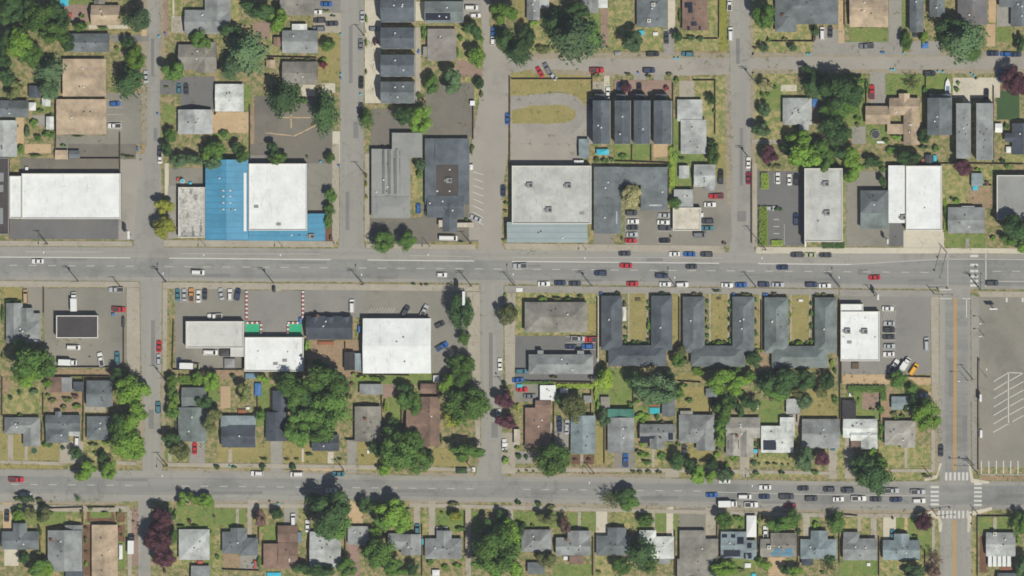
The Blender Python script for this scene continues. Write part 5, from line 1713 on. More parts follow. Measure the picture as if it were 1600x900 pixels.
house('the charcoal cottage', 'charcoal hipped cottage with a bare sandy patch behind it, south of the lower street', [(102, 640, 248, 768, 'hip', 3, 1.4), (150, 618, 238, 700, 'gy', 2.9, 1.2), (200, 676, 312, 780, 'hip', 3, 1.3)], 'slate', 'greyw', [('vent', 195, 705)])
house('the brown double-garage house', 'brown-roofed pair of stepped garages with a white van on the drive', [(428, 604, 546, 704, 'gx', 3, .9), (344, 710, 428, 856, 'slab', 3.2), (430, 706, 545, 858, 'gx', 3.2, .9)], 'brown', 'brownw')
house('the half-shaded grey house', 'pale grey gabled house, its north half under a huge dark tree', [(615, 640, 798, 856, 'gx', 3.2, 1.4)], 'lgrey', 'white', [('dvent', 688, 735)])
bld('carport', 'carport', None, 'flat grey carport at the end of a tan drive between two big trees', [(838, 608, 962, 716, 'slab', 2.7)], 'grey', 'greyw')
house('the slate-and-white house', 'slate gabled house with pale south slope partly hidden by two leafy trees', [(1075, 650, 1180, 745, 'gx', 2.9, 1.2), (1150, 655, 1268, 778, 'gy', 3, 1.5)], 'grey', 'white')
tile(*G32)
house('the middle hipped house', 'slate-grey hipped house behind two narrow pale drives south of the lower street', [(90, 680, 308, 800, 'hip', 3.1, 1.7), (158, 634, 246, 730, 'gy', 3, 1.4)], 'grey', 'white', [('vent', 152, 735)])
house('the tree-neighboured house', 'grey hipped house immediately east of the largest tree clump on the lower street', [(656, 628, 832, 758, 'hip', 3, 1.6)], 'grey', 'brick')
shed('grey backyard garage', 692, 820, 792, 888, 'slate', 'gx', 2.6)
house('the pair-gabled house', 'grey cross-gabled house with a brown deck behind and a reddish tree in front', [(858, 674, 1062, 780, 'gx', 3, 1.5), (926, 634, 1060, 730, 'gy', 3, 1.4), (935, 782, 1020, 830, 'slab', 2.6, 0, 'brown')], 'grey', 'white', [('vent', 1000, 722), ('chim', 920, 690)])
house('the corner-notched slate house', 'slate hipped house with pale drive at its northwest notch and fenced lawns behind', [(1094, 664, 1310, 780, 'hip', 3, 1.5), (1160, 616, 1270, 720, 'gy', 3, 1.4)], 'slate', 'white')
house('the pale-ridged house', 'narrow grey house with a paler east slope and small red beds in front', [(944, -40, 1088, 184, 'gy', 3.4, 1.5)], 'bgrey', 'white')
shed('tan shed strip', 612, 40, 648, 130, 'cream', 'slab', 2.6)
tile(*G33)
house('the split solar house', 'grey cross-gabled house with three small solar arrays above a dense green garden', [(150, 10, 356, 110, 'gx', 3.2, 1.3), (208, 60, 292, 156, 'gy', 3, 1.2)], 'grey', 'white', [('solar', 152, 80, 208, 120), ('solar', 208, 80, 275, 96), ('solar', 316, 62, 344, 102)])
house('the drive-front grey house', 'broad grey hipped house with a dark car nosed up to it from the drive', [(378, -45, 586, 120, 'hip', 3.2, 1.8), (480, 40, 588, 166, 'gy', 3, 1.5)], 'grey', 'white')
house('the weathered cross-gable house', 'weathered pale taupe cross-gabled house with a dark square on its southwest slope', [(654, -30, 855, 92, 'gx', 3.4, 1.7), (655, 70, 738, 196, 'gy', 3.2, 1.3), (738, 20, 815, 202, 'gy', 3.4, 1.5)], 'wgrey', 'white', [('panel', 665, 102, 730, 155, 'roof_dark'), ('chim', 720, 80)])
house('the white solar house', 'bright white-roofed house with one square blue-black solar array', [(860, 20, 1050, 178, 'gx', 3.2, .9), (970, -30, 1056, 80, 'gy', 3.3, 1)], 'palebl', 'white', [('solar', 872, 104, 948, 162)])
house('the plum-tree grey house', 'grey gabled house between a plum tree and a blue car on its drive', [(1100, -20, 1320, 152, 'gx', 3.2, 1.5)], 'grey', 'white')
house('the icy pale house', 'icy pale blue-white stepped roof south of the lower street, a conifer at its corner', [(146, 632, 245, 760, 'hip', 3, 1.2), (180, 668, 350, 798, 'hip', 3.05, 1.3), (262, 780, 328, 830, 'slab', 2.7, 0, 'grey')], 'palebl', 'white')
house('the big taupe complex', 'broad taupe low roof with a wide tan forecourt and a small square planter', [(382, 632, 535, 830, 'hip', 3.2, .9), (400, 682, 608, 830, 'hip', 3.2, .9), (368, 800, 590, 960, 'slab', 3)], 'taupe', 'tanw', [('vent', 515, 740), ('dvent', 490, 815)])
house('the six-array solar house', 'grey house with six black solar arrays scattered over its roof', [(624, 640, 775, 798, 'gx', 3.4, 1.2), (770, 690, 834, 806, 'gx', 3, .9)], 'bgrey', 'white', [('solar', 630, 655, 660, 675), ('solar', 684, 656, 708, 676), ('solar', 720, 672, 758, 712), ('solar', 640, 748, 738, 786), ('solar', 778, 706, 804, 736), ('solar', 758, 764, 804, 798)])
house('the blue-array house', 'taupe-grey house with a pale blue chequered solar array on its south slope', [(855, 682, 1000, 790, 'gx', 3, 1.2), (916, 648, 1068, 792, 'gx', 3.4, 1.4)], 'taupe', 'white', [('bsolar', 936, 742, 982, 758), ('bsolar', 1000, 740, 1044, 760), ('bsolar', 918, 762, 960, 778), ('bsolar', 966, 764, 1044, 780), ('wchim', 908, 732)])
house('the blue-grey bungalow', 'blue-grey hipped bungalow behind one straight drive, three plots west of the crossing', [(1090, 684, 1302, 800, 'hip', 3, 1.5), (1150, 634, 1250, 740, 'gy', 3, 1.4), (1096, 800, 1165, 838, 'slab', 2.6, 0, 'dslate')], 'bgrey', 'white', [('vent', 1150, 730)])
tile(*G34)
house('the white stepped house', 'pale white-grey stepped house behind a round dark street tree', [(140, -20, 340, 90, 'gx', 3, 1.3), (184, 40, 342, 108, 'gx', 3.1, 1.2), (244, 60, 342, 156, 'gy', 3, 1.2), (186, 110, 240, 158, 'slab', 2.5, 0, 'brown')], 'palebl', 'white', [('dvent', 195, 20)])
house('the cream corner house', 'cream-grey hipped house on the corner plot northwest of the big crossing', [(384, -10, 564, 134, 'hip', 3, 1.3), (478, 80, 560, 148, 'gy', 2.9, .9)], 'wgrey', 'white', [('dvent', 420, 56), ('dvent', 545, 72)])
house('the dark-gabled bungalow', 'dark grey bungalow with one pale hipped bay, second plot west of the lower crossing', [(140, 680, 340, 808, 'gx', 3.2, 1.5), (142, 642, 236, 730, 'hip', 3.1, 1.3)], 'grey', 'greyw')
house('the crossing bungalow', 'blue-grey bungalow next to a purple-leaved tree just southwest of the big crossing', [(374, 690, 590, 806, 'gx', 3.1, 1.5), (438, 652, 528, 740, 'gy', 3, 1.4)], 'bgrey', 'white', [('dvent', 452, 750), ('dvent', 518, 732)])
house('the pergola house', 'grey-and-white gabled house with a white slatted pergola behind, bottom right corner', [(978, 645, 1150, 785, 'gx', 4, 1.6)], 'lgrey', 'white', [('wchim', 1030, 655)])
pg = MB()
for k_ in range(5):
    pg.box(k_ * 1.85, 0, 2.6, k_ * 1.85 + 1.45, 4, 2.75)
for x_ in (0, 8.6):
    pg.box(x_, .1, 0, x_ + .12, .22, 2.6); pg.box(x_, 3.7, 0, x_ + .12, 3.82, 2.6)
x_, y_ = at(990, 845, 2.6)
po = obj('pergola', None, None, (x_, y_, .03))
obj('slat_roof', pg.make('slat_roof', ['white_metal']), po)
tag(po, 'white slatted pergola on the south side of the grey-and-white house, bottom right', 'pergola')
house(None, 'slate roof corner at the bottom edge below the white pergola', [(1045, 882, 1200, 980, 'gx', 3, 1.2)], 'slate', 'greyw')

# ================================================================ trees
tile(*G00)
trees('''b d 60 70 95 95 16; b g 250 110 110 100 15; b l 110 260 100 100 15; b g 330 200 105 85 14; c G 300 430 115 100 16; b g 190 350 80 80 13; b G 320 545 70 85 11; b o 95 560 70 60 8;
b g 500 160 45 35 6; b G 850 105 100 85 11; b l 850 355 72 75 9; c d 790 500 98 110 13; b g 1085 440 78 88 10; b g 1245 240 58 60 9; b g 1072 850 46 52 7; b d 40 480 60 60 12; b d 330 60 70 60 13; b d 800 270 45 45 9;
b d 30 250 60 90 13; b d 150 20 90 70 14; b d 400 110 50 60 12; b g 210 330 70 60 12; b d 20 380 60 60 11; b d 420 260 50 60 11; b d 160 130 70 60 14; b l 30 20 60 40 10''')
shrubs('''g 640 175 45 18; l 215 770 40 34; G 170 820 24 44; g 300 840 50 42; g 235 860 30 30; l 730 305 22 20; g 320 725 16 20; g 250 690 30 14; o 1040 545 20 12; g 490 850 60 8; o 100 790 22 14; g 510 100 22 26''')
tile(*G01)
trees('''c G 240 310 135 150 15; b d 330 60 115 80 14; b l 450 120 85 80 12; c d 480 600 115 125 15; c d 735 690 85 150 13; b g 15 270 30 55 7; c g 1000 735 48 68 10; b g 765 275 50 42 5; r r 736 402 30 30 4; b G 160 420 75 75 10; r d 1245 720 75 65 12; b d 160 190 80 60 12''')
shrubs('''g 620 630 32 28; l 745 372 30 16; m 1068 262 22 30; g 555 372 22 10; g 640 372 22 10; g 120 835 48 30; g 25 880 30 20; m 70 420 18 26; L 1012 120 8 40; L 1012 270 8 40; o 1010 450 8 24; g 800 100 22 10; L 760 70 30 8''')
tile(*G02)
trees('''b l 585 75 95 85 9; c d 665 310 92 100 15; c G 1010 215 180 165 17; c d 900 130 95 100 14; b d 400 180 60 75 8; b l 410 360 62 78 8; b G 265 500 82 92 10; b g 130 520 55 65 9; b l 70 740 85 92 10; r d 432 520 36 38 5; b d 740 220 60 70 13; c d 590 240 70 80 13; c g 1130 220 60 95 11; b d 1030 60 90 55 13''')
shrubs('''g 320 240 26 26; g 300 330 12 40; o 1165 470 30 24; o 830 310 60 40; l 455 250 20 20; l 775 145 40 22; g 345 165 30 14; g 90 210 22 55; g 60 600 25 30; o 450 590 14 30; g 350 190 30 20''')
tile(*G03)
trees('''b G 110 255 92 78 8; b g 935 95 80 115 9; r G 932 295 36 30 4; r G 1112 298 34 28 4; b d 390 228 36 38 4; c d 1230 520 75 100 10; b p 950 530 52 44 6; b G 935 690 42 50 6; b G 915 805 66 62 8; b l 1150 880 100 80 10; b d 600 620 34 34 4; r m 75 548 36 34 4.5; b d 1200 430 40 40 8; b d 610 900 35 30 5; c d 1250 190 30 40 6''')
shrubs('''G 480 238 34 24; G 540 245 34 22; r 325 552 22 22; o 212 475 24 18; o 85 466 26 14; o 345 468 30 18; g 390 500 22 24; g 925 590 16 30; g 960 590 20 20; G 915 690 22 30; g 625 695 16 18; o 1065 245 26 16; u 880 300 24 10; g 410 100 12 66; u 1250 235 12 40; g 965 250 14 30; g 1000 545 22 18''')
tile(*G04)
trees('''c G 890 240 155 145 18; b d 830 150 110 80 15; c d 800 230 80 90 15; b g 545 255 36 66 7; b d 130 580 150 145 13; b g 150 650 110 80 10; b d 90 810 108 105 11; w o 580 515 54 44 6; b m 1215 500 84 92 10; b d 1255 270 38 60 8; b d 655 845 48 50 7; b l 650 230 30 40 5; b g 230 510 60 30 7; b g 60 690 70 40 8; c g 950 330 60 60 9; b m 1280 560 50 60 9''')
shrubs('''g 520 250 20 20; g 30 470 36 22; g 240 740 30 30; l 480 860 44 24; g 420 880 34 20; g 660 560 18 24; o 990 130 16 16; g 860 560 20 24; g 870 520 18 18; u 980 490 14 10; g 1170 790 24 34; g 300 540 16 60; o 240 780 20 20; L 660 240 24 20''')
tile(*G10)
trees('''b y 1025 388 68 64 8; b y 1022 515 80 72 8; b G 1110 105 64 48 8; b G 1210 95 62 46 8; b l 1285 60 40 50 8; b d 1040 30 50 50 9; b G 1330 110 60 46 8''')
shrubs('''g 770 72 18 12; o 800 80 30 12; g 130 30 26 34; g 220 74 58 9; l 395 10 24 14; o 830 80 16 12''')
tile(*G11)
trees('''b g 60 40 70 66 9; b d 10 30 40 40 9; b g 240 80 52 44 8; b g 455 78 60 46 8; b d 425 25 48 50 9; b g 780 85 36 38 5; b g 785 320 40 54 7; b g 780 410 36 46 6; b g 772 480 28 52 5; r g 1110 605 84 74 7; r g 1258 605 70 70 7; b d 200 20 50 40 8''')
shrubs('''g 20 130 14 20; y 1010 250 10 26; y 1012 330 8 30; o 1010 200 10 26; g 640 80 12 14; u 790 590 12 26''')
tile(*G12)
trees('''b G 66 132 36 42 6''')
shrubs('''g 605 370 22 18; g 355 475 14 18; g 105 430 14 34; g 60 190 24 30; d 320 610 20 10; o 600 420 18 14; l 590 600 22 8; g 1170 100 24 22; g 1220 105 30 26; g 1265 100 22 20; o 390 40 12 40; g 395 20 14 20''')
tile(*G13)
trees('''b p 112 328 74 76 8; b m 962 62 66 66 8; b l 1180 70 120 105 12; b g 620 62 46 66 8; b g 370 372 46 42 6; b g 1290 40 60 80 11; b d 1100 20 60 50 10''')
shrubs('''o 980 140 28 22; o 1025 142 28 20; o 50 595 16 20; u 352 578 10 12; d 1022 407 34 24; g 420 90 30 10; g 55 80 40 26; g 340 140 24 24; u 685 620 18 18; g 350 270 16 16; l 380 80 24 40''')
hedge('L', 917, 182, 963, 282, 1.8); hedge('L', 904, 390, 956, 634, 1.8); hedge('L', 982, 602, 1053, 636, 1.6)
hedge('L', 345, 20, 376, 280, 1.5)
tile(*G14)
trees('''r d 555 85 86 50 7; b l 215 165 85 78 9; b l 190 80 66 70 9; b d 340 110 60 38 6; b d 1260 540 140 130 14; b m 895 145 62 58 7; b g 1190 600 60 50 8; b l 1280 640 70 40 8; b d 130 60 56 60 9; b d 395 230 24 50 6; b g 50 110 60 80 9''')
shrubs('''l 858 358 30 20; d 830 340 16 18; g 790 430 14 60; G 300 140 30 20; g 450 40 50 30; d 1145 105 24 24; l 1175 145 20 20; l 1090 590 28 22; g 730 30 30 30; G 650 20 40 18; u 1050 245 18 22; g 400 160 30 26; o 60 90 40 30; l 990 160 26 16''')
hedge('d', 20, 620, 160, 652, 1.2)
hedge('L', 780, 350, 800, 556, 1.2)
tile(*G20)
trees('''b g 215 505 155 145 15; b g 130 420 70 80 12; b l 820 690 120 105 13; b l 835 845 112 100 13; b l 790 1000 120 100 13; b l 900 660 50 60 9; b d 760 580 70 60 12; b l 290 640 36 30 6; b l 170 590 90 70 12; b l 1240 610 46 50 7''')
shrubs('''d 65 726 20 20; d 122 696 18 22; G 212 690 40 24; g 125 835 20 20; o 420 740 44 24; o 330 745 40 20; l 480 780 40 20; l 300 710 20 20; u 470 720 30 22; g 75 120 66 12; g 20 200 14 66; o 20 470 16 40; g 560 470 8 8; o 400 790 30 24''')
trees('b l 1080 625 46 44; b g 1076 690 44 46; b l 1082 755 46 48; b g 1078 820 44 46')
hedge('l', 1120, 588, 1240, 642, 2.2)
tile(*G21)
trees('''b g 560 640 110 90 15; b g 745 610 150 130 16; b g 580 740 100 85 15; b g 640 850 130 95 15; b g 790 790 125 140 16; b g 720 930 130 80 14; b g 570 960 90 100 14; b g 850 650 66 70 12; b d 650 740 90 80 15; b d 720 515 60 46 10; b g 510 620 60 50 11; b o 245 690 62 70 8; b l 365 605 42 40 6; b l 35 620 55 66 8; b o 35 860 84 80 9; b g 345 835 34 38 5; b d 1250 670 55 55 8; b g 1255 745 60 62 8; b d 1170 870 40 30 6; b d -5 750 60 56 8''')
shrubs('''l 640 400 22 46; L 980 600 40 22; l 1060 605 40 20; g 1110 610 34 20; l 930 580 22 14; L 1130 780 18 70; g 1190 640 22 16; L 70 590 16 12; u 920 640 20 16; o 900 720 26 30; g 560 580 30 14; d 175 590 26 18''')
tile(*G22)
trees('''r d 320 185 84 130 10; r g 340 350 48 48 6; b g 325 510 84 66 10; b g 330 610 76 70 10; b l 232 625 58 76 7; b g 345 770 155 118 14; b g 300 720 80 70 12; b y 265 850 58 62 8; b o 612 190 62 80 9; b m 590 735 64 74 7; b m 600 870 74 60 7; b o 1010 790 92 98 9; b L 1210 600 70 80 8; b d 250 500 40 40 8; b g 30 750 62 90 9; b G 1215 850 46 60 8; b d 950 740 44 50 7''')
shrubs('''l 830 112 40 22; g 995 112 44 22; o 920 108 36 14; o 1070 95 30 12; d 590 635 20 18; g 540 575 8 10; o 650 780 24 30; y 680 790 18 36; l 1190 540 26 30; o 1240 640 50 20; g 920 700 20 30; L 1165 700 18 60; l 1180 780 18 46; o 900 598 34 12; g 1250 580 40 24; u 75 20 14 10; o 105 20 20 8; d 25 15 16 14; g 860 730 10 40; L 600 90 14 24''')
hedge('g', 700, 622, 900, 642, 1.5); hedge('L', 915, 640, 1150, 668, 1.5)
tile(*G23)
trees('''b G 240 660 150 108 13; b g 150 620 80 70 12; b d 330 610 66 66 11; b l 650 610 112 86 11; b l 760 640 100 66 10; c d 960 630 90 90 13; b d 1060 620 110 90 13; b g 1000 700 90 60 10; b d 1200 610 80 70 12; b d 865 490 56 58 7; b o 405 430 46 40 5; b g 400 485 50 48 7; b p 445 520 42 36 6; b g 680 800 78 88 9; b d 845 760 66 66 8; b G 1190 740 48 56 8; b g 840 590 50 40 7; b d 720 740 50 60 9; b g 400 700 40 40 7; b l 520 560 44 30 6; c g 760 560 40 40 8; b o 1150 690 50 40 9; b d 785 800 34 50 7; b g 660 880 40 30 7''')
shrubs('''o 65 140 14 24; g 70 290 16 18; g 72 350 20 16; g 70 380 20 18; g 120 380 18 16; g 150 380 18 16; g 215 370 18 20; o 215 330 12 16; l 215 280 14 40; g 213 240 12 20; g 212 170 12 20; g 212 130 12 20; d 300 75 30 12; u 345 80 14 8;
g 582 125 14 18; l 580 195 14 22; y 578 245 14 24; g 582 290 16 20; g 580 340 18 20; g 582 380 18 16; l 655 382 34 16; g 620 380 14 12; g 690 378 14 14; g 724 370 18 22; o 722 300 14 26; g 722 240 14 30; g 722 180 14 26; g 722 130 12 20; u 500 76 26 10; g 540 76 18 12;
g 885 115 10 22; g 885 250 10 24; g 885 325 12 28; u 885 170 8 20; o 820 82 36 12; u 1000 76 28 10; l 1095 130 12 16; L 1094 205 18 32; o 1092 255 12 24; L 1086 375 18 28; l 1152 384 34 18; g 1115 384 14 14; g 1232 375 16 26; g 1232 280 14 30; g 1232 200 14 30; g 1232 140 14 26; o 1270 80 20 10; g 1205 384 14 16;
l 140 750 24 20; l 170 840 60 40; g 100 770 22 26; g 470 745 36 20; d 620 760 22 60; g 430 650 36 22; L 900 430 22 12; l 180 870 30 24; o 300 880 20 16; d 1010 560 30 14; o 985 740 20 20; g 270 850 20 30; y 885 400 12 10; d 20 70 22 16; g 640 60 40 8''')
tile(*G24)
trees('''b l 655 820 108 98 10; b g 495 615 62 66 8; c g 570 665 42 46 8; b d 480 590 40 40 8; r g 385 796 26 28 4; b d 600 740 44 56 8; b d 540 790 30 24 5; b o 20 680 46 50 9; b d 45 620 50 60 11''')
shrubs('''o 470 830 34 20; g 480 850 20 16; g 520 840 24 18; g 100 740 26 40; l 80 510 20 30; o 30 80 22 10; d 65 92 22 8; o 205 705 14 10; l 250 740 14 20; g 610 690 20 20; o 330 800 24 12; g 380 880 14 16; g 100 560 18 24''')
hedge('g', 178, 652, 418, 692, 2.2); hedge('g', 382, 690, 420, 745, 2.2)
tile(*G30)
trees('''b l 505 285 84 62 8; b l 640 275 54 60 7; b g 700 40 70 110 12; b l 790 150 78 70 11; b d 440 180 40 40 6; b d 600 200 36 36 7; b d 1000 95 62 56 8; b o 1050 165 62 58 7; b m 945 560 86 76 9; b m 920 690 86 90 9; b m 960 800 70 60 9; b m 900 620 50 50 9; b o 265 540 64 46 6; b o 180 525 44 44 5; b G 150 445 60 26 4; s g 455 448 26 26 4; b g 215 850 84 56 8; b l 275 870 40 60 7; b l 1070 448 48 44 5; b l 1130 444 44 44 5; b l 1215 460 44 44 5; b l 1175 462 40 34 4; b l 110 545 40 36 4; b d 140 790 40 36 7; b d 990 540 40 50 8; b g 1010 660 34 50 7''')
shrubs('''d 368 150 18 16; g 275 130 40 34; o 480 530 14 22; o 690 545 12 24; g 705 520 10 16; u 780 578 12 10; g 710 660 12 12; u 700 620 14 14; l 615 530 30 8; g 235 640 12 60; o 225 770 16 30; g 115 490 22 14; d 240 480 30 16; u 505 620 14 20; o 505 690 12 30; u 505 760 14 14; l 505 830 12 22; g 1095 470 18 10; u 1110 580 16 20; l 1030 540 14 40; u 965 870 12 20; o 545 130 40 14; l 620 120 30 14; g 560 180 22 14; g 1060 610 40 8; g 1140 605 30 8; L 530 510 18 14; o 100 450 30 14; o 230 455 30 14; l 80 510 24 20''')
tile(*G31)
trees('''b d 730 520 150 160 16; b g 780 610 90 100 13; b d 650 460 70 80 14; b l 1085 520 115 90 13; b l 1150 570 90 80 12; b g 1040 590 60 60 12; b g 1130 180 110 130 14; b g 1200 120 80 90 13; b g 1090 60 70 60 13; b l 1050 270 40 40 7; b g 1030 770 110 95 11; b g 1110 850 90 60 10; b g 820 840 70 60 9; b d 690 860 90 46 10; u 0 0 1 1''' .replace('; u 0 0 1 1', '') + '''; b u 325 560 46 58 6; b d 425 535 40 44 6; b l 20 460 34 36 6; b g 0 430 30 30 5; b d 1000 150 40 60 12; b d 570 850 60 50 9; b d 940 480 50 50 12; b d 960 740 40 50 8; b l 1000 640 40 34 7''')
shrubs('''d 70 262 24 18; d 340 262 28 26; d 515 262 26 26; g 170 262 22 12; o 480 218 22 10; o 540 216 22 10; d 610 188 30 10; u 55 550 10 18; g 75 790 18 22; d 380 462 10 10; g 430 475 10 10; u 925 195 10 12; d 345 215 30 8; g 320 820 18 50; L 330 610 16 30; g 30 640 14 20; d 790 215 20 10; l 560 870 30 20''')
tile(*G32)
trees('''r g 830 205 120 108 9; b g 510 740 150 130 14; b l 560 640 100 90 12; b g 460 830 100 80 12; b l 590 830 90 80 12; b d 450 620 60 70 13; b d 530 550 36 46 12; b g 60 210 80 84 11; b g 330 170 115 62 12; b o 800 800 66 62 7; b o 805 560 68 48 6; b u 910 595 40 54 6; b y 270 548 44 44 5; w o 1175 448 62 50 7; w g 1225 440 60 52 6; b d 640 630 40 50 8; b g 620 720 40 60 9; b d 20 860 40 50 9; b l 20 120 50 60 9''')
shrubs('''o 255 480 46 18; d 635 470 22 26; d 755 480 24 24; o 830 500 40 22; l 562 225 26 28; l 630 150 20 18; d 640 200 24 24; d 685 205 20 20; o 640 286 10 10; o 685 282 12 12; o 725 286 10 10; g 305 282 32 16; g 295 625 40 16; d 190 620 30 14; l 190 530 14 14; y 655 565 8 8; d 660 600 34 16; g 720 605 16 18; d 1030 630 20 12; l 210 850 30 22; g 120 820 26 24; l 280 840 36 24; o 1110 880 20 16; l 310 800 18 20; d 125 175 16 18; o 560 170 20 20; g 185 100 10 40; u 972 222 20 14; u 1050 220 20 14''')
tile(*G33)
trees('''b d 365 220 56 58 7; b d 440 250 50 50 8; b l 485 305 62 62 8; b l 565 310 46 44 6; b d 560 240 50 36 8; b G 645 295 56 48 7; b d 60 420 70 50 8; b g 80 470 70 50 7; b G 1110 210 76 84 9; c d 150 750 108 110 12; b g 40 840 60 60 8; b g 640 570 56 60 6; r g 180 572 52 42 5; b g 965 590 90 62 8; b g 1050 570 50 70 8; b l 640 850 80 50 7; b l 870 830 50 50 6; b d 590 850 40 50 8; b l 1060 870 50 44 6; b d 1000 860 40 40 7; b l 620 90 40 60 7; b g 615 30 44 40 7; b g 200 840 50 50 8''')
shrubs('''l 170 190 44 26; g 190 235 40 18; g 280 200 36 34; l 260 150 30 14; o 140 170 30 16; l 700 210 34 30; g 690 180 22 20; l 600 190 24 20; o 610 160 20 18; g 580 220 30 24; d 850 242 10 10; d 900 242 20 10; d 940 242 20 10; d 985 246 10 10; d 1020 246 10 10; g 830 300 26 18; d 980 295 24 16; g 1175 295 30 20; G 820 240 28 22; l 660 250 20 20; g 375 130 18 24; o 110 290 22 14; o 150 292 24 16; o 200 292 24 16; o 260 292 24 18; l 510 640 20 20; g 745 572 22 16; o 855 560 20 34; o 740 620 16 16; g 720 560 30 20; d 1080 640 24 20; l 1180 600 24 24; o 320 110 20 14; l 160 130 20 20; L 680 640 24 12; o 720 870 60 20; g 880 100 12 20; g 830 130 10 24; L 910 180 50 8''')
tile(*G34)
trees('''r d 320 320 112 118 10; b d 250 250 80 80 11; b g 330 250 90 66 10; r m 612 580 60 56 5; b m 15 210 50 62 6; c g 95 580 58 70 7; w u 670 800 50 50 6; b G 550 870 96 56 8; b g 1175 590 54 76 9; b G 1195 850 62 84 10; b d 60 800 34 30 5; w o 60 850 44 40 5; b u 670 880 40 40 6; b l 310 175 34 30 4''')
shrubs('''d 35 145 22 16; g 365 100 14 22; g 365 40 18 50; l 340 60 12 20; o 470 135 16 12; g 560 665 24 10; u 600 735 10 14; d 620 310 24 12; u 635 318 20 8; l 60 120 14 22; l 1165 690 14 40; g 20 880 20 14; u 1000 700 14 30; o 430 560 8 20; g 350 80 14 30''')
tile(*G00)

# ================================================================ vehicles
tile(*G00)
cars('h blue 720 648 0; p white 715 786 180; s silver 912 478 90; h teal 1120 553 90; s dark 1163 555 90')
tile(*G01)
cars('h white 700 76 0; s blue 762 26 0; u dark 718 128 180; s dark 797 148 0; u grey 712 180 180; s silver 985 103 90; s grey 975 278 90; s black 977 514 90; s dark 976 680 90; h grey 1062 180 0')
tile(*G02)
cars('v white 388 48 0; h white 412 97 0; s blue 522 206 90; h white 520 250 90; s navy 585 192 90; s red 814 450 118; u grey 860 430 118; s silver 890 470 135; p red 1172 440 0; s blue 612 742 90; s white 1240 582 90; s navy 1125 655 90')
tile(*G03)
cars('u black 240 338 0; u teal 457 338 180; s dark 325 236 90; p white 720 24 90; v white 727 212 90; u navy 217 440 0; s navy 30 550 90; s black 155 552 90; s navy 700 -70 90')
tile(*G04)
cars('v white 20 208 90; s dark 69 198 90; p grey 296 289 180; p red 330 576 90; u black 690 460 0; s navy 1087 335 0; h blue 1166 338 180; s navy 1230 340 0; s blue 1135 470 90; s black 1045 592 90; s dark 600 195 90')
tile(*G10)
cars('s white 235 733 180; v white 1238 803 0; s white 1000 86 90; s dark 998 45 90')
tile(*G12)
cars('h white 202 818 0; B white 243 588 0; s silver 412 464 155; s navy 585 292 90; p silver 690 762 180; s white 840 874 0; s navy 942 869 0; s dark 1035 872 0; u navy 1193 808 180; h blue 55 403 90')
tile(*G13)
cars('u dark 108 432 0; s white 118 485 0; s dark 112 522 180; s silver 112 566 0; s red 104 604 0; s silver 310 446 180; s white 307 490 0; u dark 316 524 0; s black 316 604 0; u dark 582 482 180; s teal 583 526 0; v grey 535 568 0; p red 637 327 180; s white 598 379 0; p black 665 204 90; s white 838 117 90; s maroon 838 213 90; s white 1022 213 90; s white 1094 222 90; u black 1137 222 90; u navy 1135 470 90; h silver 975 402 0')
cars('s dark 66 685 0; s white 374 688 180; s blue 468 688 180; u dark 576 690 180; s red 72 760 180; s dark 480 766 180; u navy 295 824 0; s navy 1050 771 180; s red 115 874 0; s white 318 877 0; u white 425 880 0; s white 705 883 0; s blue 793 881 0; u navy 935 879 0; s silver 1024 880 0; u navy 1232 880 0; u dark 1142 693 180; s khaki 1224 694 180')
tile(*G14)
cars('s dark 38 694 180; s red 345 834 180; s white 36 886 0; u dark 1082 870 0')
tile(*G20)
cars('v tan 160 92 90; b white 463 126 90; p silver 726 51 180; p red 745 174 0; v white 460 412 0; b white 425 506 0; p white 630 486 100; u teal 733 475 90; s red 994 405 90; h silver 992 487 90; u teal 990 787 90; s navy 1120 512 90; b olive 1188 528 0; s teal 1110 81 90; s silver 1152 82 90; p orange 1196 82 90; s white 1240 92 90; s dark 1280 78 90')
tile(*G21)
cars('s silver 102 76 100; u white 158 82 90; u navy 205 79 80; p white 62 217 180; v white 38 443 0; v white 920 152 90; u dark 1254 184 60')
tile(*G22)
cars('p silver 92 183 65; h dark 190 268 25; p blue 203 406 30; s white 565 516 90; u teal 701 560 0; s blue 680 615 0; s red 703 674 0; s grey 752 716 0; p silver 1057 357 0; p red 1132 362 180; s navy 1010 408 0; u blue 1111 405 180; s white 556 832 90; s navy 936 880 90; s silver 985 898 90')
tile(*G24)
cars('s white 430 169 0; s silver 437 262 180; u black 437 301 0; s dark 433 346 180; s silver 440 404 0; s white 434 454 180; v silver 672 390 90; p white 468 527 57; b white 533 524 55; v yellow 592 548 57; s silver 645 711 0')
tile(*G30)
cars('p red 97 336 0; u white 150 425 0; s dark 40 545 90; v white 452 106 90; s red 1141 152 90; b dark 770 712 90')
tile(*G31)
cars('u white 305 300 180; v white 538 305 180; s teal 782 302 180; s white 743 400 0; v white 519 572 90; s white 602 607 90')
tile(*G32)
cars('v teal 45 635 90; s silver 190 625 0; s navy 880 24 90; s silver 920 36 90; s white 555 130 90')
tile(*G33)
cars('s dark 410 162 90; p blue 66 222 90; s blue 572 425 0; v white 765 436 0; s white 882 381 180; s navy 880 435 0; p dark 1010 436 0; s dark 1105 387 180; u dark 1155 447 0; b white 665 478 0; p white 803 483 0; s maroon 1030 488 0; s white 645 344 180; p white 886 648 90; s navy 20 412 0')
tile(*G34)
cars('u dark 57 393 180; u dark 165 398 180; p silver 425 401 0; p silver 580 408 0; s white 113 450 0; p white 233 446 0; s dark 334 451 0; s navy 452 453 0; u white 586 460 0; s dark 713 164 90; s teal 81 133 90; s teal 430 660 90')

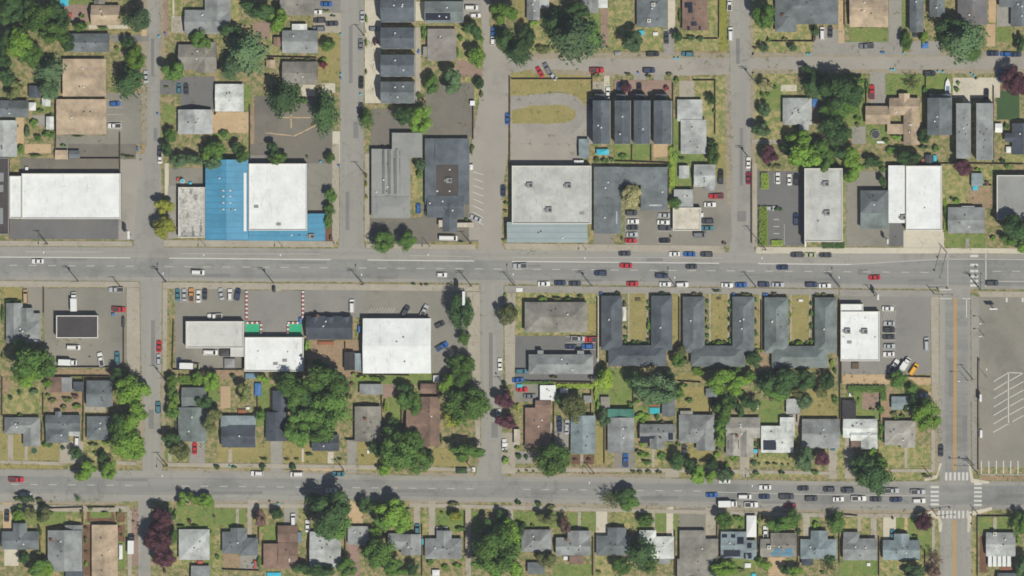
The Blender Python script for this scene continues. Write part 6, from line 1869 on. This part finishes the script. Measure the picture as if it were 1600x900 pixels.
# ================================================================ poles, lamps, signals, signs
tile(*G10); pole(490, 858, 12.5, 2, True); pole(1040, 862, 12.5, 2, True); pole(300, 625, 11, 1)
tile(*G11); pole(430, 868, 12.5, 2, True); pole(990, 878, 12.5, 2); pole(1000, 187, 10, 1)
tile(*G12); pole(388, 888, 12.5, 2); pole(655, 884, 11, 1); pole(1140, 888, 12.5, 2, True); pole(384, 622, 10, 1)
tile(*G13); pole(385, 890, 12, 2); pole(885, 892, 12, 1); pole(948, 662, 19, 1); pole(835, 78, 9, 2, True)
tile(*G14); pole(130, 898, 12.5, 2, True); pole(1000, 897, 12.5, 2, True)
tile(*G03); pole(870, 500, 11, 2, True)
tile(*G01); pole(998, 222, 9, 1)
tile(*G20); pole(1022, 600, 10, 1, True); pole(752, 30, 8, 1)
tile(*G30); pole(982, 254, 11, 1)
tile(*G31); pole(815, 278, 9, 1)
tile(*G32); pole(372, 280, 10, 1, True); pole(1082, 298, 9, 1)
tile(*G24); pole(960, 610, 12, 1); pole(350, 88, 9, 1)
tile(*G34); pole(660, 320, 9, 1); pole(930, 300, 12, 2)
tile(*G22); pole(615, 670, 10, 1)
tile(*G10); lamp(290, 625, 0, 1); lamp(1035, 862, 0, -1)
tile(*G11); lamp(486, 640, 0, 1); lamp(992, 870, 0, -1); lamp(8, 640, 0, 1)
tile(*G12); lamp(128, 640, 0, 1); lamp(658, 868, 0, -1); lamp(1105, 660, 0, 1)
tile(*G13); lamp(930, 660, 0, 1); lamp(385, 888, 0, -1)
tile(*G14); lamp(130, 888, 0, -1)
tile(*G30); lamp(965, 262, 0, 1)
tile(*G32); lamp(1062, 302, 0, 1)
tile(*G33); lamp(815, 320, 0, 1)
tile(*G24); lamp(930, 622, -1, 0); lamp(1050, 600, 0, -1); lamp(1035, 263, -1, 0, 7, 1.5); lamp(1035, 343, -1, 0, 7, 1.5)
tile(*G14); mast(798, 678, -.25, 1, 10.5, 'grey traffic light with mast arm')
tile(*G24); mast(1010, 55, 0, -1, 7, 'grey traffic light with mast arm'); mast(720, 78, 1, 0, 7.5, 'grey traffic light with mast arm')
tile(*G34); mast(905, 252, -1, 0, 7.5, 'grey traffic light with mast arm'); mast(690, 545, 1, -.1, 7.5, 'grey traffic light with mast arm'); mast(930, 535, 0, 1, 7, 'grey traffic light with mast arm')
tile(*G10); pylon(808, 570, .8, 3.0, 9, 'tall white pylon sign')
tile(*G22); pylon(342, 105, 1.0, 5.4, 12, 'tall white pylon sign')
tile(*G14); pylon(430, 610, .5, 1.8, 8, 'slim white pylon sign')
tile(*G24); pylon(370, 98, .6, 2.2, 9, 'slim white pylon sign'); pylon(1090, 172, 3, .5, 7, 'white tilted pylon sign'); pylon(1010, 728, .8, 2.8, 5, 'white panel sign')
tile(*G13); pylon(1195, 628, .6, 2.0, 5, 'slim white pylon sign')

# ================================================================ red and white barriers round the green bays
tile(*G21)
def barrier(x, y, w, d, m):
    X, Y = at(x, y)
    b = MB()
    b.loft([[(-w / 2, -d / 2, 0), (w / 2, -d / 2, 0), (w / 2, d / 2, 0), (-w / 2, d / 2, 0)], [(-w / 2, -d / 2, .25), (w / 2, -d / 2, .25), (w / 2, d / 2, .25), (-w / 2, d / 2, .25)], [(-w * .4, -d * .4, .85), (w * .4, -d * .4, .85), (w * .4, d * .4, .85), (-w * .4, d * .4, .85)]])
    o = obj('barrier', b.make('barrier', [m]), None, (X, Y, .08))
    tag(o, None, 'barrier', 'red and white barriers of the parking bays')
    later(o, ('white' if m == 'white_metal' else 'red') + ' barrier', *P(x, y))
for bx in (262, 614):
    for i in range(14):
        barrier(bx, 65 + i * 13, .95, .8, ('white_metal', 'barrier_red')[i % 2])
for i in range(6):
    barrier(268 + i * 15, 258, .9, .9, ('white_metal', 'barrier_red')[i % 2])
    barrier(525 + i * 14, 258, .9, .9, ('white_metal', 'barrier_red')[i % 2])
for i in range(5):
    barrier(352, 272 + i * 13, .9, .8, ('white_metal', 'barrier_red')[i % 2])
    barrier(520, 272 + i * 13, .9, .8, ('white_metal', 'barrier_red')[i % 2])

# ================================================================ yard things
for tl, its in ((G00, 'cyan 995 228;blue 1033 210;blue 986 713'), (G01, 'cyan 852 215;cyan 852 465;cyan 975 590;blue 850 490'), (G03, 'cyan 378 365;cyan 402 365;cyan 1208 338;cyan 1224 340;blue 150 455'), (G04, 'blue 392 330;blue 406 330;cyan 530 334;cyan 452 437;cyan 468 437;cyan 745 448;cyan 778 450;cyan 952 462;cyan 968 474'), (G10, 'blue 862 40;blue 860 24'), (G11, 'cyan 724 112;blue 837 136'), (G30, 'cyan 320 110;cyan 1196 112'), (G31, 'cyan 148 258;cyan 432 478;cyan 282 832'), (G02, 'blue 60 318;blue 55 330;cyan 1098 330')):
    tile(*tl)
    for it in its.split(';'):
        a, x, y = it.split(); bin_(a, float(x), float(y))
tile(*G00); boxy('pool_cover', 'pool cover', 'bright cyan pool cover', 372, -10, 428, 38, .9, 'tarp_cyan'); boxy('patio_umbrella', 'umbrella', 'white patio umbrella', 180, 640, 224, 690, 2.3, 'white_metal', legs=True)
boxy('tarpaulin', 'tarp', 'small red tarpaulin', 425, 82, 450, 108, .8, 'barrier_red')
tile(*G02); boxy('awning', 'awning', 'cyan garden awning', 1168, 932, 1246, 968, 2.2, 'tarp_cyan', legs=True)
tile(*G03); boxy('tarpaulin', 'tarp', 'cyan tarpaulin', 152, 188, 186, 222, .9, 'tarp_cyan'); boxy('garden_table', 'table', 'white garden table', 240, 200, 272, 222, .8, 'white_metal'); boxy('pool_cover', 'pool cover', 'bright blue cover', 1234, 614, 1270, 668, 1.2, 'tarp_blue')
boxy('utility_trailer', 'trailer', 'pale flat trailer', 0, 320, 44, 346, .8, 'grey_metal')
tile(*G04); boxy('tarpaulin', 'tarp', 'blue tarpaulin heap', 640, 265, 682, 302, 1.2, 'tarp_blue'); disc('trampoline', 'trampoline', 'round black trampoline', 353, 840, 29, .9, 'grey_metal', 'dark_metal')
boxy('garden_bench', 'bench', 'white garden bench', 358, 880, 414, 896, .7, 'white_metal')
x_, y_ = at(804, 545, 1)
b = MB()
b.loft([[(-.2, -2.6, .9), (.2, -2.6, .9), (.1, -2.6, .3), (-.1, -2.6, .3)]][:0] or [[(-1, -2.6, 1), (1, -2.6, 1), (.7, -2.6, .3), (-.7, -2.6, .3)], [(-1.1, 0, 1.05), (1.1, 0, 1.05), (.8, 0, .25), (-.8, 0, .25)], [(-.8, 2, 1.15), (.8, 2, 1.15), (.4, 2, .4), (-.4, 2, .4)], [(-.06, 3.3, 1.25), (.06, 3.3, 1.25), (.04, 3.2, .9), (-.04, 3.2, .9)]])
bo_ = obj('boat', None, None, (x_, y_, .3))
obj('hull', b.make('hull', ['white_metal']), bo_)
b = MB(); b.box(-.7, -2.0, 1.06, .7, .4, 1.12); obj('deck_cover', b.make('deck_cover', ['wall_bluew']), bo_)
tag(bo_, 'small white boat standing on the grass above the tall slate house', 'boat')
tile(*G10); disc('patio_umbrella', 'umbrella', 'round cyan-and-white parasol', 1140, 232, 14, 2.2, 'white_metal', 'tarp_cyan'); boxy('tarpaulin', 'tarp', 'cyan tarpaulin', 1178, 236, 1200, 256, .8, 'tarp_cyan'); boxy('tarpaulin', 'tarp', 'red tarpaulin', 1102, 208, 1128, 232, .8, 'barrier_red'); boxy('storage_box', 'box', 'pale storage box', 156, 142, 176, 164, 1.2, 'white_metal')
tile(*G12); boxy('skip', 'skip', 'blue rubbish skip', 45, 382, 64, 424, 1.4, 'tarp_blue')
boxy('storage_box', 'box', 'long white storage box', 1025, 100, 1088, 124, 2.0, 'white_metal'); boxy('storage_box', 'box', 'small white transformer box', 374, 126, 396, 162, 1.6, 'white_metal')
tile(*G13); boxy('storage_box', 'box', 'small white cabinet', 540, 428, 556, 456, 1.4, 'white_metal')
tile(*G14); boxy('tarpaulin', 'tarp', 'cyan and blue tarpaulin', 956, 258, 992, 290, .9, 'tarp_cyan'); boxy('wood_pile', 'wood pile', 'orange wood pile', 636, 90, 664, 126, 1.2, 'rust_wood'); boxy('tarpaulin', 'tarp', 'cyan tarpaulin', 712, 68, 734, 118, .9, 'tarp_cyan'); boxy('storage_box', 'box', 'white storage box', 1166, 14, 1206, 56, 1.8, 'white_metal')
tile(*G20); boxy('utility_trailer', 'trailer', 'small teal trailer', 696, 196, 716, 214, 1, 'tarp_blue'); boxy('utility_trailer', 'trailer', 'dark flat trailer', 760, 222, 778, 284, 1, 'dark_metal'); boxy('utility_trailer', 'trailer', 'white car trailer', 1268, 428, 1292, 460, 1.2, 'white_metal')
tile(*G21); boxy('boat', 'boat', 'blue-tarped boat', 310, 632, 352, 714, 1.4, 'tarp_blue'); boxy('skip', 'skip', 'blue rubbish skip', 956, 276, 976, 320, 1.4, 'tarp_blue'); boxy('storage_box', 'box', 'blue box', 588, 224, 606, 262, 1.2, 'tarp_blue'); boxy('tarpaulin', 'tarp', 'grey tarpaulin heap', 118, 478, 192, 542, 1.4, 'grey_metal'); boxy('deck', 'deck', 'pinkish timber deck', 96, 652, 160, 790, .4, 'wall_tanw'); boxy('wood_pile', 'wood pile', 'orange wood pile', 706, 372, 808, 394, 1, 'rust_wood'); boxy('wood_pile', 'wood pile', 'bright orange wood pile', 205, 798, 258, 822, 1, 'rust_wood'); boxy('storage_box', 'box', 'black van-sized box', 92, 420, 160, 466, 1.5, 'dark_metal'); boxy('storage_box', 'box', 'blue-grey box', 250, 572, 328, 606, 1.6, 'wall_bluew')
boxy('storage_box', 'box', 'white box', 255, 782, 280, 800, 1, 'white_metal'); boxy('storage_box', 'box', 'dark kiosk', 424, 30, 440, 66, 2, 'dark_metal')
tile(*G22); boxy('utility_trailer', 'trailer', 'white trailer', 145, 584, 186, 628, 1.8, 'white_metal'); boxy('storage_box', 'box', 'teal-covered heap', 668, 640, 706, 664, 1, 'tarp_cyan'); boxy('garden_shelter', 'shelter', 'white slatted garden shelter', 940, 668, 990, 698, 2, 'white_metal', legs=True)
boxy('storage_box', 'box', 'white paved kiosk', 664, 38, 706, 64, .5, 'white_metal'); boxy('storage_box', 'box', 'blue box', 1186, 66, 1204, 90, 1.3, 'tarp_blue')
tile(*G23); boxy('swimming_pool', 'pool', 'small turquoise pool', 218, 786, 282, 826, .8, 'pool_water'); boxy('canopy', 'canopy', 'yellow garden canopy', 1000, 704, 1062, 736, 2.3, 'amber', legs=True); boxy('garden_shelter', 'shelter', 'long cream canopy', 50, 158, 74, 246, 2.6, 'trim', legs=True); boxy('garden_bench', 'bench', 'white bench', 1150, 110, 1178, 126, .6, 'white_metal'); boxy('garden_bench', 'bench', 'dark bench', 130, 102, 164, 122, .7, 'wood'); boxy('garden_bench', 'bench', 'dark bench', 640, 98, 666, 114, .7, 'wood'); boxy('storage_box', 'box', 'blue box', 736, 72, 754, 94, 1.2, 'tarp_blue'); boxy('storage_box', 'box', 'blue box', 926, 74, 960, 96, 1.2, 'tarp_blue'); boxy('garden_table', 'table', 'white garden table', 862, 768, 900, 796, .8, 'white_metal'); boxy('tarpaulin', 'tarp', 'orange and white heap', 212, 762, 280, 782, .9, 'rust_wood')
boxy('storage_box', 'box', 'pale box', 1088, 832, 1110, 862, 1.2, 'white_metal'); boxy('skip', 'skip', 'maroon shed box', 575, 838, 606, 890, 1.8, 'car_maroon')
tile(*G24); boxy('wood_pile', 'wood pile', 'brown pallet pile', 202, 505, 248, 546, 1, 'wood'); boxy('garden_table', 'table', 'white garden table', 184, 696, 204, 718, .8, 'white_metal')
tile(*G30); disc('garden_pond', 'pond', 'small round pond', 200, 166, 20, .3, 'grey_metal', 'turf'); boxy('storage_box', 'box', 'long white box', 696, 716, 718, 802, 1.3, 'white_metal'); boxy('utility_trailer', 'trailer', 'red and white trailer', 1155, 808, 1188, 832, 1, 'barrier_red')
tile(*G31); boxy('tarpaulin', 'tarp', 'red and blue play set', 284, 808, 302, 858, 1.2, 'barrier_red'); boxy('pool_cover', 'pool cover', 'pale cyan pool cover', 362, 878, 446, 910, .8, 'tarp_cyan'); boxy('storage_box', 'box', 'white and blue stacked box', 544, 640, 564, 704, 1.4, 'wall_bluew'); boxy('garden_bench', 'bench', 'white bench', 950, 160, 964, 182, .6, 'white_metal')
tile(*G32); boxy('skip', 'skip', 'green kerbside container', 272, 266, 336, 300, 1.5, 'car_green'); boxy('storage_box', 'box', 'cyan box', 66, 680, 82, 716, 1, 'tarp_cyan'); boxy('tarpaulin', 'tarp', 'grey car cover', 412, 612, 432, 646, 1.2, 'wall_bluew'); boxy('garden_table', 'table', 'white garden table', 900, 784, 926, 806, .8, 'white_metal'); boxy('storage_box', 'box', 'white tank', 130, 862, 176, 900, 1.6, 'white_metal'); boxy('utility_trailer', 'trailer', 'white covered trailer', 540, 118, 574, 140, 1.6, 'white_metal'); boxy('storage_box', 'box', 'long white planter box', 816, 0, 830, 90, .6, 'trim')
boxy('garden_bench', 'bench', 'white garden statue base', 362, 262, 384, 290, .8, 'white_metal')
tile(*G33); boxy('canopy', 'canopy', 'long white vehicle canopy', 774, 546, 832, 672, 2.8, 'white_metal', legs=True); boxy('tarpaulin', 'tarp', 'cyan tarpaulin', 788, 156, 842, 180, 1.2, 'tarp_cyan'); boxy('pool_cover', 'pool cover', 'blue cover', 802, 884, 830, 902, .8, 'tarp_cyan'); boxy('garden_table', 'table', 'white garden table', 762, 824, 800, 852, .8, 'white_metal'); boxy('planter', 'planter', 'square green planter box', 488, 624, 526, 660, 1.2, 'turf')
tile(*G34); boxy('storage_box', 'box', 'cyan box', 104, 54, 122, 82, 1.2, 'tarp_cyan'); boxy('planter', 'planter', 'red brick terrace block', 1058, 845, 1125, 878, .4, 'wall_brick'); boxy('utility_cabinet', 'cabinet', 'white utility cabinet', 940, 42, 956, 90, 1.2, 'white_metal'); boxy('garden_table', 'table', 'white garden table', 278, 822, 300, 842, .7, 'white_metal')

# ================================================================ fences (whole-photo coordinates)
for f in ([(89, 183), (87, 245)], [(188, 208), (188, 270)], [(88, 248), (188, 248)], [(416, 89), (495, 91)], [(391, 165), (391, 250), (322, 252)], [(340, 172), (336, 180)],
          [(740, 162), (740, 218)], [(797, 120), (797, 258)], [(800, 124), (925, 124)], [(926, 112), (926, 150)], [(1052, 130), (1052, 240)], [(1084, 126), (1118, 126), (1118, 210)], [(1124, 0), (1124, 60)],
          [(1068, 61), (1122, 61)], [(1198, 65), (1272, 65), (1272, 50)], [(1320, 0), (1320, 40)], [(1354, 140), (1354, 165)], [(1447, 115), (1447, 170)], [(1553, 135), (1553, 255)], [(1487, 256), (1600, 257)], [(1387, 258), (1488, 256)],
          [(1045, 255), (1045, 310)], [(1083, 285), (1083, 300)], [(988, 226), (988, 252)], [(1018, 226), (1018, 252)], [(960, 252), (1042, 255)], [(1175, 250), (1175, 380)], [(1517, 275), (1517, 290), (1550, 290)],
          [(69, 450), (69, 490)], [(194, 495), (194, 575)], [(72, 574), (196, 574)], [(95, 588), (170, 588)], [(68, 615), (68, 650)], [(131, 590), (131, 660)], [(4, 590), (4, 650)], [(272, 500), (270, 578), (380, 578)], [(380, 545), (380, 580)],
          [(403, 600), (403, 645)], [(424, 610), (424, 670)], [(597, 610), (597, 660)], [(628, 620), (628, 665)], [(540, 535), (540, 580)], [(560, 585), (640, 587)], [(684, 600), (684, 617)],
          [(934, 465), (934, 560)], [(825, 596), (925, 598)], [(866, 630), (866, 690)], [(924, 610), (924, 660)], [(990, 600), (990, 660)], [(1060, 596), (1095, 598)], [(1110, 620), (1110, 665)], [(1062, 465), (1062, 545)], [(1190, 470), (1190, 550)], [(1246, 610), (1246, 660)],
          [(1312, 468), (1313, 665)], [(1376, 610), (1376, 660)], [(1315, 565), (1315, 600)], [(1390, 588), (1455, 590)], [(1529, 560), (1529, 735)],
          [(66, 660), (66, 690)], [(130, 660), (130, 690)], [(450, 640), (450, 690)], [(275, 660), (275, 690)], [(905, 665), (905, 700)], [(945, 665), (945, 725)], [(1185, 665), (1185, 715)],
          [(70, 795), (130, 793), (130, 900)], [(60, 820), (66, 880)], [(405, 795), (405, 850)], [(348, 890), (405, 892)], [(660, 820), (660, 900)], [(727, 800), (727, 860)], [(927, 840), (927, 900)], [(862, 830), (862, 870)], [(1055, 830), (1055, 900)], [(1121, 815), (1121, 880)], [(1185, 820), (1185, 860)], [(1247, 820), (1247, 880)],
          [(1312, 825), (1312, 880)], [(1374, 840), (1374, 900)], [(1446, 860), (1446, 895)], [(1528, 808), (1528, 900)], [(1528, 807), (1585, 807)], [(1300, 803), (1340, 806)], [(137, 793), (180, 793)], [(485, 800), (485, 860)], [(540, 800), (540, 860)], [(640, 795), (600, 800)]):
    fence(f)
finish_labels()
# tufts and weeds along lawn edges and in the rougher yards, uncountable
tf = MB()
rnd = random.Random(5)
for o in [o for o in C.objects if o.get('kind') == 'structure' and o.name.split('.')[0] in ('lawn', 'dirt_yard', 'dirt_verge')]:
    vs_ = [v.co for v in o.data.vertices]
    n = len(vs_)
    for i in range(0, n):
        if rnd.random() < .34:
            p = vs_[i].lerp(vs_[rnd.randrange(n)], rnd.random() ** 2 * .5)
            s = rnd.uniform(.14, .34)
            for q in range(rnd.randrange(4, 12)):
                leaf_quad(tf, p + Vector((rnd.gauss(0, s * 1.3), rnd.gauss(0, s * 1.3), rnd.uniform(.05, s * 1.6))), rvec(rnd) + Vector((0, 0, .8)), s * .7, rnd)
for i in range(2600):
    x, y = rnd.uniform(-205, 205), rnd.uniform(-115, 115)
    px, py = x / S + 800, 450 - y / S
    if 372 < py < 466 or 722 < py < 800 or 195 < px < 262 and py > 0 or 520 < px < 578 and py < 400 or 735 < px < 806 or 1130 < px < 1182 and py < 400 or 1450 < px or py < 370 and py > 245 or py < 580 and py > 440: continue
    s = rnd.uniform(.15, .4)
    for q in range(rnd.randrange(5, 14)):
        leaf_quad(tf, Vector((x + rnd.gauss(0, s * 1.4), y + rnd.gauss(0, s * 1.4), rnd.uniform(.05, s * 1.8))), rvec(rnd) + Vector((0, 0, .8)), s * .7, rnd)
o = obj('undergrowth', tf.make('undergrowth', ['leaf_olive']))
o['kind'] = 'stuff'
tag(o, 'low weeds and tufts of grass scattered over the yards', 'undergrowth')

# ================================================================ the air between the ground and the aeroplane
hb = MB()
hb.box(-1450, -1350, -1, 1850, 1350, CAM_H + 60)
hm = bpy.data.materials.new('haze')
hm.use_nodes = True
hn = hm.node_tree
hn.nodes.remove(hn.nodes['Principled BSDF'])
pv = hn.nodes.new('ShaderNodeVolumePrincipled')
pv.inputs['Color'].default_value = (0.78, 0.86, 1.0, 1)
pv.inputs['Density'].default_value = HAZE
pv.inputs['Anisotropy'].default_value = 0.0
hn.links.new(pv.outputs[0], hn.nodes['Material Output'].inputs['Volume'])
MATS['haze'] = hm
ho = obj('haze', hb.make('haze', ['haze']))
ho['kind'] = 'stuff'
